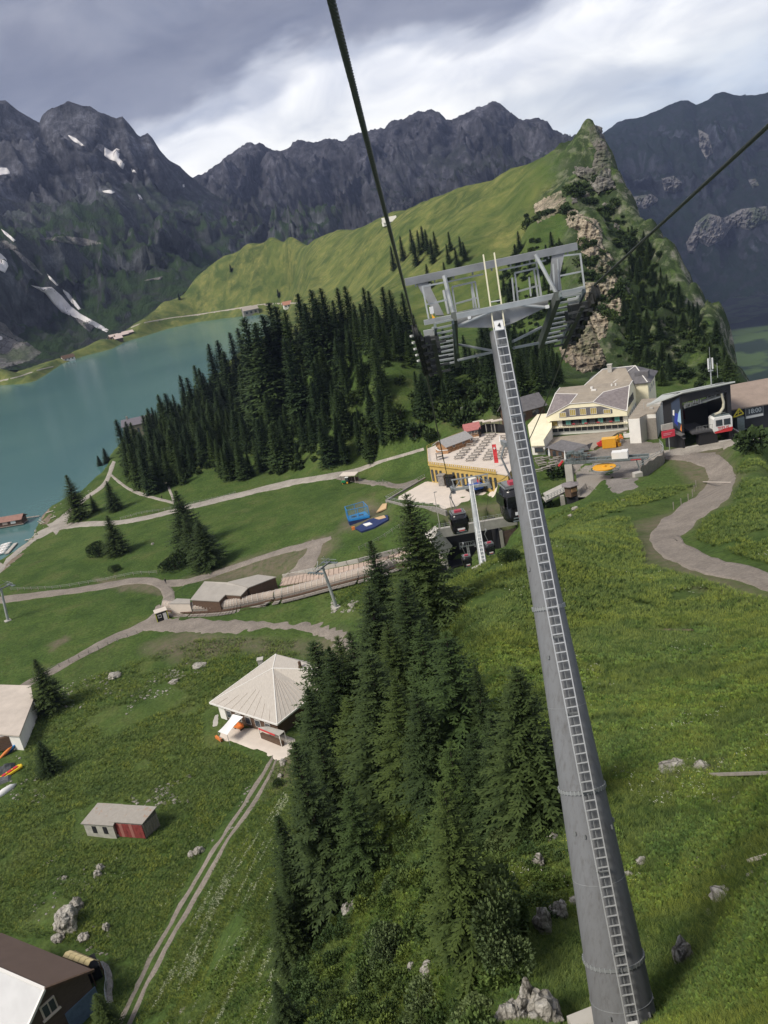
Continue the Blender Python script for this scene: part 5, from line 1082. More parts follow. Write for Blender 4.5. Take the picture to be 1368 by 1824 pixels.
def retaining():
 e = empty('retaining_wall', PZ(700,893,20.7), 0, 'rough grey stone retaining wall below the pale apron corner', 'wall')
 P_ = [PZ(x, y, 20.9)-e.location for x, y in ((757,851),(688,891),(720,899),(776,904),(795,911))]; b = MB(); n = Vector((0, 0, 0))
 for p, q in zip(P_, P_[1:]): b.bar(p-Vector((0, 0, 1.9)), q-Vector((0, 0, 1.9)), .6, 4.1)
 b.build('masonry', M_CONCD, e)
 b = MB()
 for p, q in zip(P_, P_[1:]):
  m = max(2, int((q-p).length/2)); b.bar(p+Vector((0, 0, 1.2)), q+Vector((0, 0, 1.2)), .07); b.bar(p+Vector((0, 0, .75)), q+Vector((0, 0, .75)), .05)
  for i in range(m+1): s = p.lerp(q, i/m); b.box((s.x, s.y, .65), (.07, .07, 1.2))
 b.build('railing', M_GALV, e)
retaining()
def zoom6(X, Y): return 740+X/2.974, 600+Y/2.974
def make_table():
 e = empty('picnic_table', (0, 0, 0)); b = MB(); b.box((0, 0, .76), (2.6, .8, .06)); b.build('table_top', M_WOODG, e)
 for s in (-1, 1): b = MB(); b.box((0, s*.75, .45), (2.6, .3, .05)); b.build('bench', M_WOODG, e)
 for s in (-1, 1): b = MB(); b.box((s*1.05, 0, .38), (.1, 1.6, .08)); b.bar((s*1.05, -.5, 0), (s*1.05, -.2, .74), .1); b.bar((s*1.05, .5, 0), (s*1.05, .2, .74), .1); b.build('leg', M_WOODG, e)
 return e
tb = make_table(); first = True
rows = [('in the chalet column', [(228,645),(240,630),(255,615),(268,600),(292,578),(303,564),(315,551)]), ('in the second column', [(290,657),(303,642),(318,627),(332,610),(345,595),(360,578),(372,562),(385,546),(397,533),(407,522)]),
  ('left of the red banner', [(380,652),(388,637),(396,622),(406,607)]), ('right of the red banner', [(448,645),(455,630),(462,615),(470,600),(478,585),(484,568),(490,550),(472,534)])]
for nm, pts in rows:
 for k, (X, Y) in enumerate(pts):
  o = tb if first else copy_tree(tb); first = False; x, y = zoom6(X, Y); o.location = PZ(x, y, 20.7+ZT+.02); o.rotation_euler.z = Tf.rz+.04
  tag(o, '%s grey picnic table from the front %s' % (['first','second','third','fourth','fifth','sixth','seventh','eighth','ninth','tenth'][k], nm), 'table', 'picnic tables on the roof terrace')
for k, (X, Y) in enumerate([(655,652),(660,668),(672,682),(690,652),(735,660),(730,676),(722,692),(755,648),(692,703),(650,716)]):
 o = copy_tree(tb); x, y = zoom6(X, Y); q = PZ(x, y, 25.05); o.location = q; o.rotation_euler.z = Tf.rz+.5
 tag(o, '%s cafe table from the pavilion, on the ground beside the steel tower' % ['first','second','third','fourth','fifth','sixth','seventh','eighth','ninth','tenth'][k], 'table', 'cafe tables in front of the pavilion')
def hut(px0, px1, z, depth, hw, rise, wall, roof, name, label, cat, over=.6, front=M_WOOD, windows=2, porch=0):
 f = Frame(px0, px1, z); e = f.empty(name, 0, 0, 0, label, cat); w = f.w
 b = MB(); b.box((w/2, depth/2, hw/2-.3), (w, depth, hw+.6)); b.add([(0, 0, hw), (0, depth, hw), (0, depth/2, hw+rise), (w, 0, hw), (w, depth, hw), (w, depth/2, hw+rise)], [(0, 2, 1), (3, 4, 5), (0, 1, 4, 3), (0, 3, 5, 2), (1, 2, 5, 4)]); b.build('wall', wall, e)
 b = MB(); k = over*rise/(depth/2)
 b.slab([(-over, -over, hw-k+.1), (w+over, -over, hw-k+.1), (w+over, depth/2, hw+rise+.1), (-over, depth/2, hw+rise+.1)], .16); b.slab([(-over, depth+over, hw-k+.1), (w+over, depth+over, hw-k+.1), (w+over, depth/2, hw+rise+.1), (-over, depth/2, hw+rise+.1)], .16); b.build('roof', roof, e)
 for i in range(windows): window(e, w*(i+.7)/(windows+.4), 0, hw*.3, min(1.0, w/windows*.5), hw*.45, frame=M_TRIM)
 if porch:
  b = MB(); b.box((w/2, -porch/2, .15), (w, porch, .3)); b.bar((0, -porch, 1.1), (w, -porch, 1.1), .1); b.bar((0, -porch, .65), (w, -porch, .65), .08)
  for i in range(6): b.box((w*i/5, -porch, .6), (.12, .12, 1.2))
  b.build('veranda', M_WOOD, e)
 return e, f
z_t = 20.7+ZT
e, f = hut(zoom6(170,612), zoom6(292,566), z_t, 5.5, 2.3, 1.4, M_WOOD, mat('shingle_grey', (.33, .32, .31), .8, var=.15, scale=2), 'wooden_chalet', 'honey coloured bar chalet with grey gable roof on the terrace corner', 'chalet', porch=1.0, over=.9)
e, f = hut(zoom6(270,535), zoom6(345,520), z_t, 3.6, 2.4, 1.7, mat('grey_boards', (.16, .15, .16), .8), M_REDR, 'red_roofed_hut', 'small grey hut with pinkish red roof behind the wooden chalet', 'hut', over=.4, porch=.8)
bb = MB(); P_ = [PZ(*zoom6(x, y), z_t) for x, y in ((120,595),(112,610),(128,622),(175,618))]; e = empty('bar_counter', P_[0], 0, 'curved wooden bar counter at the open end of the honey chalet', 'counter')
for p, q in zip(P_, P_[1:]): bb.bar(p-P_[0]+Vector((0, 0, .55)), q-P_[0]+Vector((0, 0, .55)), .35, 1.1)
bb.build('panel', M_WOOD, e); bb = MB()
for p, q in zip(P_, P_[1:]): bb.bar(p-P_[0]+Vector((0, 0, 1.15)), q-P_[0]+Vector((0, 0, 1.15)), .6, .08)
bb.build('counter_top', M_TRIM, e)
x, y = zoom6(130,650); bb = MB(); q = PZ(x, y, z_t); e = empty('canopy', q, 0, 'small dark equipment rack in front of the bar counter', 'rack')
for i in (-1, 1):
 for j in (-1, 1): bb.box((i*.9, j*.6, 1.0), (.12, .12, 2))
bb.build('post', M_WOODD, e); bb = MB(); bb.box((0, 0, 2.0), (2.2, 1.6, .1)); bb.box((0, 0, .9), (1.9, 1.3, .1)); bb.build('shelf', M_WOODG, e)
e = empty('wind_wall', PZ(*zoom6(340,515), z_t), 0, 'dark curved wall behind the terrace tables', 'wall'); b = MB(); pv = None
for x, y in [(340,512),(350,492),(375,482),(410,480),(450,482),(482,488)]:
 p = PZ(*zoom6(x, y+22), z_t)-e.location
 if pv is not None: b.bar(pv+Vector((0, 0, 1.3)), p+Vector((0, 0, 1.3)), .2, 2.8)
 pv = p
b.build('panel', M_BLACK, e)
for k, (X, Y) in enumerate([(342,462),(392,460),(438,458)]):
 q = PZ(*zoom6(X, Y+46), z_t); e = empty('flat_canopy', q, 0, ['left','middle','right'][k]+' one of three pale flat canopies on posts behind the dark curved wall', 'canopy', 'pale canopies behind the wind wall')
 b = MB(); b.box((0, 0, 3.9), (3.6, 1.8, .25)); b.build('roof', M_PAVE, e)
 for s in (-1, 1): b = MB(); b.box((s*.9, 0, 1.9), (.25, .25, 3.8)); b.build('post', M_CONC, e)
def banner():
 q = PZ(*zoom6(421,690), z_t); e = empty('swiss_banner', q, Tf.rz, 'tall narrow red banner with a white cross on the terrace front', 'banner')
 b = MB(); b.tube([(0, 0, 0), (0, 0, 8.6)], .06); b.build('pole', M_TRIM, e)
 b = MB(); n = 10
 for i in range(n): z0 = 1.2+i*.55; b.add([(.05, math.sin(i)*.05, z0), (1.25, math.sin(i*1.3)*.12, z0), (1.25, math.sin((i+1)*1.3)*.12, z0+.55), (.05, math.sin(i+1)*.05, z0+.55)], [(0, 1, 2, 3)])
 c = b.build('cloth', M_RED, e); b = MB()
 b.box((.65, -.1, 5.6), (.75, .04, .2)); b.box((.65, -.1, 5.6), (.2, .05, .75)); b.build('cross', M_WHITE, c)
banner()
for k, (X, Y, h, zz, lab) in enumerate([(713,648,3.3,25.05,'closed white parasol at the pavilion door'),(797,668,3.6,25.05,'closed white parasol right of the cafe tables'),(452,572,3.0,z_t,'closed white parasol among the terrace tables'),(483,600,3.2,z_t,'closed white parasol against the steel tower on the terrace')]):
 q = PZ(*zoom6(X, Y), zz); e = empty('parasol', q, 0, lab, 'parasol', 'closed parasols'); b = MB(); b.tube([(0, 0, 0), (0, 0, h)], .05); b.build('pole', M_TRIM, e)
 b = MB(); b.lathe([(.12, .9), (.30, 1.1), (.24, h*.6), (.06, h)], (0, 0, 0), 10); b.build('canopy', M_SAIL, e)
# ------------------------------------------------------------------ black cable car station
Sf = Frame((1220,799),(1304,784), 25.5)
def zoom7(X, Y): return 1100+X/5.104, 600+Y/5.104
def station():
 W_ = Sf.w; e = Sf.empty('cable_car_station', 0, 0, 0, 'black cable car station with open front bay and thin sloping roof', 'station')
 hl = Sf.yz(*zoom7(565,495), 0, 0)-.2; hr = Sf.yz(*zoom7(1060,400), W_, 0)-.2; D2 = 15
 b = MB(); [b.add([(x0,0,-1),(x1,0,-1),(x1,D2,-1),(x0,D2,-1),(x0,0,hh),(x1,0,hh),(x1,D2,hh-3.6),(x0,D2,hh-3.6)], [(0,3,2,1),(4,5,6,7),(0,1,5,4),(1,2,6,5),(2,3,7,6),(3,0,4,7)]) for x0,x1,hh in ((-.4,.1,hl),(W_-.75,W_+.25,hr-.2))]; b.box((W_/2, D2, 3), (W_, .4, 9)); b.build('wall', M_BLACK, e)
 b = MB(); b.add([(0, -.2, hl-3.0), (W_, -.2, hr-2.4), (W_, -.2, hr), (0, -.2, hl)]+[(0, .2, hl-3.0), (W_, .2, hr-2.4), (W_, .2, hr), (0, .2, hl)], [(0, 1, 2, 3), (4, 7, 6, 5), (0, 4, 5, 1), (3, 2, 6, 7)]); b.build('fascia', M_BLACK, e)
 b = MB(); b.box((W_/2, D2-.6, 3.6), (W_-1.4, .1, 7.6)); b.build('inner_wall', mat('grey_inner_wall', (.10, .10, .105), .9), e)
 b = MB(); b.box((W_*.27, D2-.8, 5.4), (3.9, .2, 2.6)); b.build('inner_opening', mat('dark_red_gate', (.10, .012, .015), .8), e)
 lx, ly = Sf.loc(*zoom7(440,1000)); ll = Sf.yz(*zoom7(395,575), lx, ly); b = MB()
 b.add([(lx, ly, -1), (0, 0, -1), (0, 0, hl), (lx, ly, ll), (lx+.3, ly+.4, -1), (.3, .4, -1), (.3, .4, hl), (lx+.3, ly+.4, ll)], [(0, 1, 2, 3), (4, 7, 6, 5), (3, 2, 6, 7), (0, 3, 7, 4)]); b.build('side_wall', M_BLACK, e)
 b = MB(); b.slab([(lx-1.2, ly-1, ll+.2), (0, -1.3, hl+.3), (W_+1, -1.3, hr+.3), (W_+1, D2+.5, hr-3.6), (0, D2+.5, hl-3.6), (lx-1.2, D2, ll-3.4)], .35); rf = b.build('roof', mat('pale_roof_edge', (.42, .44, .42), .6), e)
 d = Vector((-lx, -ly, 0)); L_ = d.length; u = d/L_; nr = Vector((u.y, -u.x, 0)); a0 = Vector((lx, ly, 0))
 def Q(s, z, o=.06): p = a0+u*(s*L_)+nr*o; return (p.x, p.y, z)
 b = MB(); b.add([Q(.45, 6.5), Q(.97, 4.4), Q(.97, hl-1), Q(.45, hl*.9-1.6)], [(0, 1, 2, 3)]); pp = b.build('poster', mat('poster_print', (.04, .055, .09), .5), e)
 for pts, m in (([Q(.55, 7.2, .09), Q(.72, 6.2, .09), Q(.80, 9.6, .09), Q(.62, 9.8, .09)], mat('poster_blue', (.03, .05, .30), .5)), ([Q(.72, 7.5, .10), Q(.93, 6.9, .10), Q(.95, 11.5, .10), Q(.80, 9.8, .10)], mat('poster_ice', (.32, .48, .62), .5)), ([Q(.82, 5.2, .11), Q(.97, 4.4, .11), Q(.97, 7.9, .11)], M_ORANGE), ([Q(.50, 9.2, .11), Q(.58, 9.0, .11), Q(.60, 10.6, .11), Q(.52, 10.6, .11)], M_TRIM)):
  b = MB(); b.add(pts, [tuple(range(len(pts)))]); b.build('poster_shape', m, pp)
 b = MB(); b.add([Q(.12, 6.0, .1), Q(1.1, 3.0, 1.2), Q(1.1, 3.0, .1), Q(.12, 5.0, .1)], [(0, 1, 2, 3)]); p0 = Vector(Q(.1, 5.8, 0)); p1 = Vector(Q(1.05, 4.0, 0)); b.bar(p0+nr*.8, p1+nr*.8, 1.6, .25); b.build('canopy', mat('canopy_grey', (.13, .125, .12), .8), e)
 b = MB(); b.box((W_*.33, 4.2, 3.9), (4.3, 9.5, .5)); b.box((W_*.45, 1.2, 3.6), (5.2, 2.6, .6)); b.build('platform', mat('platform_grey', (.075, .075, .08), .8), e)
 b = MB(); b.box((W_*.50, 1.0, 1.4), (5.0, 2.2, 4)); b.build('pier', M_BLACK, e)
 b = MB()
 for i in range(7): b.box((W_*.27+i*.85, -.15, 4.9), (.07, .07, 1.2))
 b.bar((W_*.27, -.15, 5.4), (W_*.62, -.15, 5.4), .07); b.build('railing', M_GALVD, e)
 b = MB(); b.box((W_*.14, -.3, .25), (W_*.27, 1.0, .25)); b.box((W_*.84, -.3, .25), (W_*.25, 1.0, .25)); b.build('sill', M_CONC, e)
 b = MB(); za, zb = hl-4.5, hr-3.4
 for y_ in (.3, 2.0): b.bar((.6, y_, za), (W_-1.6, y_, zb), .35, .4); b.bar((.6, y_, za+3.0), (W_-1.6, y_, zb+2.6), .22, .22)
 for i in range(6): t = i/5; x = .6+(W_-2.2)*t; z = za+(zb-za)*t; b.bar((x, .3, z), (x, .3, z+2.9), .12);
 for i in range(3): t = .3+i*.22; x = .6+(W_-2.2)*t; z = za+(zb-za)*t; b.bar((x, .3, z), (x+3, .3, z+3.2), .1); b.bar((x+3, .3, z), (x, .3, z+3), .1)
 b.build('gantry', M_GALVD, e)
 b = MB(); random.seed(3)
 for i in range(10): x = .8+i*.45; b.box((x, 0, za+.7+random.random()*.6), (.25, .5, random.uniform(.4, 1.3)))
 b.build('machinery', M_GALVD, e)
 mx, my = Sf.loc(*zoom7(935,410), hr); mx = W_*.72; zb = hl+(hr-hl)*.72-.7; m = Sf.empty('antenna_mast', mx, 3, zb, 'lattice antenna mast with white panels on the black station roof', 'antenna')
 b = MB(); b.tube([(0, 0, 0), (0, 0, 7.5)], .16); b.tube([(0, 0, 7.5), (0, 0, 10.3)], .05)
 for i in range(10): b.box((0, 0, .6+i*.6), (.5, .06, .06))
 b.build('pole', M_GALV, m)
 for s in (-1, 1): b = MB(); b.box((s*.55, -.1, 5.9), (.35, .2, 2.9)); b.build('panel', M_WHITE, m)
 b = MB(); b.box((0, 0, 4.0), (1.2, .5, .3)); b.build('bracket', M_GALV, m)
 m = Sf.empty('thin_mast', W_*.95, 6, hr+.3, 'thin short rod mast near the right end of the station roof', 'antenna'); b = MB(); b.tube([(0, 0, 0), (0, 0, 4)], .07); b.build('pole', M_GALV, m)
 return e, W_, hl, hr
SE, SW, SHL, SHR = station()
def text_mesh(name, s, size, m, parent, loc, rot, ext=.01, align='CENTER'):
 cu = bpy.data.curves.new(name, 'FONT'); cu.body = s; cu.size = size; cu.extrude = ext; cu.align_x = align; cu.align_y = 'CENTER'; cu.offset = size*.015
 o = bpy.data.objects.new('tmp_text', cu); COL.objects.link(o); dg = bpy.context.evaluated_depsgraph_get(); me = bpy.data.meshes.new_from_object(o.evaluated_get(dg)); bpy.data.objects.remove(o)
 me.materials.clear(); me.materials.append(m); r = bpy.data.objects.new(name, me); COL.objects.link(r); r.parent = parent; r.location = loc; r.rotation_euler = rot; return r
UP = (math.radians(90), 0, 0)
def cabin():
 p0 = zoom7(880,870); x, y = Sf.loc(*zoom7(940,860), 2.8); x = SW*.80; q = Sf(x, -1.0, 0); zc = PR(*zoom7(940,868), math.hypot(q.x, q.y)).z
 e = empty('cable_car_cabin', (q.x, q.y, zc), Sf.rz, 'white and red cable car cabin lettered TITLIS hanging in the right bay', 'cabin'); w, h, d = 4.9, 4.3, 3.6
 prof = [(-w/2+.25, 0), (w/2-.25, 0), (w/2, .6), (w/2, h-.5), (w/2-.4, h), (-w/2+.4, h), (-w/2, h-.5), (-w/2, .6)]
 b = MB(); n = len(prof); b.add([(x, 0, z) for x, z in prof]+[(x, d, z) for x, z in prof], [tuple(range(n)), tuple(range(2*n-1, n-1, -1))]+[((i+1) % n, i, n+i, n+(i+1) % n) for i in range(n)]); b.build('body', M_WHITE, e)
 b = MB(); b.add([(-w/2, -.04, .5), (-w/2+.25, -.04, 0), (w/2-.25, -.04, 0), (w/2, -.04, .5), (w/2, -.04, 1.15), (.2, -.04, .95), (-w/2, -.04, .35)], [(0, 1, 2, 3, 4, 5, 6)]); b.build('red_band', M_RED, e)
 for s in (-1, 1): b = MB(); b.box((s*1.05, -.05, 2.75), (1.75, .06, 1.7)); f = b.build('window', M_GREYR, e); b = MB(); b.box((s*1.05, -.1, 2.75), (1.5, .04, 1.45)); b.build('pane', M_GLASS, f)
 text_mesh('lettering', 'TITLIS', 1.15, M_RED, e, (0, -.1, 1.15), UP)
 b = MB(); b.box((0, 1.8, h+.15), (4, 2.6, .3)); b.box((-1, 1.4, h+.6), (1.8, 1.0, .5)); b.build('roof_frame', M_STEELG, e)
 hm = mat('beige_hanger', (.50, .47, .36), .6); b = MB(); b.tube([(-1.8, 1.2, h+.5), (-.2, 1.2, h+.9), (.7, 1.2, h+2.0), (.9, 1.2, h+3.4), (.3, 1.2, h+6.6)], [.35, .42, .40, .34, .3], 8); b.build('hanger', hm, e)
 b = MB(); b.box((.2, 1.2, h+6.9), (2.8, .8, .5)); b.box((.2, 1.2, h+8.6), (2.3, .6, .4)); b.box((-.6, 1.2, h+7.7), (.15, .4, 1.6)); b.box((.9, 1.2, h+7.7), (.15, .4, 1.6)); b.build('carriage', M_GALVD, e)
cabin()
def side_shed():
 z = 25.5; f = Frame(zoom7(1045,870), (1372, 757), z); e = f.empty('brown_roofed_hall', 0, 1.5, 0, 'long dark hall with broad brownish roof beside the black station', 'building')
 L = lambda X, Y, h: (lambda p: (p[0], p[1]-1.5, h))(f.loc(*zoom7(X, Y), h)); h = 6.4
 A = L(1020,665,h); B = L(1368,625,h); b = MB(); k = 14.0
 b.slab([A, (B[0]+14, B[1], h), (B[0]+14, B[1]+k, h+3.8), (A[0]-.5, A[1]+k, h+3.4)], .3); b.build('roof', mat('brown_metal_roof', (.28, .22, .18), .7, var=.12, scale=.5), e)
 b = MB(); b.box(((A[0]+B[0]+14)/2, A[1]+.8+5, h/2-.6), (B[0]+14-A[0]-.3, 10, h+.5)); b.build('wall', M_BLACK, e)
 y0 = A[1]+.8
 q0 = f.loc(*zoom7(1295,700), 4.4); q = f(q0[0], y0+1.5-.25, 3.2); s = empty('clock_board', q, f.rz, 'grey display board reading 18:00 on the dark hall wall', 'clock')
 b = MB(); b.box((0, 0, 1.2), (5.2, .2, 3.2)); b.build('frame', mat('board_grey', (.20, .21, .21), .6), s)
 b = MB(); b.box((0, -.14, 1.5), (4.6, .08, 2.0)); b.build('display', mat('board_dark', (.05, .055, .06), .4), s); b = MB(); b.box((0, -.14, .0), (4.8, .08, .65)); b.build('strip', M_TRIM, s)
 text_mesh('digits', '18:00', 1.75, mat('digit_white', (.55, .57, .57), .5), s, (0, -.2, 1.5), UP)
 x0 = f.loc(*zoom7(1188,860), 0)[0]; s = f.empty('yellow_lift_frame', x0-2.2, -1.2, 0, 'yellow triangular steel frame on a dark pedestal in front of the hall', 'machine'); b = MB(); zt = 4.6
 P3 = [(-1.5, 0, zt), (1.4, 0, zt+.5), (.2, 0, zt+2.2)]
 for i in range(3): b.bar(P3[i], P3[(i+1) % 3], .28)
 b.bar((-.2, 0, zt+.2), (.2, 0, zt+2), .18); b.bar((-.9, 0, zt+.9), (.9, 0, zt+1.2), .16); b.build('frame', mat('yellow_steel', (.62, .50, .04), .5), s)
 b = MB(); b.box((.2, 0, 2.2), (2.0, 1.6, 4.4)); b.box((0, .4, .4), (3.6, 2.2, .9)); b.build('pedestal', M_STEELG, s)
 for k, (p, q_) in enumerate([((1035,820),(1160,905)), ((1040,885),(1080,900))]):
  a, b_ = PZ(*zoom7(*p), 27.4-k*1.4), PZ(*zoom7(*q_), 26.0); r = empty('ramp_wall', a, 0, ['long sloping','short'][k]+' concrete ramp wall at the right foot of the black station', 'wall', 'ramp walls'); b = MB(); b.bar(Vector((0, 0, -.9)), b_-a+Vector((0, 0, -.4)), .5, 1.6); b.build('concrete', M_CONC, r)
side_shed()
def red_sign():
 q = hit(*zoom7(475,1040), 100); zt = PR(*zoom7(465,880), math.hypot(q.x, q.y)).z; e = empty('red_sign', q, 0.08, 'red sign board on a tall post in front of the black station', 'sign'); h = zt-q.z
 b = MB(); b.tube([(0, 0, -.3), (0, 0, h-.5)], .12); b.build('post', M_GALV, e); b = MB(); b.box((-.1, -.1, h), (3.6, .3, 1.9)); b.build('board', mat('sign_red', (.62, .05, .08), .5), e)
 b = MB(); b.box((-.3, -.28, h+.25), (2.5, .04, .14)); b.box((-.5, -.28, h-.15), (2.0, .04, .14)); b.build('writing', mat('sign_faded_text', (.66, .36, .38), .6), e)
 b = MB(); b.box((-.1, .3, h+1.9), (3.2, .4, 1.6)); b.build('upper_box', M_CONC, e)
red_sign()
# ------------------------------------------------------------------ chairlift terminal and what stands around it
def proj(p):
 d = Vector(p)-EYE; z = d.dot(_F); return 684+d.dot(_R)/z*FPX, 912-d.dot(_U)/z*FPX
def chair_terminal():
 z = 25.0; f = Frame(zoom6(800,760), zoom6(1240,735), z); e = f.empty('chairlift_terminal', 0, 0, 0, 'grey chairlift drive terminal with long girders, white box and yellow bullwheel', 'chairlift')
 W_ = f.w; h = f.yz(*zoom6(800,668)); hr = f.yz(*zoom6(1240,640), W_, 0)
 b = MB(); b.bar((0, 0, h), (W_, 0, hr), .7, .55); b.bar((0, 2.6, h), (W_, 2.6, hr), .5, .55); b.bar((.5, 1.2, h-.7), (W_*.97, 1.2, hr-.7), .3, .3)
 for i in range(9): t = i/8; b.bar((W_*t, 0, h+(hr-h)*t), (W_*t, 2.6, h+(hr-h)*t), .18, .3)
 b.build('girder', M_STEELG, e)
 b = MB(); b.bar((W_*.8, -.42, hr-.15), (W_*.92, -.42, hr-.1), .06, .2); b.build('red_stripe', M_RED, e)
 b = MB(); b.box((1.0, 0, h/2-.3), (1.9, 1.5, h)); b.build('concrete_pylon', M_CONC, e)
 b = MB(); b.box((W_*.93, 1, hr/2-.4), (.5, .5, hr)); b.bar((W_*.86, 0, hr), (W_*.90, 0, 1), .3); b.build('leg', M_STEELG, e)
 c = (W_*.49, -1.6, h-1.2); wheel = MB(); wheel.lathe([(2.7, -.12), (2.9, -.1), (2.75, 0), (2.9, .1), (2.7, .12)], c, 28); wheel.lathe([(.5, -.25), (.5, .5)], c, 12)
 for i in range(6): a = i*math.pi/3+.2; wheel.bar(c, (c[0]+2.75*math.cos(a), c[1]+2.75*math.sin(a), c[2]), .3, .16)
 wheel.lathe([(2.7, -.02), (2.7, .02)], c, 28); wheel.build('bullwheel', M_YEL, e)
 b = MB(); ring = [(c[0]+3.4*math.cos(t*.2)+.3, c[1]+2.6*math.sin(t*.2)-1, c[2]-.5-.4*math.sin(t*.2)) for t in range(14, 34)]; b.tube(ring, .1, 6); ring = [(W_*.62+1.2*math.cos(t*.5), -1.8+.8*math.sin(t*.5), h-1.3+.3*math.sin(t)) for t in range(14)]; b.tube(ring, .14, 6); b.build('guide_rail', M_STEELG, e)
 q = random.Random(5); b = MB()
 for i in range(26): b.box((W_*q.uniform(.03, .30), q.uniform(-.6, 3.2), h+q.uniform(.2, 2.6)), (q.uniform(.3, 1.5), q.uniform(.2, .8), q.uniform(.15, .7)), q.uniform(0, .3))
 for i in range(8): x = W_*(.05+.03*i); b.bar((x, -.4, h), (x+.3, -.2, h+2.4), .12)
 b.bar((W_*.03, -.3, h+2.4), (W_*.32, -.3, h+2.6), .16); b.build('drive_machinery', M_STEELG, e)
 b = MB(); b.box((W_*.67, .9, h+1.1), (3.8, 2.2, 1.7)); b.box((W_*.73, .9, h+.9), (1.6, 2.3, 2.4)); b.build('control_box', M_WHITE, e)
 b = MB(); b.bar((-1.4, -1, h-.4), (-.2, -.6, h+.9), .5, .4); b.build('red_nose', M_RED, e)
 return f, W_, h
CT, CTW, CTH = chair_terminal()
def planks_deck():
 z = 25.3; P_ = [PZ(*zoom6(x, y), z) for x, y in ((850,722),(1042,735),(978,846),(905,800),(862,848),(795,842),(820,760))]; o = P_[0]; e = empty('wooden_deck', o, 0, 'weathered wooden deck of loose planks under the chairlift terminal', 'deck')
 d = (P_[1]-P_[0]); n = 26; A, B, C_, D2 = P_[0]-o, P_[1]-o, P_[2]-o, P_[4]-o
 for i in range(n):
  t0, t1 = i/n, (i+.9)/n; b = MB(); a0, a1 = A.lerp(D2, t0), B.lerp(C_, t0); c0, c1 = A.lerp(D2, t1), B.lerp(C_, t1); b.slab([a0, a1, c1, c0], .12); b.build('plank', M_WOODG, e)
 b = MB(); b.prism([((A.lerp(q, .97)).x, (A.lerp(q, .97)).y) for q in (B, C_, P_[3]-o, D2, P_[5]-o)], -3.2, -.2); b.build('substructure', M_DARK, e)
 b = MB()
 for p, q in ((D2, P_[3]-o), (P_[3]-o, C_)):
  for hh in (.4, .8, 1.2): b.bar(p+Vector((0, 0, hh)), q+Vector((0, 0, hh)), .1, .16)
  for i in range(5): s = p.lerp(q, i/4); b.box((s.x, s.y, .6), (.12, .12, 1.3))
 b.build('railing', M_WOODG, e)
 q = PZ(*zoom6(825,838), z); k = empty('hexagonal_hut', q, .3, 'small six sided brown wooden hut on the deck edge', 'hut'); b = MB(); b.lathe([(1.7, 0), (1.7, 2.7)], (0, 0, 0), 6); b.build('wall', M_WOODD, k)
 b = MB(); b.lathe([(2.35, 2.7), (2.35, 2.85), (.2, 3.5)], (0, 0, 0), 6); b.build('roof', mat('grey_shingle', (.20, .18, .18), .8, var=.2, scale=2), k); b = MB(); b.box((0, -1.6, 1.7), (1.4, .2, .9)); b.build('window', M_WOOD, k)
 R_ = [PZ(*zoom6(x, y), z) for x, y in ((660,835),(790,772),(800,815),(690,868))]; r = empty('concrete_ramp', R_[0], 0, 'grey concrete loading ramp rising towards the hexagonal hut', 'ramp'); b = MB(); b.slab([p-R_[0] for p in R_], .5); b.build('slab', M_CONC, r)
 b = MB(); A, B = R_[3]-R_[0], R_[2]-R_[0]
 for i in range(8): s = A.lerp(B, i/7); b.box((s.x, s.y, .6), (.08, .08, 1.2))
 for hh in (.4, .8, 1.2): b.bar(A+Vector((0, 0, hh)), B+Vector((0, 0, hh)), .07)
 b.build('railing', M_GALV, r)
 t = PZ(*zoom6(775,840), z-.4); g = hit(*zoom6(795,950)); pp = empty('concrete_prop', (t.x, t.y, t.z), 0, 'slender concrete prop carrying the ramp end', 'pillar'); b = MB(); b.bar((0, 0, 0), (.1, -.1, -6.5), 1.0, .9, up=(0, 1, 0)); b.build('shaft', M_CONC, pp)
planks_deck()
def palisade():
 pts = [PZ(*zoom6(x, y), 24.8) for x, y in ((1196,772),(1225,752),(1262,728),(1290,712),(1312,700),(1322,680),(1318,662),(1300,640))]; e = empty('palisade', pts[0], 0, 'curved wall of grey upright planks beside the asphalt yard', 'fence'); k = 0
 for a, b_ in zip(pts, pts[1:]):
  n = max(2, int((b_-a).length/.55))
  for i in range(n):
   p = a.lerp(b_, (i+.5)/n)-pts[0]; b = MB(); d = (b_-a).normalized(); b.box((p.x, p.y, 1.4+.2*math.sin(k)), (.5, .14, 5.0), math.atan2(d.y, d.x)+.05*math.sin(k*2.3)); b.build('plank', M_WOODG, e); k += 1
 b = MB()
 for a, b_ in zip(pts, pts[1:]): b.bar(a-pts[0]+Vector((0, .2, 4.4)), b_-pts[0]+Vector((0, .2, 4.4)), .12); b.bar(a-pts[0]+Vector((0, .2, 5.0)), b_-pts[0]+Vector((0, .2, 5.0)), .1)
 b.build('rail', M_GALV, e)
 q = PZ(*zoom6(1182,790), 24.6); r = empty('concrete_block', q, .1, 'grey concrete block at the near end of the plank wall', 'block'); b = MB(); b.box((0, 0, 1.5), (2.0, 1.6, 4.2)); b.build('concrete', M_CONC, r)
palisade()
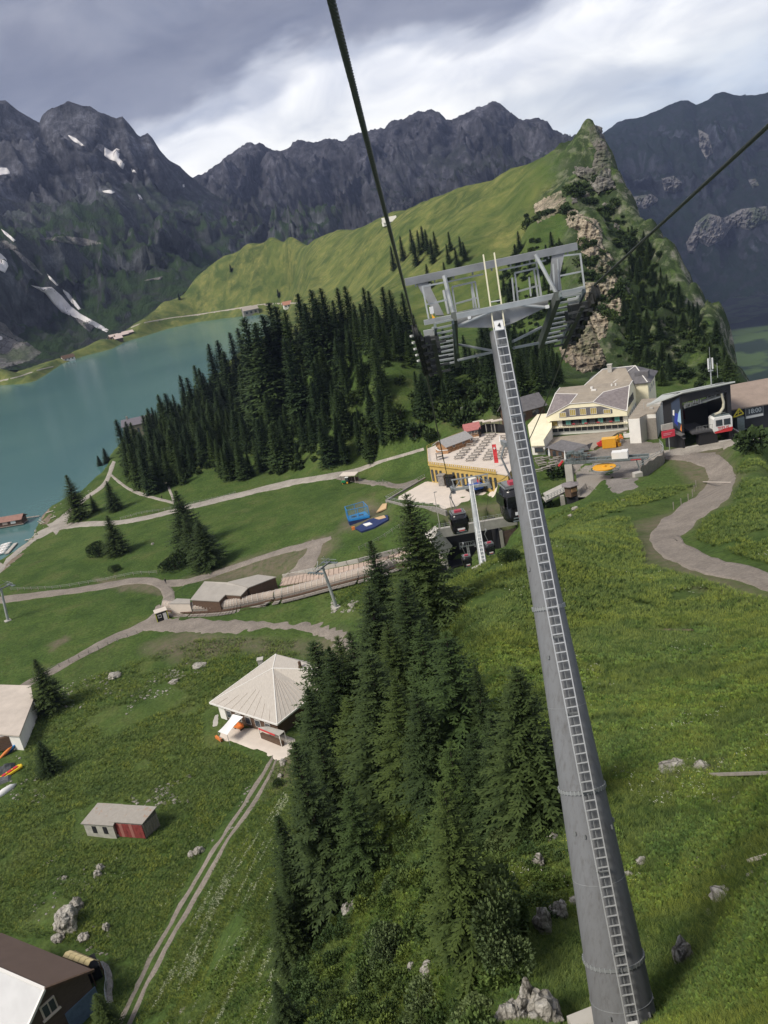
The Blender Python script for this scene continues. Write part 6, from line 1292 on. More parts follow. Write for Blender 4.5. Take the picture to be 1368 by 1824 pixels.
def yard_things():
 q = PZ(*zoom6(1028,584), 25.1); e = empty('yellow_container', q, Hf.rz+.15, 'yellow ribbed container standing in the asphalt yard', 'container'); b = MB(); b.box((0, 0, 1.35), (3.8, 2.4, 2.6)); b.build('body', M_YEL, e); b = MB(); b.box((0, 0, 2.7), (3.9, 2.5, .1)); b.build('lid', mat('yellow_lid', (.74, .42, .08), .5), e)
 b = MB(); [b.box((-1.8+.4*i, -1.22, 1.35), (.12, .06, 2.4)) for i in range(10)]; b.build('rib', M_YEL, e)
 for k, (X, Y, s, c, lab) in enumerate([(980,578,1.1,M_RED,'small red machine left of the yellow container'),(1066,560,1.3,M_YEL,'yellow digger arm heap right of the container'),(1090,545,1.0,M_ORANGE,'orange crate behind the yellow heap'),(1075,578,.9,M_YEL,'low yellow trough in front of the heap'),(1120,532,1.1,M_WHITE,'white tank at the hotel wall'),(1098,560,.8,M_CONCD,'grey pallet stack by the yellow heap')]):
  q = PZ(*zoom6(X, Y), 25.1); e = empty('site_equipment', q, k*.7, lab, 'equipment', 'building material in the hotel yard'); b = MB(); b.box((0, 0, s*.5), (s*1.6, s, s)); b.build('body', c, e); b = MB(); b.box((s*.3, 0, s*1.2), (s*.5, s*.6, s*.5)); b.bar((-s*.6, 0, s), (s*.9, .2, s*1.5), .18); b.build('arm', c if c != M_WHITE else M_CONC, e)
 q = PZ(*zoom6(1105,815), 24.5); rk = hit(*zoom6(1105,815))
yard_things()
for k, (X, Y) in enumerate([(438,745),(455,728),(470,745),(486,722),(500,740),(515,718),(478,765),(505,762)]):
 q = PZ(*zoom6(X, Y+18), 21.5); e = empty('stored_chair', q, k*.9, 'grey lift chair frame number %s of the tangled pile at the terrace corner' % ['one','two','three','four','five','six','seven','eight'][k], 'chairlift chair', 'stored lift chairs')
 b = MB(); b.tube([(-1, 0, .5), (1, 0, .5)], .07); b.tube([(-1, .6, 1.1), (1, .6, 1.1)], .06); b.tube([(-1, 0, .5), (-1, .6, 1.2), (0, .6, 2.6), (1, .6, 1.2), (1, 0, .5)], .06, 6); b.tube([(0, .6, 2.6), (0, .3, 3.6)], .06); b.build('frame', M_GALVD, e)
 b = MB(); b.slab([(-1, -.1, .55), (1, -.1, .55), (1, .5, .5), (-1, .5, .5)], .08); b.build('seat', M_STEELG, e)
# ------------------------------------------------------------------ gondola portal
def zoom8(X, Y): return 740+X/4.56, 820+Y/4.56
def portal():
 z = 9.0; f = Frame((799,1013), (899,985), z); W_ = f.w; e = f.empty('gondola_portal', 0, 0, 0, 'pale concrete portal of the gondola station set into the grass bank', 'building')
 hl = f.yz(*zoom8(250,545)); hr = f.yz(*zoom8(690,490), W_, 0); ol = f.yz(*zoom8(258,618)); orr = f.yz(*zoom8(665,570), W_, 0)
 b = MB(); b.box((-.35, 3, ol/2-1), (.9, 6, ol+1.6)); b.build('left_jamb', M_CONC, e); b = MB(); b.box((W_-.2, 3, orr/2-1), (.9, 6, orr+1.6)); b.build('right_jamb', M_CONC, e)
 b = MB(); b.add([(-.8, -.15, ol), (W_+4.6, -.15, orr+.3), (W_+4.6, -.15, hr+.2), (-.8, -.15, hl), (-.8, 1.0, ol), (W_+4.6, 1.0, orr+.3), (W_+4.6, 1.0, hr+.2), (-.8, 1.0, hl)], [(0, 1, 2, 3), (4, 7, 6, 5), (3, 2, 6, 7), (0, 4, 5, 1), (0, 3, 7, 4), (1, 5, 6, 2)]); b.build('lintel', M_CONC, e)
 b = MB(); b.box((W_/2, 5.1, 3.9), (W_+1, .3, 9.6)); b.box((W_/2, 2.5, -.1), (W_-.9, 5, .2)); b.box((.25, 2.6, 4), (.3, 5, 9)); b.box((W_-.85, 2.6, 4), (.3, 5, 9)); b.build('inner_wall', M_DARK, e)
 b = MB(); b.box((W_+2.4, .5, 1.5), (4.0, .6, orr+2)); b.build('brown_panel', mat('rusty_panel', (.14, .095, .08), .85, var=.3, scale=.8), e)
 b = MB(); b.add([(W_+4.4, -.1, -3), (W_+7.4, 1, -3), (W_+6.3, 1, orr+.5), (W_+4.6, -.1, hr+.1)], [(0, 1, 2, 3)]); b.build('wing_wall', M_CONCD, e)
 b = MB(); b.slab([(-.8, -.1, hl), (-.8, 3, hl), (-4.2, 3, hl-1.5), (-4.0, -2.2, hl-2.2)], 6.5); b.build('left_wing', M_CONC, e)
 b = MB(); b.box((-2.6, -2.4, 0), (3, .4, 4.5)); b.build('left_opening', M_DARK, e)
 b = MB(); n = 14
 for i in range(n+1): t = i/n; x = -.6+(W_+5)*t; b.box((x, .2, hl+(hr-hl)*t+.6), (.07, .07, 1.2))
 b.bar((-.6, .2, hl+1.2), (W_+4.4, .2, hr+1.3), .06); b.bar((-.6, .2, hl+.7), (W_+4.4, .2, hr+.8), .05); b.build('railing', M_GALV, e)
 b = MB()
 for i in range(5): b.bar((-.8-.7*i, -.1-.45*i, hl-.4*i), (-.8-.7*i, -.1-.45*i, hl-.4*i+1.6), .08)
 b.bar((-.8, -.1, hl+1.5), (-4, -2.2, hl-.3), .07); b.build('side_fence', M_GALVD, e)
 return f, W_
PF, PW = portal()
# ------------------------------------------------------------------ lift towers and gondolas
def cross_head(e, L_, yaw, s=1.0):
 """simple crossarm with two sheave trains, for the smaller towers"""
 M_ = Matrix.Rotation(yaw, 3, 'Z'); w = 3.1*s
 def V3(x, y, z): return M_ @ Vector((x*s, y*s, z*s))
 b = MB(); b.bar(V3(-2.9, 0, 0), V3(2.9, 0, 0), .32*s, .42*s); b.bar(V3(-2.9, 0, 1.6), V3(2.9, 0, 1.6), .16*s)
 for x in (-2.6, -1.3, 1.3, 2.6): b.bar(V3(x, 0, 0), V3(x*1.04, 0, 1.6), .14*s)
 b.bar(V3(-1.3, 0, 1.6), V3(-2.6, 0, .1), .12*s); b.bar(V3(1.3, 0, 1.6), V3(2.6, 0, .1), .12*s); b.build('crossarm', M_GALV, e)
 for sd_ in (-1, 1):
  b = MB(); b.bar(V3(sd_*2.75, -2.2, .05), V3(sd_*2.75, 2.2, -.35), .5*s, .06*s)
  for i in range(9): y = -2.1+i*.52; b.bar(V3(sd_*2.75-.3, y, .1), V3(sd_*2.75+.3, y, .1), .1*s)
  b.build('catwalk', M_GALVD, e)
  b = MB()
  for i in range(6): y = -2.0+i*.8; b.lathe([(.25*s, -.07*s), (.25*s, .07*s)], V3(sd_*3.1, y, .35-y*.10), 10, M=M_ @ Matrix.Rotation(math.pi/2, 3, 'Y'))
  b.bar(V3(sd_*3.1, -2.2, .35), V3(sd_*3.1, 2.2, -.05), .12*s, .3*s); b.build('sheave_train', M_RUB, e)
def small_tower(base, top, r0, r1, label, name='lift_tower', yaw=-.09, s=1.0, ladder=True, head=True, pad=True, group=None):
 base, top = Vector(base), Vector(top); e = empty(name, base, 0, label, 'lift tower', group); a = top-base
 b = MB(); b.tube([(0, 0, -.8), a*.5, a], [r0, (r0+r1)/2, r1], 14); b.build('shaft', M_GALV, e, smooth=False)
 if pad: b = MB(); b.box((0, 0, -.1), (r0*4.2, r0*4.2, .7), .6); b.build('concrete_pad', M_CONC, e)
 if ladder:
  d = a.normalized(); sx = Vector((1, 0, 0)); nrm = Vector((0, -1, 0)); n = int(a.length/.62); b = MB()
  off = lambda t: nrm*(r0*(1-t)+r1*t+.12)
  for sgn in (-1, 1): b.bar(a*.02+off(0)+sx*sgn*.28, a+off(1)+sx*sgn*.28+d*1.2, .075)
  for i in range(n): t = i/n; b.bar(a*t+off(t)-sx*.28, a*t+off(t)+sx*.28, .09)
  b.build('ladder', M_WHITE, e)
 if head:
  old = set(e.children); cross_head(e, 0, yaw, s)
  for ch in e.children:
   if ch not in old: ch.location = a
 return e
t2 = P(*zoom8(452,215), 122); g2 = PR(861, 1008, 104); g2.z = float(ground_z(g2.x, g2.y)); small_tower(g2-Vector((0, 0, .3)), t2, .55, .34, 'slim galvanised tower with white ladder in front of the concrete portal', s=.95)
t3 = PF(PW*.42, 2, 0); t3z = PR(*zoom8(470,690), math.hypot(t3.x, t3.y)).z; small_tower((t3.x, t3.y, 8.7), (t3.x, t3.y+.2, t3z), .35, .28, 'small tower standing inside the dark portal', s=.72, pad=False)
for (tx, ty), (bx, by), lab, yw in [((575,1012),(600,1082),'leaning chairlift tower by the covered conveyor belt',1.0),((2,1050),(14,1106),'leaning chairlift tower at the edge of the left meadow',.8)]:
 g = hit(bx, by, 60); d = math.hypot(g.x, g.y); t = PR(tx, ty, d*1.0)
 e = small_tower(g, t, .42, .32, lab, 'chairlift_tower', 0, .6, False, False, True, 'chairlift towers in the valley'); a = t-g; M_ = Matrix.Rotation(yw, 3, 'Z')
 b = MB(); b.bar(a+M_ @ Vector((-3.4, 0, .2)), a+M_ @ Vector((3.4, 0, .2)), .3, .35); b.bar(a+M_ @ Vector((-3, 0, 1.2)), a+M_ @ Vector((3, 0, 1.2)), .12); [b.bar(a+M_ @ Vector((x, 0, .2)), a+M_ @ Vector((x, 0, 1.3)), .1) for x in (-3, -1.5, 0, 1.5, 3)]; b.build('crossarm', M_GALVD, e)
 for s_ in (-1, 1):
  b = MB(); b.bar(a+M_ @ Vector((s_*2.9, -2.2, .1)), a+M_ @ Vector((s_*2.9, 2.2, .1)), .7, .1); [b.lathe([(.22, -.07), (.22, .07)], a+M_ @ Vector((s_*3.4, -1.9+i*.75, .1)), 8, M=M_ @ Matrix.Rotation(math.pi/2, 3, 'Y')) for i in range(6)]; b.build('sheave_train', M_STEELG, e)
  b = MB(); b.bar(a+M_ @ Vector((s_*2.9, -2.2, 1.0)), a+M_ @ Vector((s_*2.9, 2.2, 1.0)), .07); b.bar(a+M_ @ Vector((s_*2.9, 0, 0)), a+M_ @ Vector((s_*1.2, 0, 2.4)), .09); b.build('railing', M_GALV, e)
def gondola(p, label, rz=0.1, hang=True, s=1.0, k=''):
 """hanging point p is the centre of the cabin"""
 e = empty('gondola', p, rz, label, 'gondola', 'black gondolas on the lift'); e.scale = (s, s, s)
 w, h, d = 2.1, 2.3, 2.1; n = 20; rings = []; vs = []; fs = []
 prof = [(-1.08, .62), (-1.0, .84), (-.6, .97), (0, 1.0), (.5, .97), (.85, .88), (1.05, .70), (1.12, .45)]
 for z, r in prof:
  for i in range(n):
   a = 2*math.pi*i/n; c, s_ = math.cos(a), math.sin(a); q = (abs(c)**3.2+abs(s_)**3.2)**(-1/3.2); vs.append((c*q*w/2*r, s_*q*d/2*r, z*h/2))
 for j in range(len(prof)-1):
  for i in range(n): i2 = (i+1) % n; fs.append((j*n+i, j*n+i2, (j+1)*n+i2, (j+1)*n+i))
 fs += [tuple(range(n-1, -1, -1)), tuple((len(prof)-1)*n+i for i in range(n))]
 b = MB(); b.add(vs, fs); b.build('body', M_GOND, e, smooth=True)
 for (dx, dy, sz) in ((0, -1, 'f'), (-1, 0, 's'), (1, 0, 's')):
  b = MB(); m = 6
  for j in range(3):
   z0, z1 = -.05+j*.25, .2+j*.25
   def X(z, u):
    r = np.interp(z/(h/2), [q[0] for q in prof], [q[1] for q in prof])*1.012
    return (u*w/2*r*.82, -d/2*r, z) if sz == 'f' else (dx*w/2*r, u*d/2*r*.82, z)
   b.add([X(z0, -1), X(z0, 1), X(z1, 1), X(z1, -1)], [(0, 1, 2, 3)])
  b.build('window', M_GWIN, e)
 b = MB(); b.box((0, -w/2*1.03, -.48), (.85, .05, .2)); b.build('logo_plate', M_WHITE, e); b = MB(); b.box((.05, -w/2*1.035, -.66), (.6, .05, .16)); b.build('red_mark', M_RED, e)
 b = MB(); b.box((0, 0, h/2+.15), (1.3, 1.2, .12)); b.bar((-.8, -.8, h/2+.12), (.8, -.8, h/2+.12), .08); b.bar((-.8, .8, h/2+.12), (.8, .8, h/2+.12), .08); b.bar((-.8, -.8, h/2+.12), (-.8, .8, h/2+.12), .08); b.bar((.8, -.8, h/2+.12), (.8, .8, h/2+.12), .08); b.build('roof_rack', M_GALVD, e)
 b = MB(); b.box((0, -.3, h/2+.3), (.8, .5, .3)); b.build('number_plate', mat('plate_red'+k, (.42, .06, .09), .5), e)
 b = MB(); b.box((0, -w/2-.12, -.95), (1.3, .12, .06)); b.box((0, -w/2-.12, -.75), (1.2, .08, .06)); b.build('ski_rack', M_STEELG, e)
 if hang: b = MB(); b.tube([(0, 0, h/2+.2), (-.25, 0, h/2+1.1), (-.55, 0, h/2+2.1), (-.2, 0, h/2+2.9)], .07, 6); b.box((-.2, 0, h/2+3.0), (.25, .9, .3)); b.build('hanger', M_GALVD, e)
 return e
gondola(P(817.5,930,95), 'black gondola hanging in the open in front of the pale apron', .05, k='a')
gondola(P(918,893,56), 'black gondola half hidden behind the steel tower', .12, k='b')
gondola(P(872,977,170), 'black gondola inside the right half of the dark portal', .1, k='c')
gondola(P(831.5,999,180), 'black gondola low inside the left half of the dark portal', .1, k='d')
# ------------------------------------------------------------------ covered conveyor belt
def conveyor():
 c = _cr([(296,1083),(333,1087),(370,1086),(406,1083),(443,1076),(516,1060),(590,1041),(660,1022),(717,1005),(755,995)], 7); pts = [Vector(hit(x, y, 60)) for x, y, in c[:, :2]]
 o = pts[0].copy(); e = empty('covered_conveyor', o, 0, 'long covered conveyor belt in a hooped translucent tunnel beside the hall', 'conveyor')
 cov = NT('translucent_cover'); cov.color(cov.mix(cov.noise(.8, 5), (.36, .29, .24), (.52, .45, .39))); cov.b.inputs['Roughness'].default_value = .35; cov.b.inputs['Alpha'].default_value = .82
 R_ = 1.25; n = len(pts)
 for i in range(n-1):
  a, b_ = pts[i]-o, pts[i+1]-o; a.z += .9; b_.z += .9; d = (b_-a).normalized(); s = d.cross(Vector((0, 0, 1))).normalized(); b = MB(); m = 8; vs = []
  for q in (a, b_):
   for j in range(m+1): t = math.pi*j/m; vs.append(q+s*math.cos(t)*R_+Vector((0, 0, math.sin(t)*R_*1.15)))
  b.add(vs, [(j, j+1, m+2+j, m+1+j) for j in range(m)]); b.build('cover_panel', cov.m, e)
  b = MB(); hp = [a+s*math.cos(math.pi*j/m)*(R_+.04)+Vector((0, 0, math.sin(math.pi*j/m)*R_*1.15+.03)) for j in range(m+1)]; b.tube(hp, .08, 5); b.build('hoop', mat('hoop_white', (.60, .56, .50), .6) if i == 0 else bpy.data.materials['hoop_white'], e)
 for nm, off, zz, w, h, m in (('belt_base', 0, .5, 2.6, .5, M_WOODG), ('side_beam', -1.8, .3, .5, .35, M_WOODD), ('walkway', -3.2, .05, 1.6, .2, M_WOODG), ('handrail', -4.1, 1.0, .1, .1, M_WOODD), ('handrail', -4.1, .5, .08, .08, M_WOODD)):
  b = MB()
  for i in range(n-1):
   a, b_ = pts[i]-o, pts[i+1]-o; d = (b_-a).normalized(); s = Vector((d.y, -d.x, 0)).normalized(); q0, q1 = a+s*(-off)*1+Vector((0, 0, zz)), b_+s*(-off)*1+Vector((0, 0, zz)); b.bar(q0, q1, w, h)
  b.build(nm, m, e)
 W2 = [(505,1032),(560,1022),(640,1006),(720,984),(752,976)]; L2 = [(498,1046),(560,1036),(640,1018),(720,997),(752,989)]; k = empty('boarded_platform', hit(505,1040,60), 0, 'strip of pinkish boards between the conveyor tunnel and the concrete wall', 'platform'); ko = k.location
 mt = mat('pink_boards', (.40, .31, .25), .85, var=.2, scale=1)
 for i in range(4):
  for j in range(9):
   t0, t1 = j/9, (j+.9)/9; f = lambda A_, t: Vector(hit(A_[i][0]*(1-t)+A_[i+1][0]*t, A_[i][1]*(1-t)+A_[i+1][1]*t, 60)); b = MB(); q = [f(W2, t0), f(W2, t1), f(L2, t1), f(L2, t0)]; b.slab([p-ko+Vector((0, 0, .45)) for p in q], .3); b.build('board', mt, k)
 k = empty('low_wall', hit(512,1030,60), 0, 'low pale concrete wall above the boarded platform', 'wall'); wp = [hit(x, y, 60)-k.location for x, y in ((505,1030),(560,1019),(640,1002),(720,981),(752,973))]
 for a, b_ in zip(wp, wp[1:]):
  for j in range(4): p, q = a.lerp(b_, j/4), a.lerp(b_, (j+.96)/4); b = MB(); b.bar(p+Vector((0, 0, .5)), q+Vector((0, 0, .5)), .3, 1.3); b.build('panel', M_CONC, k)
conveyor()
# ------------------------------------------------------------------ valley buildings
def zoom2(X, Y): return 260+X/2.736, 860+Y/2.736
def slab_building(name, label, cat, z, roofs, walls, mr, mw, over=.94, extra=None):
 """roofs: lists of (px, py, height); walls: the index of the roof corners whose drop lines carry walls"""
 o = PZ(roofs[0][0][0], roofs[0][0][1], z+roofs[0][0][2]); o = Vector((o.x, o.y, z)); e = empty(name, o, 0, label, cat)
 b = MB()
 for r in roofs: b.slab([PZ(x, y, z+h)-o for x, y, h in r], .22)
 b.build('roof', mr, e)
 b = MB()
 for w in walls:
  q = [PZ(x, y, z+h)-o for x, y, h in w]; c = sum(q, Vector())/len(q); q = [c+(p-c)*over for p in q]; n = len(q); b.add([(p.x, p.y, p.z-.28) for p in q]+[(p.x, p.y, -1.5) for p in q], [tuple(range(n))]+[(i, (i+1) % n, n+(i+1) % n, n+i) for i in range(n)])
 b.build('wall', mw, e); return e, o
gr = mat('grey_metal_roof', (.34, .315, .28), .65, var=.1, scale=.4)
A = [(*zoom2(285,480),4.2),(*zoom2(398,485),4.6),(*zoom2(497,512),4.2),(*zoom2(462,550),3.2),(*zoom2(387,545),3.4),(*zoom2(355,578),2.8),(*zoom2(215,570),3.0)]; B = [(*zoom2(398,483),4.7),(*zoom2(545,447),4.8),(*zoom2(636,458),4.0),(*zoom2(500,510),4.3)]
VB, vo = slab_building('lift_hall', 'low hall with broad folded grey metal roof beside the conveyor', 'building', 10.5, [A, B], [A, B], gr, M_WOODD, .95)
VB2, _o = slab_building('shed', 'small flat roofed shed at the lower end of the conveyor', 'shed', 10.3, [[(*zoom2(110,588),2.4),(*zoom2(215,588),2.4),(*zoom2(215,566),2.6),(*zoom2(150,563),2.6)]], [[(*zoom2(110,588),2.4),(*zoom2(215,588),2.4),(*zoom2(215,566),2.6),(*zoom2(150,563),2.6)]], gr, M_PAVE)
def kiosk():
 g = hit(*zoom2(85,672), 60); e = empty('ticket_kiosk', g, .35, 'small black kiosk with pale roof and yellow edges on the gravel yard', 'kiosk'); b = MB(); b.box((0, 1, 1.3), (3.0, 2.4, 2.6)); b.build('body', M_BLACK, e); b = MB(); b.box((0, 1, 2.7), (3.3, 2.7, .15)); b.build('roof', M_PAVE, e)
 for x in (-1.48, 1.48): b = MB(); b.box((x, -.22, 1.3), (.16, .16, 2.6)); b.build('yellow_edge', mat('lime_yellow', (.55, .58, .05), .5), e)
 window(e, -.6, -.2, 1.2, .9, .9, bars=0); b = MB(); b.box((.75, -.25, 1.1), (.9, .08, 2.1)); b.build('door', M_TRIM, e)
kiosk()
def hip_house():
 z = 12.0; Z4 = lambda X, Y: (340+X/4.56, 1120+Y/4.56); o = PZ(*Z4(600, 800), z); e = empty('hip_roofed_house', o, 0, 'house with large pale hipped roof and paved patio at the track end', 'house')
 q = lambda X, Y, h: PZ(*Z4(X, Y), z+h)-o; L, F_, R_, P1, P2, R2, Bk = q(150,600,3.6), q(700,775,3.6), q(1010,525,3.6), q(690,205,7.6), q(665,320,7.2), q(1120,330,6.9), q(1130,310,5.0)
 rm = NT('pale_roof_sheet'); rm.color(rm.mix(rm.ramp(rm.noise(3, 7, .7, .5, stretch=(4, .4, 1)), [(.4, 0), (.7, 1)]), (.50, .46, .41), (.36, .33, .29))); b = MB()
 b.slab([L, F_, P2], .25); b.slab([F_, R_, R2, P2], .25); b.slab([P2, R2, P1], .2); b.slab([L, P2, P1], .2); b.slab([P1, R2, Bk], .2); b.build('roof', rm.m, e)
 b = MB(); [b.bar(a, c, .16, .14) for a, c in ((L, P2), (F_, P2), (P2, R2), (L, P1), (P1, P2))]; [b.bar(a-Vector((0, 0, .12)), c-Vector((0, 0, .12)), .2, .3) for a, c in ((L, F_), (F_, R_))]; b.build('ridge_trim', M_TRIM, e)
 c = (L+F_+R_+P2)/4; W4 = [c+(p-c)*.84 for p in (L, F_, R_)]+[c+(P1-c)*.7]; b = MB(); b.add([(p.x, p.y, 3.35) for p in W4]+[(p.x, p.y, -1) for p in W4], [(0, 1, 2, 3)]+[(i, (i+1) % 4, 4+(i+1) % 4, 4+i) for i in range(4)]); b.build('wall', M_WOODD, e)
 a, c2 = W4[0], W4[1]; d = (c2-a).normalized(); nr = Vector((d.y, -d.x, 0)); ang = math.atan2(d.y, d.x)
 for k in range(5):
  p = a.lerp(c2, .15+.17*k)+nr*.06; b = MB(); b.box((p.x, p.y, 1.5), (1.5, .1, 1.6), ang); wf = b.build('window', M_TRIM, e); b = MB(); b.box((p.x+nr.x*.05, p.y+nr.y*.05, 1.5), (1.3, .08, 1.4), ang); b.build('pane', M_GLASS, wf)
 b = MB(); p = a.lerp(c2, .04)+nr*.1; b.box((p.x, p.y, 1.6), (1.8, .3, 3.0), ang); b.build('white_wall', M_WHITEW, e)
 b = MB(); p = q(572,290,6.0); b.box(p+Vector((0, 0, .3)), (1.0, 1.0, 1.8)); b.box(p+Vector((0, 0, 1.3)), (1.3, 1.3, .15)); b.build('chimney', M_CONC, e); b = MB(); p = q(890,315,7.0); b.tube([p, p+Vector((0, 0, 1.3))], .3, 8); b.box(p, (.8, .8, .3)); b.build('vent_pipe', M_WOODD, e)
 drape('patio', [Z4(*p) for p in ((235,830),(300,780),(640,800),(860,880),(840,1000),(770,1068),(560,1010),(340,942),(200,895))], M_PAVE, .14, jit=0)
 drape('patio', [Z4(*p) for p in ((150,760),(180,700),(240,680),(260,760),(220,860),(170,840))], M_CONC, .12, jit=0)
 b = MB()
 for (A_, B_, T_) in ((L, F_, P2), (F_, R_, P2)):
  for i in range(1, 9): t = i/9; p_ = A_.lerp(B_, t); q_ = p_.lerp(T_, 1-abs(t-.5)*.9-.45 if A_ == L else .96-.5*t); b.bar(p_+Vector((0, 0, .05)), q_+Vector((0, 0, .05)), .05, .05)
 b.build('sheet_joint', M_PAVE, e)
 s = empty('sail_awning', q(320,775,0)+o, 0, 'white rectangular sail awning stretched over the patio corner', 'awning'); so = s.location; pts = [q(340,693,3.2)+o-so, q(425,715,3.2)+o-so, q(295,862,2.3)+o-so, q(220,836,2.4)+o-so]; b = MB(); n = 6; vs = []
 for i in range(n+1):
  for j in range(n+1): u, v = i/n, j/n; p = pts[0].lerp(pts[1], u).lerp(pts[3].lerp(pts[2], u), v); pin = math.sin(u*math.pi)*.0+math.sin(v*math.pi)*(u-.5)*-.5; p += (pts[1]-pts[0]).normalized()*pin; p.z -= .3*math.sin(math.pi*v)*math.sin(math.pi*u); vs.append(p)
 b.add(vs, [(i*(n+1)+j, i*(n+1)+j+1, (i+1)*(n+1)+j+1, (i+1)*(n+1)+j) for i in range(n) for j in range(n)]); b.build('cloth', M_SAIL, s, smooth=True); b = MB(); [b.tube([pts[i], (pts[i].x, pts[i].y, 0)], .05) for i in (2, 3)]; b.build('pole', M_GALV, s)
 k = empty('orange_bench', q(393,815,.1)+o, ang, 'orange wooden bench on the patio right of the sail', 'bench'); b = MB(); b.box((0, 0, .5), (2.0, .9, .12)); b.build('seat', M_ORANGE, k); b = MB(); b.box((0, .45, .85), (2.0, .1, .6)); b.build('backrest', M_ORANGE, k); b = MB(); [b.box((x, 0, .22), (.12, .8, .45)) for x in (-.8, .8)]; b.build('leg', M_WOODD, k)
 k = empty('orange_planter', q(228,902,.1)+o, ang-.2, 'long orange planter at the patio corner below the sail', 'planter'); b = MB(); b.box((0, 0, .3), (2.0, .4, .5)); b.build('box', M_ORANGE, k)
 k = empty('serving_counter', q(650,900,.1)+o, ang, 'serving counter with grey awning roof and red front panel on the patio', 'counter'); ko = k.location; iv = Matrix.Rotation(-ang, 3, 'Z'); lp = [iv @ (q(X, Y, 2.5)+o-ko) for X, Y in ((545,800),(625,792),(760,830),(718,868))]; b = MB(); b.slab(lp, .12); b.build('awning', M_CONC, k)
 m0, m1 = lp[0], lp[3]; b = MB(); b.bar(m0+Vector((.1, -.02, -.25)), (m0.lerp(m1, .78))+Vector((0, -.02, -.3)), .08, .35); b.build('red_panel', M_RED, k); b = MB(); [b.bar((p.x*.98, p.y*.95, p.z-.1), (p.x*.98, p.y*.95, -.1), .12) for p in lp]; b.build('post', M_TRIM, k); b = MB(); b.bar((m0.x, m0.y+.3, .5), (m1.x, m1.y+.3, .5), .6, 1.0); b.build('counter_top', M_WOODD, k)
hip_house()
def red_hut():
 z = 12.2; R = lambda X, Y: (X/3.42, 1120+Y/3.42); o = PZ(*R(690,1270), z); e = empty('old_hut', o, 0, 'old stone hut with white part and faded red boarded part in the meadow', 'hut'); q = lambda X, Y, h: PZ(*R(X, Y), z+h)-o
 A = [q(595,1060,3.3), q(748,1068,3.3), q(688,1200,2.5), q(490,1187,2.5)]; B = [q(745,1070,3.5), q(955,1082,3.5), q(865,1190,2.7), q(660,1175,2.7)]; rmt = NT('rusty_slab_roof'); rmt.color(rmt.mix(rmt.ramp(rmt.noise(.7, 6, .7), [(.58, 0), (.68, 1)]), rmt.mix(rmt.noise(2), (.25, .23, .205), (.36, .335, .30)), (.30, .17, .10)))
 b = MB(); b.slab(A, .18); b.slab(B, .18); b.build('roof', rmt.m, e)
 def wall(P_, k, m, nm):
  c = sum(P_, Vector())/4; w = [c+(p-c)*k for p in P_]; b = MB(); b.add([(p.x, p.y, p.z-.2) for p in w]+[(p.x, p.y, -1) for p in w], [(0, 1, 2, 3)]+[(i, (i+1) % 4, 4+(i+1) % 4, 4+i) for i in range(4)]); b.build(nm, m, e); return w
 w = wall(A, .9, mat('old_plaster', (.38, .37, .32), .9, var=.2, scale=1), 'wall'); w2 = wall(B, .9, mat('grey_planks', (.15, .145, .135), .9, var=.3, scale=1), 'wall')
 a, c = w[3], w[2]; d = (c-a).normalized()
 for t in (.33, .7): p = a.lerp(c, t); b = MB(); b.box((p.x, p.y-.03, 1.3), (.75, .1, 1.3), math.atan2(d.y, d.x)); b.build('window', M_DARK, e)
 a, c = w2[3], w2[2]; n = 9; d = (c-a).normalized(); rd = mat('faded_red_boards', (.22, .045, .04), .8, var=.3, scale=1.5)
 for i in range(n): p = a.lerp(c, (i+.5)/n); b = MB(); b.box((p.x, p.y-.08, 1.05+.03*(i % 2)), ((c-a).length/n*.95, .1, 2.5), math.atan2(d.y, d.x)); b.build('board', rd if i not in (2, 5) else mat('pale_red_board', (.33, .13, .11), .8), e)
 a2, c2 = w2[2], w2[1]; d2 = (c2-a2).normalized(); n = 7
 for i in range(n): p = a2.lerp(c2, (i+.5)/n); b = MB(); b.box((p.x+.05, p.y-.05, 1.1), (.1, (c2-a2).length/n*.8, 2.3), math.atan2(d2.y, d2.x)-math.pi/2); b.build('plank', M_WOODG, e)
 b = MB(); q_ = random.Random(4); [b.box((a.x+(c.x-a.x)*t+0, a.y-.25, .02), (.35, .4, .35), q_.random()*3) for t in [i/9 for i in range(10)]]; b.build('footing_stones', M_BOULDER, e)
red_hut()
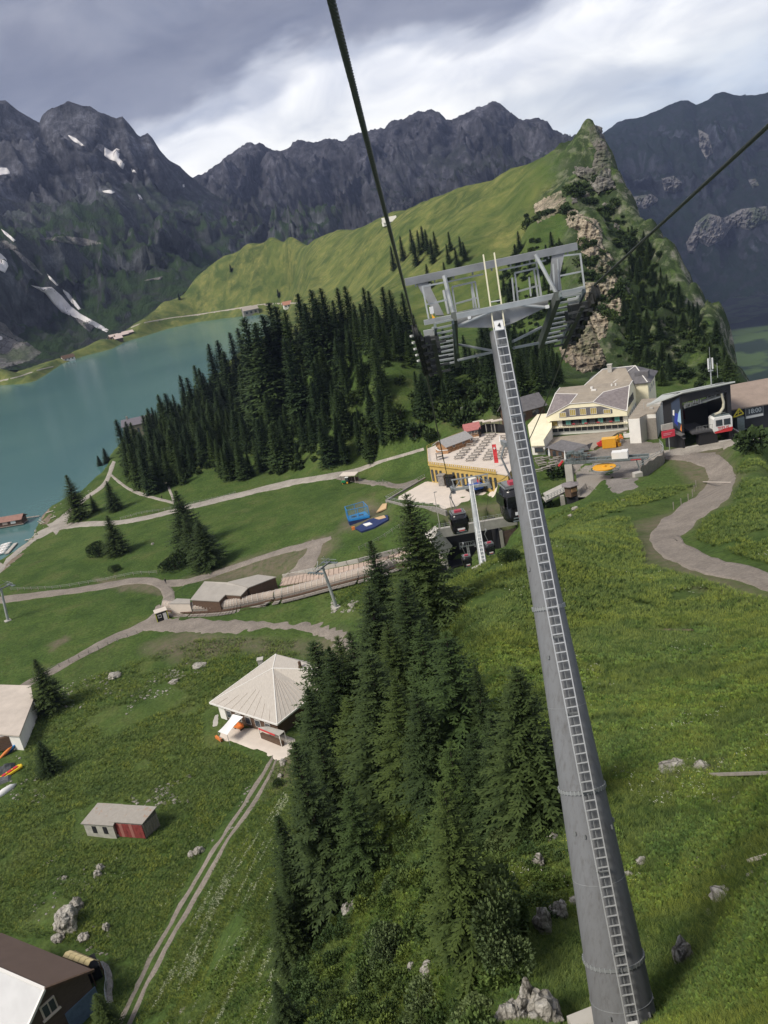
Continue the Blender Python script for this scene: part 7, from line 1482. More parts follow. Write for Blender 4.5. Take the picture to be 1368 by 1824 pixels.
def flat_house():
 z = 10.5; R = lambda X, Y: (X/3.42, 1120+Y/3.42); o = PZ(*R(60,640), z); e = empty('flat_roofed_house', o, 0, 'building with plain pale roof cut by the left picture edge', 'building'); q = lambda X, Y, h: PZ(*R(X, Y), z+h)-o
 rf = [q(-260,330,4.4), q(0,340,4.4), q(187,345,4.4), q(202,432,4.0), q(117,652,3.5), q(0,642,3.5), q(-300,620,3.5)]; b = MB(); b.slab(rf, .3); b.build('roof', mat('pale_sheet_roof', (.50, .44, .38), .8, var=.12, scale=.3), e)
 c = sum(rf, Vector())/7; w = [c+(p-c)*.95 for p in rf]; b = MB(); b.add([(p.x, p.y, p.z-.3) for p in w]+[(p.x, p.y, -1.5) for p in w], [tuple(range(7))]+[(i, (i+1) % 7, 7+(i+1) % 7, 7+i) for i in range(7)]); b.build('wall', M_WHITEW, e)
 b = MB(); p = q(15,700,1.4); b.box(p, (3.5, .6, 2.8), .1); b.build('gate', M_WOODD, e)
 for nm, X, Y, sz, m, lab, cat in (('tarp_heap', 30, 860, (3.6, 3.0, 1.2), mat('dark_tarp', (.06, .065, .07), .7, var=.3, scale=1), 'dark grey tarpaulin heap below the pale roofed building', 'tarpaulin'), ('tarp_heap', 15, 930, (3.2, 2.2, 1.0), mat('grey_tarp', (.11, .115, .12), .7, var=.3, scale=1), 'lower grey tarpaulin heap beside the yellow raft', 'tarpaulin')):
  g = hit(X/3.42, 1120+Y/3.42); k = empty(nm, g, .3, lab, cat, 'tarpaulin heaps'); b = MB(); n = 7; vs = []
  for i in range(n+1):
   for j in range(n+1): u, v = i/n-.5, j/n-.5; zz = max(0, 1-(2*max(abs(u), abs(v)))**3)*sz[2]*(.7+.5*mnoise.noise(Vector((u*4, v*4, X)))); vs.append((u*sz[0], v*sz[1], zz))
  b.add(vs, [(i*(n+1)+j, (i+1)*(n+1)+j, (i+1)*(n+1)+j+1, i*(n+1)+j+1) for i in range(n) for j in range(n)]); b.build('cloth', m, k)
 g = hit(20, 1378); k = empty('yellow_raft', g, .9, 'yellow inflatable raft with red seats on the stony grass', 'raft'); L_ = 4.2; b = MB(); b.tube([(-L_/2, -.45, .3), (L_/2, -.45, .3)], .28, 8); b.tube([(-L_/2, .45, .3), (L_/2, .45, .3)], .28, 8); b.lathe([(.3, 0), (.5, .2), (.3, .5)], (L_/2, 0, .05), 10); b.build('hull', mat('raft_yellow', (.72, .50, .03), .4), k)
 for i in range(3): b = MB(); b.box((-1.3+i*1.2, 0, .6), (.8, .6, .25)); b.build('seat', M_RED, k)
 g = hit(8, 1412); k = empty('white_hull', g, .95, 'upturned white boat hull at the lower left picture edge', 'boat'); b = MB(); b.lathe([(.05, -2.6), (.6, -1.6), (.75, 0), (.6, 1.6), (.05, 2.6)], (0, 0, .1), 10, M=Matrix.Rotation(math.pi/2, 3, 'Y')); b.build('hull', M_WHITE, k, smooth=True)
 for i, (X, Y, m) in enumerate(((60,755,M_BLUE),(40,770,M_ORANGE),(80,745,M_NAVY))):
  g = hit(X/3.42, 1120+Y/3.42); k = empty('kayak', g, .5+i*.2, ['blue','orange','navy'][i]+' kayak leaning at the wall of the pale roofed building', 'kayak', 'kayaks at the wall'); b = MB(); b.lathe([(.04, -1.7), (.3, -.9), (.36, 0), (.3, .9), (.04, 1.7)], (0, 0, .6), 8, M=Matrix.Rotation(1.2, 3, 'Y')); b.build('hull', m, k, smooth=True)
flat_house()
def chalet():
 z = 13.0; R = lambda X, Y: (X/2.974, 1460+Y/2.974); o = PZ(*R(235,1000), z); e = empty('brown_chalet', o, 0, 'chalet with brown and white metal roof in the lower left corner', 'chalet'); q = lambda X, Y, h: PZ(*R(X, Y), z+h)-o
 A = q(237,897,8.2); Rl = (q(0,793,8.2)-A).normalized(); R0 = A+Rl*18; E1 = q(497,797,5.4); E0 = E1+Rl*17.5; Wv = q(120,1160,5.0); W0 = Wv+Rl*18
 b = MB(); b.slab([A, R0, E0, E1], .22); b.build('brown_roof', mat('brown_sheet', (.125, .088, .070), .6, var=.08, scale=.6), e); b = MB(); b.slab([A, R0, W0, Wv], .22); b.build('white_roof', mat('white_sheet', (.50, .50, .50), .5, var=.06, scale=.6), e)
 b = MB(); b.bar(A, R0, .35, .18); b.bar(A, Wv, .3, .3); b.build('ridge_cap', M_TRIM, e); b = MB(); b.bar(A, E1, .3, .3); b.build('verge_board', M_WOODD, e)
 ins = Rl*.5; a, e1, wv = A+ins-Vector((0, 0, .25)), E1+ins-Vector((0, 0, .25)), Wv+ins-Vector((0, 0, .25)); b = MB(); f3 = [wv.lerp(e1, .06), e1.lerp(wv, .06), a]; k = Rl*16
 vs = [Vector((f3[0].x, f3[0].y, -1)), Vector((f3[1].x, f3[1].y, -1)), f3[1], a, f3[0]]; vs2 = [p+k for p in vs]; b.add(vs+vs2, [(0, 1, 2, 3, 4), (9, 8, 7, 6, 5), (1, 6, 7, 2), (0, 4, 9, 5)]); b.build('wall', mat('brown_wall_boards', (.105, .078, .062), .8, var=.15, scale=1, streak=(1, 1, 4)), e)
 bd = (f3[1]-f3[0]); bd.z = 0; bd.normalize(); nr = Vector((bd.y, -bd.x, 0));
 if nr.dot(Rl) > 0: nr = -nr
 c = a+Vector((0, 0, -2.6))-bd*.15; ang = math.atan2(bd.y, bd.x); M_ = Matrix.Rotation(ang, 3, 'Z'); b = MB(); b.box(c+nr*.12, (1.9, .16, 1.9), ang); f = b.build('window', M_PAVE, e)
 for s_ in (-1, 1): b = MB(); b.box(c+nr*.2+bd*s_*.42, (.66, .12, 1.5), ang); b.build('pane', M_GLASS, f)
 b = MB(); b.box(c+nr*.25+Vector((0, 0, -1.0)), (2.3, .3, .18), ang); b.build('sill', M_PAVE, f)
 b = MB(); p = f3[1].lerp(f3[0], .22); b.box(Vector((p.x, p.y, 1.2))+nr*.1, (4.2, .12, 3.6), ang); b.build('blue_cladding', mat('blue_grey_boards', (.12, .18, .26), .7, var=.2, scale=1), e)
 s = empty('arched_shelter', q(400,720,0)+o, 0, 'arched shelter of yellowish translucent panels behind the brown chalet', 'shelter'); so = s.location; C4 = [q(330,728,3.0)+o-so, q(468,778,3.0)+o-so, q(522,742,3.1)+o-so, q(398,690,3.1)+o-so]; pm = mat('yellow_polycarbonate', (.48, .40, .22), .5, var=.12, scale=1)
 for i in range(5):
  for j in range(3):
   b = MB(); vs = []
   for u in (i/5+.008, (i+1)/5-.008):
    for v in (j/3+.01, (j+1)/3-.01): p = C4[0].lerp(C4[1], u).lerp(C4[3].lerp(C4[2], u), v); p.z += .8*math.sin(math.pi*(.15+.8*v))-.3; vs.append(p)
   b.slab([vs[0], vs[2], vs[3], vs[1]], .05); b.build('panel', pm, s)
 b = MB(); [b.tube([(p.x, p.y, p.z-.1), (p.x, p.y, -.5)], .08) for p in C4]
 for v in (0, .33, .66, 1): pts = [C4[0].lerp(C4[1], u/6).lerp(C4[3].lerp(C4[2], u/6), v)+Vector((0, 0, .8*math.sin(math.pi*(.15+.8*v))-.36)) for u in range(7)]; b.tube(pts, .05, 5)
 b.build('frame', M_WOODD, s); b = MB(); c = sum(C4, Vector())/4; b.box((c.x, c.y, .8), (3.2, 2.6, 1.8), .5); b.build('stored_load', M_DARK, s)
 s = empty('garden_ramp', q(545,850,0)+o, 0, 'curved railing and stone path edge beside the arched shelter', 'railing'); so = s.location; pts = [hit(*R(x, y))-so for x, y in ((520,770),(550,790),(566,830),(572,880),(566,930),(572,985))]; b = MB(); [b.tube([p, p+Vector((0, 0, 1.1))], .05) for p in pts]; b.tube([p+Vector((0, 0, 1.1)) for p in pts], .05); b.tube([p+Vector((0, 0, .6)) for p in pts], .04); b.build('rail', M_GALV, s); b = MB(); [b.bar(p+Vector((.35, 0, .05)), r+Vector((.35, 0, .05)), .7, .5) for p, r in zip(pts, pts[1:])]; b.build('stone_edge', M_CONCD, s)
chalet()
# ------------------------------------------------------------------ trampoline and mats
def trampoline():
 Z3 = lambda X, Y: (480+X/3.42, 860+Y/3.42); g = hit(*Z3(555,250), 60); o = g; e = empty('trampoline_cage', o, 0, 'blue trampoline cage with netting panels on the grass slope', 'trampoline'); q = [hit(*Z3(x, y), 60)-o for x, y in ((490,262),(612,215),(585,190),(478,240))]; zt = max(p.z for p in q)+.7; q = [Vector((p.x, p.y, zt)) for p in q]
 b = MB(); b.slab(q, .5); b.build('jumping_bed', M_BLUE, e); c = sum(q, Vector())/4
 for s_ in (.32, .68):
  b = MB(); m0 = q[0].lerp(q[1], s_); m1 = q[3].lerp(q[2], s_); m = m0.lerp(m1, .5)+Vector((0, 0, .04)); b.box(m, (1.5, 1.1, .05), math.atan2(*(q[1]-q[0]).yx[:2] if False else ((q[1]-q[0]).y, (q[1]-q[0]).x))); b.build('mat', M_NAVY, e)
 h = 3.0
 for i in range(4):
  p, r = q[i], q[(i+1) % 4]; b = MB(); b.bar(p+Vector((0, 0, h)), r+Vector((0, 0, h)), .1); b.bar(p, p+Vector((0, 0, h)), .16); m = p.lerp(r, .5); b.bar(m, m+Vector((0, 0, h)), .12); b.build('frame', M_BLUE, e)
 nm_ = NT('green_net'); nm_.color(nm_.mix(.5, (.16, .26, .20), (.20, .30, .24))); nm_.b.inputs['Alpha'].default_value = .35
 for i in range(4): p, r = q[i], q[(i+1) % 4]; b = MB(); b.add([p+Vector((0, 0, .1)), r+Vector((0, 0, .1)), r+Vector((0, 0, h-.05)), p+Vector((0, 0, h-.05))], [(0, 1, 2, 3)]); b.build('net', nm_.m, e)
 b = MB(); b.prism([(p.x, p.y) for p in q], -2.2, zt-.55); b.build('skirt', M_NAVY, e)
 g = hit(*Z3(600,270), 60); k = empty('landing_mat', g, 0, 'dark blue landing mat with a white square beside the trampoline', 'mat'); w = [hit(*Z3(x, y), 60)-g for x, y in ((522,285),(560,306),(640,280),(726,232),(722,205),(690,212),(610,232))]; b = MB(); b.slab([p+Vector((0, 0, .5)) for p in w], .7); b.build('cushion', M_NAVY, k)
 w = [hit(*Z3(x, y), 60)-g for x, y in ((572,268),(592,280),(630,266),(612,257))]; b = MB(); b.slab([p+Vector((0, 0, .85)) for p in w], .2); b.build('white_square', M_WHITE, k)
 for j, (pts, lab) in enumerate([(((652,190),(712,165),(716,135),(690,138)), 'pale wooden ramp board against the stone retaining wall'), (((640,225),(668,235),(712,222),(700,208)), 'smaller pale board lying next to the blue mat')]):
  g = hit(*Z3(*pts[0]), 60); k = empty('ramp_board', g, 0, lab, 'board', 'pale boards by the blue mat'); b = MB(); b.slab([hit(*Z3(*p), 60)-g+Vector((0, 0, .55)) for p in pts], .3); b.build('sheet', mat('pale_ply', (.52, .36, .20), .7), k)
 g = hit(*Z3(512,285), 60); k = empty('orange_bin', g, 0, 'small orange box at the corner of the trampoline', 'box'); b = MB(); b.box((0, 0, .4), (.9, .7, .9)); b.build('body', M_ORANGE, k)
trampoline()
# ------------------------------------------------------------------ lakeside
def Z1(X, Y): return X/3.42, 820+Y/3.42
def lakeside():
 a = PZ(*Z1(140,392), 0); b0 = PZ(*Z1(5,415), 0); e = empty('boathouse', b0, math.atan2((a-b0).y, (a-b0).x), 'dark boathouse with reddish roof standing in the lake', 'boathouse'); w = (a-b0).length; b = MB(); b.box((w/2-6, 2.5, 1.7), (w+12, 5, 2.4)); b.build('wall', M_WOODD, e)
 b = MB(); b.slab([(-12, -.8, 2.8), (w+.5, -.8, 2.8), (w+.5, 2.6, 4.6), (-12, 2.6, 4.6)], .15); b.slab([(-12, 6, 2.8), (w+.5, 6, 2.8), (w+.5, 2.6, 4.6), (-12, 2.6, 4.6)], .15); b.build('roof', mat('reddish_roof', (.26, .15, .12), .8, var=.15, scale=.6), e)
 for t, c in ((.25, mat('shed_poster', (.55, .42, .36), .6)), (.62, M_WHITE)): b = MB(); b.box((w*t, -.1, 1.9), (2.4, .12, 1.1)); b.build('window', c, e)
 b = MB(); [b.tube([(w*i/4, y, -2), (w*i/4, y, .6)], .15) for i in range(5) for y in (.2, 4.8)]; b.box((w/2-6, 2.5, .45), (w+13, 6, .2)); b.build('deck', M_WOODG, e)
 p, r = PZ(*Z1(140,352), .5), PZ(*Z1(240,338), .6); k = empty('jetty', p, 0, 'narrow wooden jetty linking the boathouse and the shore', 'jetty'); b = MB(); b.bar((0, 0, 0), r-p, 1.2, .15); [b.tube([(r-p)*t+Vector((0, 0, -2.5)), (r-p)*t+Vector((0, 0, .8))], .08) for t in (.1, .4, .7)]; b.build('planking', M_WOODG, k)
 p, r = PZ(*Z1(40,568), .4), PZ(*Z1(96,505), .4); k = empty('boat_dock', p, 0, 'grey floating dock with a row of white rowing boats', 'dock'); b = MB(); b.bar((0, 0, 0), r-p, 1.6, .4); b.build('planking', M_CONC, k)
 for i in range(8):
  X, Y = 2+i*6+(i % 2)*4, 578-i*9; q = PZ(*Z1(X-8, Y-2), .15); k = empty('rowing_boat', q, math.radians(14), 'white rowing boat, %s from the dock root in the moored row' % ['first','second','third','fourth','fifth','sixth','seventh','eighth'][i], 'boat', 'rowing boats at the dock'); b = MB(); L_ = 4.6
  secs = [(-L_/2, .35), (-L_/4, .72), (0, .8), (L_/4, .62), (L_/2, .06)]; vs = []
  for x, r_ in secs: vs += [(x, -r_, .55), (x, -r_*.6, .0), (x, r_*.6, .0), (x, r_, .55), (x, r_*.8, .5), (x, 0, .15), (x, -r_*.8, .5)]
  fs = [(j*7+m, (j+1)*7+m, (j+1)*7+(m+1) % 7, j*7+(m+1) % 7) for j in range(4) for m in range(7)]; b.add(vs, fs); b.build('hull', M_WHITE, k); b = MB(); [b.box((x, 0, .4), (.25, 1.2, .05)) for x in (-1, .5)]; b.build('seat', M_WOOD, k)
 for i, (x0, y0, x1, y1) in enumerate([(222,362,248,354),(226,370,254,361),(232,378,260,368),(238,386,266,376),(244,392,272,383),(282,325,325,312),(308,358,342,345),(150,492,200,482)]):
  p, r = hit(*Z1(x0, y0), 100), hit(*Z1(x1, y1), 100); k = empty('log_bench', p, 0, ['first','second','third','fourth','fifth'][i]+' of five parallel plank benches on the lake shore' if i < 5 else ['plank bench nearest the jetty','plank bench by the bushy spruce','pale plank lying at the water edge'][i-5], 'bench', 'plank benches on the shore'); b = MB(); b.bar((0, 0, .45), r-p+Vector((0, 0, .45)), .6, .12); b.build('seat', M_PAVE, k); b = MB(); [b.box((r-p)*t+Vector((0, 0, .15)), (.4, .4, .5)) for t in (.15, .85)]; b.build('leg', M_WOODG, k)
lakeside()
# ------------------------------------------------------------------ distant houses
def far_house(px, py, w, d, hw, rise, wall, roof, label, name='far_house', rz=.2, dmin=500, nwin=3, cat='house', chim=False):
 g = hit(px, py, dmin); e = empty(name, g-Vector((0, 0, .5)), rz, label, cat); b = MB(); b.box((0, 0, hw/2-1), (w, d, hw+2)); b.add([(-w/2, -d/2, hw), (-w/2, d/2, hw), (-w/2, 0, hw+rise), (w/2, -d/2, hw), (w/2, d/2, hw), (w/2, 0, hw+rise)], [(0, 2, 1), (3, 4, 5), (0, 1, 4, 3), (0, 3, 5, 2), (1, 2, 5, 4)]); b.build('wall', wall, e)
 b = MB(); o = .8; k = o*rise/(d/2); b.slab([(-w/2-o, -d/2-o, hw-k), (w/2+o, -d/2-o, hw-k), (w/2+o, 0, hw+rise+.2), (-w/2-o, 0, hw+rise+.2)], .3); b.slab([(-w/2-o, d/2+o, hw-k), (w/2+o, d/2+o, hw-k), (w/2+o, 0, hw+rise+.2), (-w/2-o, 0, hw+rise+.2)], .3); rf = b.build('roof', roof, e)
 for i in range(nwin): b = MB(); b.box((-w/2+w*(i+.7)/(nwin+.4), -d/2-.05, hw*.5), (w/nwin*.4, .2, hw*.4)); b.build('window', M_GLASS, e)
 if chim: b = MB(); b.box((-w*.32, 0, hw+rise+.6), (1.1, 1.1, 2.6)); b.build('chimney', M_CONCD, rf)
 return e
far_house(447, 560, 26, 14, 9, 5, M_CONCD, mat('far_grey_roof', (.36, .32, .28), .8), 'stone house with pale base on the far lake shore by the path', 'stone_house', .3, 900)
far_house(514, 547, 14, 9, 5, 4, M_WHITEW, mat('far_orange_roof', (.40, .20, .14), .8), 'small house with orange roof at the end of the far path', dmin=900)
far_house(694, 397, 15, 9, 2.2, 4.5, M_WHITEW, mat('far_pale_roof', (.60, .58, .52), .8), 'hut with bright pale roof on the alp skyline', 'alp_hut', .15, 500, 1)
pr = mat('pink_pale_roof', (.58, .47, .43), .8)
for x, y, w, lab in [(203,602,16,'left barn of the row of pale roofs on the green spit'),(217,600,22,'middle barn of the row of pale roofs on the green spit'),(228,596,18,'right barn of the row of pale roofs on the green spit'),(211,606,13,'brown walled barn in front of the pale roofed row')]: far_house(x, y, w, 10, 4, 3, M_WOODD, pr, lab, 'barn', .55, 900, 2, 'barn')
far_house(122, 641, 17, 10, 4, 4, M_WHITEW, M_WOODD, 'white chalet with dark roof on the shore of the green spit', 'shore_chalet', .6, 700, 3)
far_house(252, 775, 18, 10, 9, 3, mat('wood_house_wall', (.20, .18, .14), .8), mat('purple_slate', (.14, .13, .15), .7), 'house with dark slate roof and chimney half hidden by spruces at the lake', 'lake_house', .1, 200, 5, chim=True)
far_house(880, 655, 12, 9, 4, 3.5, mat('dark_board_hut', (.10, .07, .055), .8), mat('hut_roof_grey', (.30, .29, .27), .8), 'grey roofed hut with red lettered front behind the steel tower', 'forest_hut', .1, 200, 2, 'hut')
far_house(932, 742, 12, 8, 4, 3, M_WOODD, M_GREYR, 'dark roofed shed between the steel tower and the hotel wing', 'shed', .3, 150, 2, 'shed')
# ------------------------------------------------------------------ shelter, tractor, groomer
def zoom4(X, Y): return 440+X/3.257, 500+Y/3.257
def vehicles():
 g = hit(*zoom4(600,1168), 100); e = empty('open_shelter', g, Tf.rz, 'open roadside shelter with pale flat roof on posts', 'shelter'); b = MB(); b.slab([(-3.3, -1.6, 3.0), (3.3, -1.6, 3.0), (3.3, 1.6, 3.4), (-3.3, 1.6, 3.4)], .18); b.build('roof', M_PAVE, e)
 for x in (-2.9, 0, 2.9):
  for y in (-1.3, 1.3): b = MB(); b.box((x, y, 1.5), (.18, .18, 3.1)); b.build('post', M_WOODG, e)
 b = MB(); b.box((.8, 1.3, .8), (4, .15, 1.5)); b.build('back_board', M_WOODD, e)
 t = empty('tractor', g+Vector((-1.6, -1.4, 0)), 2.9, 'small green tractor parked under the open shelter', 'tractor'); gm = mat('tractor_green', (.02, .22, .07), .4); b = MB(); b.box((.6, 0, 1.0), (1.8, .8, .7)); b.box((-.6, 0, 1.1), (.9, 1.3, .5)); b.build('body', gm, t); b = MB(); b.box((-.6, 0, 1.9), (1.1, 1.2, 1.1)); b.build('cab', M_GLASS, t); b = MB(); b.box((-.6, 0, 2.5), (1.3, 1.4, .12)); b.build('cab_roof', M_WHITE, t)
 for x, r in ((1.1, .42), (-.7, .7)):
  for y in (-.75, .75): b = MB(); b.lathe([(r, -.16), (r, .16)], (x, y, r), 14, M=Matrix.Rotation(math.pi/2, 3, 'X')); w = b.build('wheel', M_RUB, t); b = MB(); b.lathe([(r*.5, -.18), (r*.5, .18)], (x, y, r), 10, M=Matrix.Rotation(math.pi/2, 3, 'X')); b.build('rim', M_YEL, w)
 q = PZ(*zoom6(322,815), 20.9); s = empty('snow_groomer', q, 1.9, 'blue snow groomer with white cab parked behind the small tower', 'snow groomer'); b = MB(); b.box((0, 0, 1.5), (5.0, 2.4, .9)); b.box((-1.4, 0, 2.2), (2.0, 2.3, .6)); b.build('body', mat('groomer_blue', (.03, .09, .34), .4), s)
 b = MB(); b.box((1.3, 0, 2.8), (1.7, 2.0, 1.5)); b.build('cab', M_WHITE, s); b = MB(); b.box((2.1, 0, 3.0), (.3, 1.7, .9)); b.build('windscreen', M_GLASS, s)
 for y in (-1.6, 1.6): b = MB(); b.box((0, y, .6), (5.2, .9, 1.0)); b.build('track', M_RUB, s)
 b = MB(); b.bar((3.3, -2.2, .9), (3.3, 2.2, .9), .25, 1.2); b.build('blade', M_STEELG, s); b = MB(); b.box((-.6, -.9, 2.7), (.9, .5, .9)); b.build('red_box', M_RED, s)
vehicles()
# ------------------------------------------------------------------ poles and fences
for (tx, ty), (bx, by), lab in [(zoom6(222,378), zoom6(256,476), 'thin leaning white pole behind the red roofed hut'), (zoom6(107,822), zoom6(130,1005), 'tall lamp pole at the near corner of the pale apron'), (zoom6(185,850), zoom6(190,905), 'short hooked pole on the apron edge by the gondola rope')]:
 g = hit(bx, by, 60); h = PR(tx, ty, math.hypot(g.x, g.y)).z-g.z; e = empty('lamp_pole', g, 0, lab, 'pole', 'poles around the station'); b = MB(); b.tube([(0, 0, -.3), (0, 0, h)], [.12, .07]); b.build('mast', M_CONC, e); b = MB(); b.box((.3, 0, h), (.8, .25, .15)); b.build('lamp_head', M_GALVD, e)
def fence_line(px, n, label, h=1.1, name='wooden_fence', dmin=20, rail=True):
 P_ = [hit(x, y, dmin) for x, y in px]; tot = [0]
 for a, c in zip(P_, P_[1:]): tot.append(tot[-1]+(c-a).length)
 o = P_[0].copy(); e = empty(name, o, 0, label, 'fence'); pts = []
 for i in range(n+1):
  s = tot[-1]*i/n; k = max(j for j in range(len(tot)) if tot[j] <= s+1e-6); k = min(k, len(P_)-2); p = P_[k].lerp(P_[k+1], (s-tot[k])/max(tot[k+1]-tot[k], 1e-6)); p.z = float(ground_z(p.x, p.y)); pts.append(p-o)
 for p in pts: b = MB(); b.box((p.x, p.y, p.z+h/2), (.13, .13, h)); b.build('post', M_WOODG, e)
 if rail: b = MB(); [b.tube([a+Vector((0, 0, z)), c+Vector((0, 0, z))], .03, 4, caps=False) for a, c in zip(pts, pts[1:]) for z in (h*.9, h*.5)]; b.build('wire', M_GALVD, e)
fence_line([(215,926),(280,912),(350,897),(420,880)], 20, 'post and wire fence along the upper edge of the lakeside road')
fence_line([(20,1052),(100,1049),(170,1038),(240,1024),(280,1022)], 18, 'post and wire fence above the valley road')
fence_line([(70,1205),(130,1178),(200,1146),(245,1130)], 10, 'post and wire fence below the valley road')
fence_line([(700,868),(660,860),(640,862)], 6, 'short fence beside the gravel path near the shelter')
fence_line([(1200,908),(1232,888),(1240,868)], 5, 'row of thin snow poles inside the bend of the gravel road', 1.6, 'snow_pole_row', rail=False)
fence_line([(640,980),(680,960),(716,940),(722,930)], 8, 'wire fence on the grass bank below the retaining wall')
for (x0, y0), (x1, y1), lab in [(zoom7(780,1322), zoom7(1030,1328), 'pale plank laid across the gravel road bend'), ((1334,1537), (1366,1528), 'pale log lying in the grass at the right picture edge'), ((1262,1383), (1380,1380), 'weathered plank lying in the grass of the right slope')]:
 p, r = hit(x0, y0), hit(x1, y1); e = empty('timber', p, 0, lab, 'plank'); b = MB(); w = .3 if x0 < 1300 and y0 < 1000 else .16; b.bar((0, 0, .12), r-p+Vector((0, 0, .12)), w, .14); b.build('board', M_PAVE if y0 != 1383 else M_WOODG, e)
# ------------------------------------------------------------------ boulders
def boulder(px, py, w, h, label, seed, grp='limestone boulders on the slopes', flat=1.0, dmin=8, stretch=1.0, rz=0.0, sink=.2):
 g = hit(px, py, dmin); bm = bmesh.new(); bmesh.ops.create_icosphere(bm, subdivisions=4, radius=1); sv_ = Vector((seed*3.1, seed, 0))
 for v in bm.verts:
  c = v.co.copy(); r = 1+.38*mnoise.fractal(c*1.1+sv_, 1.0, 2.0, 4)+.12*abs(mnoise.noise(c*4+sv_))
  cell = mnoise.voronoi(c*1.5+sv_)[0]; r -= .22*min(.8, (cell[1]-cell[0])) *-1 if False else .25*(.5-min(.5, cell[1]-cell[0])); v.co = Vector((c.x*w/2*stretch, c.y*w/2, c.z*h/2*flat))*r
 me = bpy.data.meshes.new('boulder'); bm.to_mesh(me); bm.free(); me.materials.append(M_BOULDER); o = bpy.data.objects.new('boulder', me); COL.objects.link(o); o.location = g+Vector((0, 0, h*(.5-sink)*.6)); o.rotation_euler.z = rz
 return tag(o, label, 'boulder', grp)
for i, (x, y, w, h, lab) in enumerate([
 (970,1655,.75,1.5,'upright pale boulder left of the steel tower, the left of a pair'),(996,1632,.85,1.1,'pale boulder of the pair beside the steel tower, nearer the tower'),(1022,1608,.5,.4,'small pale stone touching the steel tower edge'),(1218,1712,.7,1.5,'long upright grey boulder right of the tower foot'),
 (945,1805,.8,2.0,'jagged pale boulder with sharp top at the picture bottom'),(922,1818,.9,1.3,'grey boulder at the left of the jagged bottom group'),(968,1818,1.3,1.5,'broad pale boulder between the jagged one and the tower foot'),(903,1822,.8,.8,'low grey boulder leftmost in the bottom group'),
 (1200,1368,1.5,.35,'flat pale rock slab high on the right slope'),(1250,1366,.9,.3,'smaller flat rock next to the pale slab'),(1286,1596,.9,.3,'flat white stone in the grass far right of the tower'),(1120,1560,.4,.3,'small round stone right of the tower'),(1142,1536,.45,.35,'small stone just above the round one right of the tower'),
 (624,1628,1.3,1.5,'white limestone block at the foot of the outcrop'),(616,1596,.8,2.2,'narrow pale limestone rib of the outcrop'),(608,1560,.6,1.6,'upper tip of the pale limestone outcrop'),(640,1612,1.2,.8,'brownish rock beside the white limestone block'),
 (765,1735,.9,.8,'pale rock low on the shaded slope'),(735,1728,.6,.7,'small rock left of the pale one on the shaded slope'),(960,1545,.7,1.0,'half buried rock under the large spruce'),(985,1500,.6,.7,'rock at the shaded edge under the large spruce'),
 (120,1648,3.4,3.8,'large grey boulder with grassy top behind the brown chalet'),(138,1618,2.0,2.6,'tall broken rock joined to the top of the large boulder'),(105,1672,1.8,1.2,'low pale boulder at the foot of the large one'),(150,1672,1.5,1.2,'pale boulder right of the large one'),(190,1655,1.0,1.3,'lone upright stone right of the large boulder'),
 (174,1560,1.2,1.4,'white rock in the meadow below the old hut'),(180,1548,1.2,1.2,'white rock just behind the meadow rock'),(355,1518,1.8,1.4,'pale pinkish rock beside the farm track'),(342,1524,1.2,1.0,'smaller grey rock left of the pinkish one'),(205,1205,3.0,1.4,'largest rock of the stony patch below the valley road'),(355,1186,3.2,.9,'long pale rock bank in the upper meadow'),(310,1215,2.2,.8,'grey rock heap left of the long bank'),
 (115,1565,.9,.7,'small rock with a board lying beside it'),(1112,812,1.6,1.3,'pale boulder at the edge of the asphalt yard'),(1110,892,.7,.5,'small white stone in the grass below the palisade'),(1025,908,1.6,1.2,'rock under the wooden deck'),(1016,920,1.2,.8,'lower rock under the wooden deck'),(505,1362,1.2,1.4,'pinkish rock at the top of the farm track'),(500,1385,1.0,1.0,'lower pinkish rock beside the farm track'),
 (64,946,1.2,1.0,'white stone on the lake beach'),(272,970,1.0,1.0,'white stone in the meadow below the lakeside road'),(376,1008,.8,.8,'white stone right of the meadow spruces'),(865,1000,.8,.6,'stone beside the small tower base')]):
 boulder(x, y, w, h, lab, i+1, rz=i*.7)
def rubble(polys, n, s0, s1, seed, name='rubble'):
 q = np.random.RandomState(seed); pts = []
 for poly in polys:
  W2 = px_world(poly, 10); lo, hi = W2.min(0), W2.max(0); x = q.uniform(lo[0], hi[0], n*3); y = q.uniform(lo[1], hi[1], n*3); k = (poly_sd(x, y, W2) < 0) & (fbm(x/4, y/4, 3, seed+5) > -.05); x, y = x[k][:n], y[k][:n]; pts.append(np.c_[x, y, ground_z(x, y)])
 p = np.concatenate(pts); sc = s0+(s1-s0)*q.random(len(p))**3; bm = bmesh.new(); bmesh.ops.create_icosphere(bm, subdivisions=1, radius=1)
 for v in bm.verts: v.co = v.co*(1+.4*mnoise.noise(v.co*2+Vector((seed, 0, 0)))); v.co.z *= .6
 me = bpy.data.meshes.new('stone'); bm.to_mesh(me); bm.free(); stuff_points(name, p, sc, me, M_BOULDER)
rubble([[(105,1215),(190,1195),(235,1205),(215,1240),(150,1265),(95,1260)],[(225,1240),(290,1195),(340,1205),(330,1230),(250,1250),(225,1275)],[(285,1200),(330,1180),(365,1178),(365,1195),(300,1215)],[(20,1330),(60,1380),(110,1370),(95,1430),(30,1440),(10,1400)],[(225,1420),(340,1380),(340,1430),(240,1440)]], 170, .08, .42, 3)
rubble([[(50,1600),(170,1530),(190,1575),(120,1600),(60,1650)],[(110,1650),(200,1650),(190,1700),(160,1700)],[(120,1500),(150,1450),(150,1500),(60,1560)],[(240,1840),(330,1790),(345,1824)],[(370,1500),(440,1400),(460,1400),(400,1500)]], 70, .06, .28, 4)
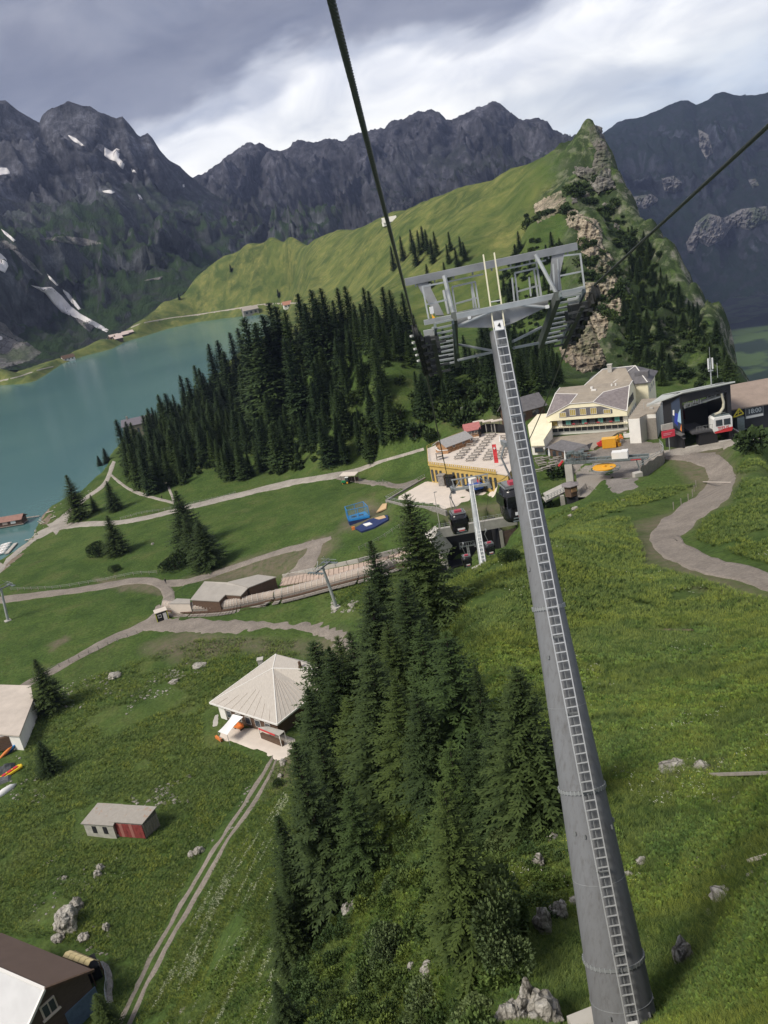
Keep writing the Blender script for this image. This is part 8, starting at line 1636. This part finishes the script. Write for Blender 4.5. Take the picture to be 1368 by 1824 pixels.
rubble([[(900,1500),(1010,1480),(1010,1560),(940,1640),(900,1640)],[(1080,1340),(1368,1340),(1368,1420),(1150,1400)],[(1100,1480),(1368,1480),(1368,1700),(1130,1700)]], 50, .04, .16, 6)
rubble([[(55,960),(75,935),(100,900),(150,880),(180,850),(160,880),(110,905),(80,945),(30,1000),(0,1020),(-10,1012)],[(590,1060),(640,1070),(630,1090),(590,1092)]], 160, .15, .6, 7)
g = hit(655,1560); e = empty('dead_branch', g, .2, 'bare pale dead branch sticking out of the shaded slope', 'branch'); b = MB(); b.tube([(-1.2, 0, .1), (-.3, 0, .6), (.8, 0, .8)], [.06, .05, .02], 5); b.tube([(-.3, 0, .6), (-.9, .1, 1.0)], [.04, .01], 5); b.tube([(.1, 0, .68), (.3, 0, 1.3)], [.03, .01], 5); b.build('twig', M_PAVE, e)
def person(px, py, label, top, legs, rz=0.0, dmin=60, h=1.75, stride=.25):
 g = hit(px, py, dmin); e = empty('person', g, rz, label, 'person'); s = h/1.75
 J = {'pelvis': (0, 0, .95), 'chest': (0, 0, 1.3), 'neck': (0, 0, 1.5), 'head': (0, .02, 1.66), 'lh': (-.1, 0, .9), 'lk': (-.11, .10*stride*4, .5), 'la': (-.11, -.02+stride, .08), 'lt': (-.11, .14+stride, .04), 'rh': (.1, 0, .9), 'rk': (.11, .02, .5), 'ra': (.11, -stride, .1), 'rt': (.11, -stride+.14, .04), 'ls': (-.2, 0, 1.42), 'le': (-.26, -.06, 1.15), 'lw': (-.25, .12, .92), 'rs': (.2, 0, 1.42), 're': (.26, .02, 1.15), 'rw': (.25, .2, .95)}
 R_ = {'pelvis': .15, 'chest': .17, 'neck': .06, 'head': .115, 'lh': .1, 'lk': .07, 'la': .05, 'lt': .04, 'rh': .1, 'rk': .07, 'ra': .05, 'rt': .04, 'ls': .075, 'le': .05, 'lw': .035, 'rs': .075, 're': .05, 'rw': .035}
 E_ = [('pelvis','chest'),('chest','neck'),('neck','head'),('pelvis','lh'),('lh','lk'),('lk','la'),('la','lt'),('pelvis','rh'),('rh','rk'),('rk','ra'),('ra','rt'),('chest','ls'),('ls','le'),('le','lw'),('chest','rs'),('rs','re'),('re','rw')]
 ks = list(J); me = bpy.data.meshes.new('body'); me.from_pydata([Vector(J[k])*s for k in ks], [(ks.index(a), ks.index(c)) for a, c in E_], []); o = bpy.data.objects.new('body', me); COL.objects.link(o); o.parent = e; m = o.modifiers.new('skin', 'SKIN')
 for i, k in enumerate(ks): sk = me.skin_vertices[0].data[i]; sk.radius = (R_[k]*s, R_[k]*s); sk.use_root = (k == 'pelvis')
 o.modifiers.new('sub', 'SUBSURF').levels = 1; n = NT('clothes_'+label[:12]); sp = n.nt.nodes.new('ShaderNodeSeparateXYZ'); n.L(n.obj, sp.inputs[0]); c = n.ramp(sp.outputs[2], [(.0, legs), (.93*s/2, legs), (.94*s/2, top), (.76*s, top), (.77*s, (.45, .28, .2)), (1, (.45, .28, .2))], 'CONSTANT')
 dv = n.math('MULTIPLY', sp.outputs[2], .5); n.nt.links.new(dv, n.nt.nodes[c.node.name].inputs[0]); n.color(c); me.materials.append(n.m)
 b = MB(); b.lathe([(.05, .10), (.115, .06), (.125, 0), (.10, -.05)][::-1], (0, 0, 1.70*s), 8); b.build('hair', M_WOODD, e)
person(296,1040,'person in dark clothes walking on the valley road near the hall',(.03,.03,.04),(.02,.02,.03),.6)
person(289,889,'person in a dark jacket at the footpath end by the wood',(.02,.02,.03),(.03,.03,.04),1.2)
person(257,880,'person in brown on the bend of the narrow footpath',(.10,.06,.04),(.03,.03,.04),-.6)
# ------------------------------------------------------------------ the main lift tower
def main_tower():
 T = P(886,590,28); B = P(1117,1835,26.2); ax = T-B; L_ = ax.length; d = ax.normalized(); sx = Vector((1, 0, 0)); sx = (sx-d*sx.dot(d)).normalized(); nr = d.cross(sx)
 if nr.dot(EYE-T) < 0: nr = -nr
 e = empty('lift_tower', B, 0, 'tall grey steel lift tower with a long ladder rising past the camera', 'lift tower'); o = B
 def at(y):                                        # parameter along the axis whose picture row is y
  a, b = 0.0, 1.0
  for _ in range(40):
   m = (a+b)/2
   if proj(B.lerp(T, m))[1] > y: a = m
   else: b = m
  return (a+b)/2
 def rad(y): return float(np.interp(y, [590, 692, 1080, 1400, 1700, 1835], [.275, .325, .50, .72, .93, 1.02]))
 ys = [1400, 1080, 1700]; secs = [(1990, 1706), (1702, 1404), (1398, 1084), (1078, 590)]
 m1 = NT('tower_steel'); w = m1.noise(.5, 6, .6, stretch=(1, 1, .25)); w2 = m1.noise(4, 5, .7, stretch=(1, 1, .15)); c = m1.mix(w, (.130, .130, .130), (.19, .20, .212)); c = m1.mix(m1.ramp(w2, [(.5, 0), (.75, .35)]), c, (.075, .07, .064))
 for sc, lo in ((9, .60), (2.2, .68)): s_ = m1.noise(sc, 4, .6, .3, stretch=(1, 1, 3.5)); c = m1.mix(m1.ramp(s_, [(lo, 0), (lo+.06, .45)]), c, (.16, .168, .172))
 st = m1.noise(7, 6, .65, .2, stretch=(1.2, 1.2, .06)); c = m1.mix(m1.ramp(st, [(.52, 0), (.72, .5)]), c, (.075, .068, .060)); m1.color(c); m1.b.inputs['Roughness'].default_value = .6; m1.b.inputs['Specular IOR Level'].default_value = .25; m1.bump(m1.noise(1.5, 4), .15, .05)
 Mx = Matrix((sx, nr, d)).transposed()
 def pt(t): return (B.lerp(T, t)-o)
 for k, (y0, y1) in enumerate(secs):
  t0 = -.035 if y0 > 1835 else at(y0); t1 = at(y1) if y1 > 590 else 1.0; r0, r1 = rad(min(y0, 1835)), rad(y1); b = MB(); n = 40; ns = 6; vs = []
  for i in range(ns+1):
   t = t0+(t1-t0)*i/ns; r = r0+(r1-r0)*i/ns; c0 = pt(t)
   for j in range(n): a = 2*math.pi*j/n; vs.append(c0+sx*math.cos(a)*r+nr*math.sin(a)*r)
  b.add(vs, [(i*n+j, i*n+(j+1) % n, (i+1)*n+(j+1) % n, (i+1)*n+j) for i in range(ns) for j in range(n)]); b.build('shaft_section', m1.m, e, smooth=True)
 for y in (1703, 1401, 1081):
  t = at(y); r = rad(y); b = MB(); b.lathe([(r*.98, -.05), (r+.05, -.05), (r+.05, .05), (r*.98, .05)], pt(t), 40, M=Mx); fl = b.build('flange', M_GALVD, e); b = MB(); nb = 36
  for j in range(nb): a = 2*math.pi*j/nb; b.lathe([(.016, -.07), (.016, .07)], pt(t)+(sx*math.cos(a)+nr*math.sin(a))*(r+.035), 6, M=Mx)
  b.build('bolt', M_GALV, fl)
 b = MB()
 for y in (940, 1255, 1560, 1775): r = rad(y); b.lathe([(r, -.008), (r+.008, 0), (r, .008)], pt(at(y)), 40, M=Mx)
 b.build('weld_seam', M_GALVD, e)
 b = MB()
 for y, a in ((1470, 2.4), (1470, .7), (1475, 2.0), (1785, 2.2), (1790, .9), (1465, .15), (1165, 2.3), (1010, 2.7)): r = rad(y); p = pt(at(y))+(sx*math.cos(a)+nr*math.sin(a))*(r+.02); b.box(p, (.05, .09, .12), 0, 0, Mx)
 b.build('lifting_lug', M_GALVD, e)
 off = lambda t, y: nr*(rad(y)+.17)
 hw = .185; ts = [at(y) for y in range(600, 1830, 30)]; yy = list(range(600, 1830, 30)); rails = []
 lm = mat('ladder_alu', (.56, .57, .57), .4, metal=.4, spec=.5); lt = mat('ladder_pale', (.66, .62, .46), .5)
 topP = P(870.5,452,27.6)-o; tA = pt(1.0)+off(1, 590)
 def lad(s):                                       # s metres below the ladder's pale top joint
  t = 1.0-s/L_; y = proj(B.lerp(T, max(t, 0)))[1]; return pt(t)+nr*(rad(y)+.17)
 for sg in (-1, 1):
  b = MB(); pr = None
  for i in range(int(L_/.5)+1):
   p = lad(min(i*.5, L_-.1))+sx*sg*hw
   if pr is not None: b.bar(pr, p, .03, .055, up=nr)
   pr = p
  b.build('ladder_rail', lm, e)
  b = MB(); b.bar(lad(0)+sx*sg*hw, topP+sx*sg*hw, .04, .06, up=nr); b.build('ladder_rail', lt, e)
 n = int((L_-.2)/.29); rung = None
 for i in range(n):
  p = lad(.1+i*.29)
  if rung is None: b = MB(); b.bar(-sx*hw, sx*hw, .034, .034, up=nr); rung = b.build('rung', lm, e); rung.location = p
  else: r = rung.copy(); COL.objects.link(r); r.parent = e; r.location = p
 ud = (topP-lad(0)).normalized()
 for k in range(3): r = rung.copy(); COL.objects.link(r); r.parent = e; r.location = lad(0)+ud*(.22+.33*k); r.data = r.data
 b = MB()
 for i in range(9): p = lad(.6+i*(L_-1)/9); [b.bar(p+sx*sg*hw, p+sx*sg*hw-nr*.18, .03) for sg in (-1, 1)]; b.bar(p-sx*hw*1.1-nr*.03, p+sx*hw*1.1-nr*.03, .03, .05)
 b.build('ladder_bracket', M_GALVD, e)
 b = MB(); b.bar(lad(.5)-nr*.1, lad(L_-.4)-nr*.1, .02); b.build('fall_arrest_rail', M_GALVD, e)
 for y, s_, txt in ((563, .30, '4'), (1790, .22, None)):
  p = lad((1-at(max(y, 591)))*L_) if y > 591 else lad(0)+ud*.05; p = p+nr*.03; b = MB(); b.box(p, (s_ if txt else .30, .02, s_), 0, 0, Matrix((sx, nr, d)).transposed()); pl = b.build('number_plate' if txt else 'notice_plate', M_WHITE, e)
  if txt: tx = text_mesh('numeral', txt, .2, M_DARK, pl, p+nr*.025, (0, 0, 0)); tx.rotation_euler = Matrix((sx, d, nr)).transposed().to_euler()
  else:
   for q_, mm in ((-.065, mat('notice_blue', (.03, .08, .30), .5)), (.065, M_DARK)): b = MB(); b.lathe([(.055, 0), (.055, .012)], p+nr*.012+sx*q_-d*.02, 14, M=Matrix((sx, d, nr)).transposed()); b.build('pictogram', mm, pl)
 f = empty('tower_foundation', B+Vector((0, 0, -.55)), .2, 'square concrete foundation under the foot of the lift tower', 'foundation'); b = MB(); b.box((0, .1, -.15), (2.9, 2.5, 1.0)); b.build('concrete', M_CONC, f)
 return e, o, T, B, nr, d, sx
MT, MO, MTT, MTB, MNR, MDD, MSX = main_tower()
def z5(X, Y): return 700+X/3.42, 400+Y/3.42
def tower_head():
 o = MO; e = MT; Q = lambda X, Y, dep=28.0: P(*z5(X, Y), dep)-o
 def bar(b, p, q, w, h=None, up=(0, 1, 0)): b.bar(p, q, w, h, up)
 plate = mat('grey_plate', (.26, .265, .265), .5, metal=.35, var=.22, scale=1.2); tr = mat('tread_steel', (.30, .32, .30), .45, metal=.5)
 b = MB(); bar(b, Q(75,352,28.2), Q(1118,132,28.2), .24, .24, (0, 0, 1)); b.build('top_beam', plate, e)
 b = MB()
 for i in range(9): p = Q(75+1043*(i+.5)/9, 352-220*(i+.5)/9, 28.2); b.box(p+Vector((0, 0, -.16)), (.05, .05, .12))
 b.build('beam_lug', M_GALVD, e)
 for pts in ([(140,352),(210,345),(312,552),(262,552)], [(968,182),(1048,165),(1018,300),(1030,410),(985,420),(962,300)]):
  b = MB(); b.slab([Q(x, y, 28.2) for x, y in pts], .10); b.build('leg_plate', plate, e)
 F0 = [(385,575),(620,520),(690,485),(760,478),(948,440),(945,500),(735,598),(700,612),(600,628),(392,628)]
 b = MB(); fr = [Q(x, y, 27.75) for x, y in F0]; bk = [Q(x, y, 28.35) for x, y in F0]; n = len(F0); b.add(fr+bk, [tuple(range(n)), tuple(range(2*n-1, n-1, -1))]+[(i, (i+1) % n, n+(i+1) % n, n+i) for i in range(n)]); b.build('crossarm', plate, e)
 b = MB(); b.lathe([(.36, -.05), (.36, .05)], Q(660,605,28), 24, M=Matrix((MSX, MNR, MDD)).transposed()); b.build('head_flange', M_GALVD, e)
 b = MB(); bar(b, Q(190,598,27.5), Q(372,562,27.5), .16, .16); bar(b, Q(372,562,27.5), Q(1000,432,27.5), .17, .17); bar(b, Q(1000,432,27.5), Q(1168,388,27.5), .16, .16); b.build('front_girder', M_GALV, e)
 for p, q, w, dp in (((312,312),(372,560),.15,27.9), ((868,182),(998,425),.13,27.9), ((310,400),(340,545),.12,28.4), ((395,618),(600,528),.10,27.5), ((948,505),(745,485),.10,27.5), ((396,730),(616,770),.09,29.5), ((396,826),(616,775),.10,29.5), ((735,752),(885,722),.10,29.5), ((730,712),(905,625),.10,29.5)):
  b = MB(); b.tube([Q(*p, dp), Q(*q, dp if dp < 29 else 28.3 if p[0] < 700 else dp)] if p[0] < 700 or dp < 29 else [Q(*p, 28.3), Q(*q, 29.5)], w/2, 8); b.build('brace', M_GALV, e)
 R_ = []
 for quad, dep in (([(360,380),(500,348),(525,510),(385,540)], 28.6), ([(742,295),(878,265),(900,440),(762,472)], 28.6)):
  R_ += [(quad[i], quad[(i+1) % 4], dep) for i in range(4)]; m = lambda i, j, t: (quad[i][0]*(1-t)+quad[j][0]*t, quad[i][1]*(1-t)+quad[j][1]*t); R_ += [(m(0, 3, .65), m(1, 2, .60), dep), (m(0, 1, .85), m(3, 2, .88), dep)]
 cage = MB()
 for p, q, dp in R_: bar(cage, Q(*p, dp), Q(*q, dp), .055, .055)
 cage.build('railing', M_GALV, e)
 rl = MB()
 for p, q, dp in [((178,375),(218,575),27.4),((205,487),(330,458),27.6),((182,378),(312,352),27.6),((225,300+60),(240,560),28.6),((1140,178),(1166,382),27.4),((1020,312),(1152,285),27.5),((1040,190),(1145,178),27.5),((960,300),(962,400),28.3),((975,240),(985,420),28.0),((1002,210),(1010,400),28.2),((725,325),(740,475),28.5),((645,280),(932,218),28.4),((330,350),(550,302),28.4),((868,190),(905,440),28.6),((828,320),(840,438),28.6),((478,378),(492,510),28.6)]: bar(rl, Q(*p, dp), Q(*q, dp), .05, .05)
 rl.build('railing', M_GALV, e)
 b = MB(); b.box(Q(235,522,27.4), (.13, .08, .22)); b.build('white_box', M_WHITE, e); b = MB(); b.add([Q(235,545,27.4), Q(258,568,27.4), Q(240,572,27.4)], [(0, 1, 2)]); b.build('yellow_flag', M_YEL, e)
 b = MB(); b.box(Q(940,500,27.45), (.12, .06, .10)); b.box(Q(465,568,27.45), (.10, .06, .08)); b.build('fitting', M_WHITE, e)
 def catwalk(NL, NR, FL, FR, n):
  nl, nr_, fl, fr_ = Q(*NL, 26.6), Q(*NR, 26.6), Q(*FL, 31.2), Q(*FR, 31.2)
  for i in range(n):
   t = i/(n-1); p, q = nl.lerp(fl, t), nr_.lerp(fr_, t); b = MB(); bar(b, p, q, .22, .05, (0, 0, 1)); b.build('tread', tr, e)
  b = MB(); bar(b, nl-Vector((0, 0, .08)), fl-Vector((0, 0, .08)), .08, .16, (0, 0, 1)); bar(b, nr_-Vector((0, 0, .08)), fr_-Vector((0, 0, .08)), .08, .16, (0, 0, 1)); b.build('catwalk_beam', M_STEELG, e)
 catwalk((255,602), (362,578), (262,858), (398,835), 10)
 catwalk((1020,410), (1165,385), (895,728), (1025,700), 11)
 for N_, F_ in (((372,560),(388,850)), ((1002,435),(897,735))): b = MB(); bar(b, Q(*N_, 26.8), Q(*F_, 31.2), .16, .30, (0, 0, 1)); b.build('side_girder', mat('dark_girder', (.085, .095, .085), .5, metal=.3), e)
 blk = mat('sheave_black', (.022, .023, .022), .5, spec=.4); whm = mat('sheave_pale', (.5, .5, .47), .5)
 def train(N_, F_, sgn, nm):
  n0, f0 = P(*N_, 26.4)-o, P(*F_, 30.4)-o; dr = (f0-n0).normalized(); lat = Vector((1, 0, 0)); lat = (lat-dr*lat.dot(dr)).normalized(); up = lat.cross(dr); up = up if up.z > 0 else -up; Mw = Matrix((dr, up, lat)).transposed()
  for i in range(10):
   p = n0.lerp(f0, i/9)-up*.26; b = MB(); b.lathe([(.19, -.08), (.25, -.08), (.25, -.045), (.215, -.03), (.215, .03), (.25, .045), (.25, .08), (.19, .08)], p, 18, M=Mw); b.build('sheave', blk, e)
  b = MB(); bar(b, n0-up*.36+lat*.13*sgn, f0-up*.36+lat*.13*sgn, .05, .22, (0, 0, 1)); bar(b, n0-up*.52+lat*.16*sgn, f0-up*.52+lat*.16*sgn, .10, .12, (0, 0, 1))
  for i in range(5): p = n0.lerp(f0, (i+.5)/5); bar(b, p-up*.25+lat*.12*sgn, p-up*.70+lat*.2*sgn, .14, .08); b.box(p-up*.42+lat*.32*sgn, (.2, .25, .2))
  b.build('rocker_beam', blk, e)
  b = MB(); bar(b, n0-up*.6+lat*.5*sgn, f0-up*.62+lat*.5*sgn, .14, .06, (0, 0, 1)); [b.box(n0.lerp(f0, t)-up*.3+lat*.5*sgn, (.34, .5, .4)) for t in (.28, .42)]; [bar(b, n0.lerp(f0, t)-up*.6+lat*.1*sgn, n0.lerp(f0, t)-up*.6+lat*.9*sgn, .07) for t in (.1, .3, .5, .7, .9)]; b.build('sheave_mount', mat('dark_mount', (.04, .042, .04), .5), e)
  b = MB(); [b.box(n0.lerp(f0, i/6)-up*.1-lat*.16*sgn, (.08, .12, .06), .4) for i in range(1, 6)]; b.build('rope_catcher', whm, e)
  b = MB(); p = n0.lerp(f0, .28)-up*.05+lat*.45*sgn; b.box(p, (.42, .10, .38)); b.box(p+Vector((.14, -.05, .2)), (.12, .1, .1)); b.build('position_switch', mat('switch_grey', (.42, .44, .44), .45), e)
  return n0+o, f0+o, dr
 return train(z5(128,612), z5(188,842), 1, 'left'), train(z5(1225,372), z5(1098,640), -1, 'right')
TL, TR_ = tower_head()
# ------------------------------------------------------------------ ropes: laid strands
def rope(pts, r, label, strands=6, lay=.33, seg=.035, nside=5, near=None):
 """a wire rope of helical strands where it passes close, smooth beyond"""
 pts = [Vector(p) for p in pts]; o = pts[0]; b = MB(); L_ = [0]
 for a, c in zip(pts, pts[1:]): L_.append(L_[-1]+(c-a).length)
 near = L_[-1] if near is None else near
 def pos(s):
  k = 0
  while k < len(L_)-2 and L_[k+1] < s: k += 1
  t = (s-L_[k])/(L_[k+1]-L_[k]); dr = (pts[k+1]-pts[k]).normalized(); return pts[k].lerp(pts[k+1], t)-o, dr
 for k in range(strands):
  vs = []; n = int(near/seg)
  for i in range(n+1):
   p, dr = pos(i*seg); a = dr.cross(Vector((0, 0, 1))).normalized(); c = a.cross(dr); th = 2*math.pi*(i*seg/lay+k/strands); vs.append(p+(a*math.cos(th)+c*math.sin(th))*r*.56)
  b.tube(vs, r*.46, nside)
 e = tag(b.build('rope', M_ROPE, None, smooth=True), label, 'cable'); e.location = o; return e
M_ROPE = mat('oiled_rope', (.045, .052, .048), .45, metal=.3, spec=.5)
nL, fL, dL = TL; nR, fR, dR = TR_
p0 = P(590,0,5.2); ext = p0+(p0-nL).normalized()*9
rope([ext, p0, nL], .030, 'thick dark haul rope running from overhead to the left sheaves', near=None)
t2L, t2R = t2+Vector((-2.95, 0, .5)), t2+Vector((2.95, 0, .5))
def thin_rope(a, b_, sag, r, label, n=24):
 b = MB(); pts = [Vector(a).lerp(Vector(b_), i/n)-Vector((0, 0, sag*4*(i/n)*(1-i/n)))-Vector(a) for i in range(n+1)]; b.tube(pts, r, 6); o = b.build('rope', M_ROPE); o.location = a; return tag(o, label, 'cable')
thin_rope(nL, fL, 0, .03, 'rope resting on the left sheaves of the steel tower', 4)
thin_rope(fL, t2L, 2.2, .030, 'rope hanging from the left sheaves to the small tower')
thin_rope(nR, fR, 0, .03, 'rope resting on the right sheaves of the steel tower', 4)
thin_rope(fR, t2R, 2.2, .030, 'rope hanging from the right sheaves to the small tower')
thin_rope(t2L, PF(PW*.25, 4, 7), .5, .03, 'rope from the small tower into the left of the portal', 6)
thin_rope(t2R, PF(PW*.78, 4, 7), .5, .03, 'rope from the small tower into the right of the portal', 6)
best = min((abs((P(1372,221,dep)-nR).normalized().dot((p0-nL).normalized())-1), dep) for dep in [i*.25 for i in range(12, 60)])
pR = P(1372,221,best[1]); extR = pR+(pR-nR).normalized()*12
print('right rope depth', best, nL, nR)
rope([extR, pR, nR], .038, 'grey haul rope crossing from the upper right to the right sheaves', seg=.045)
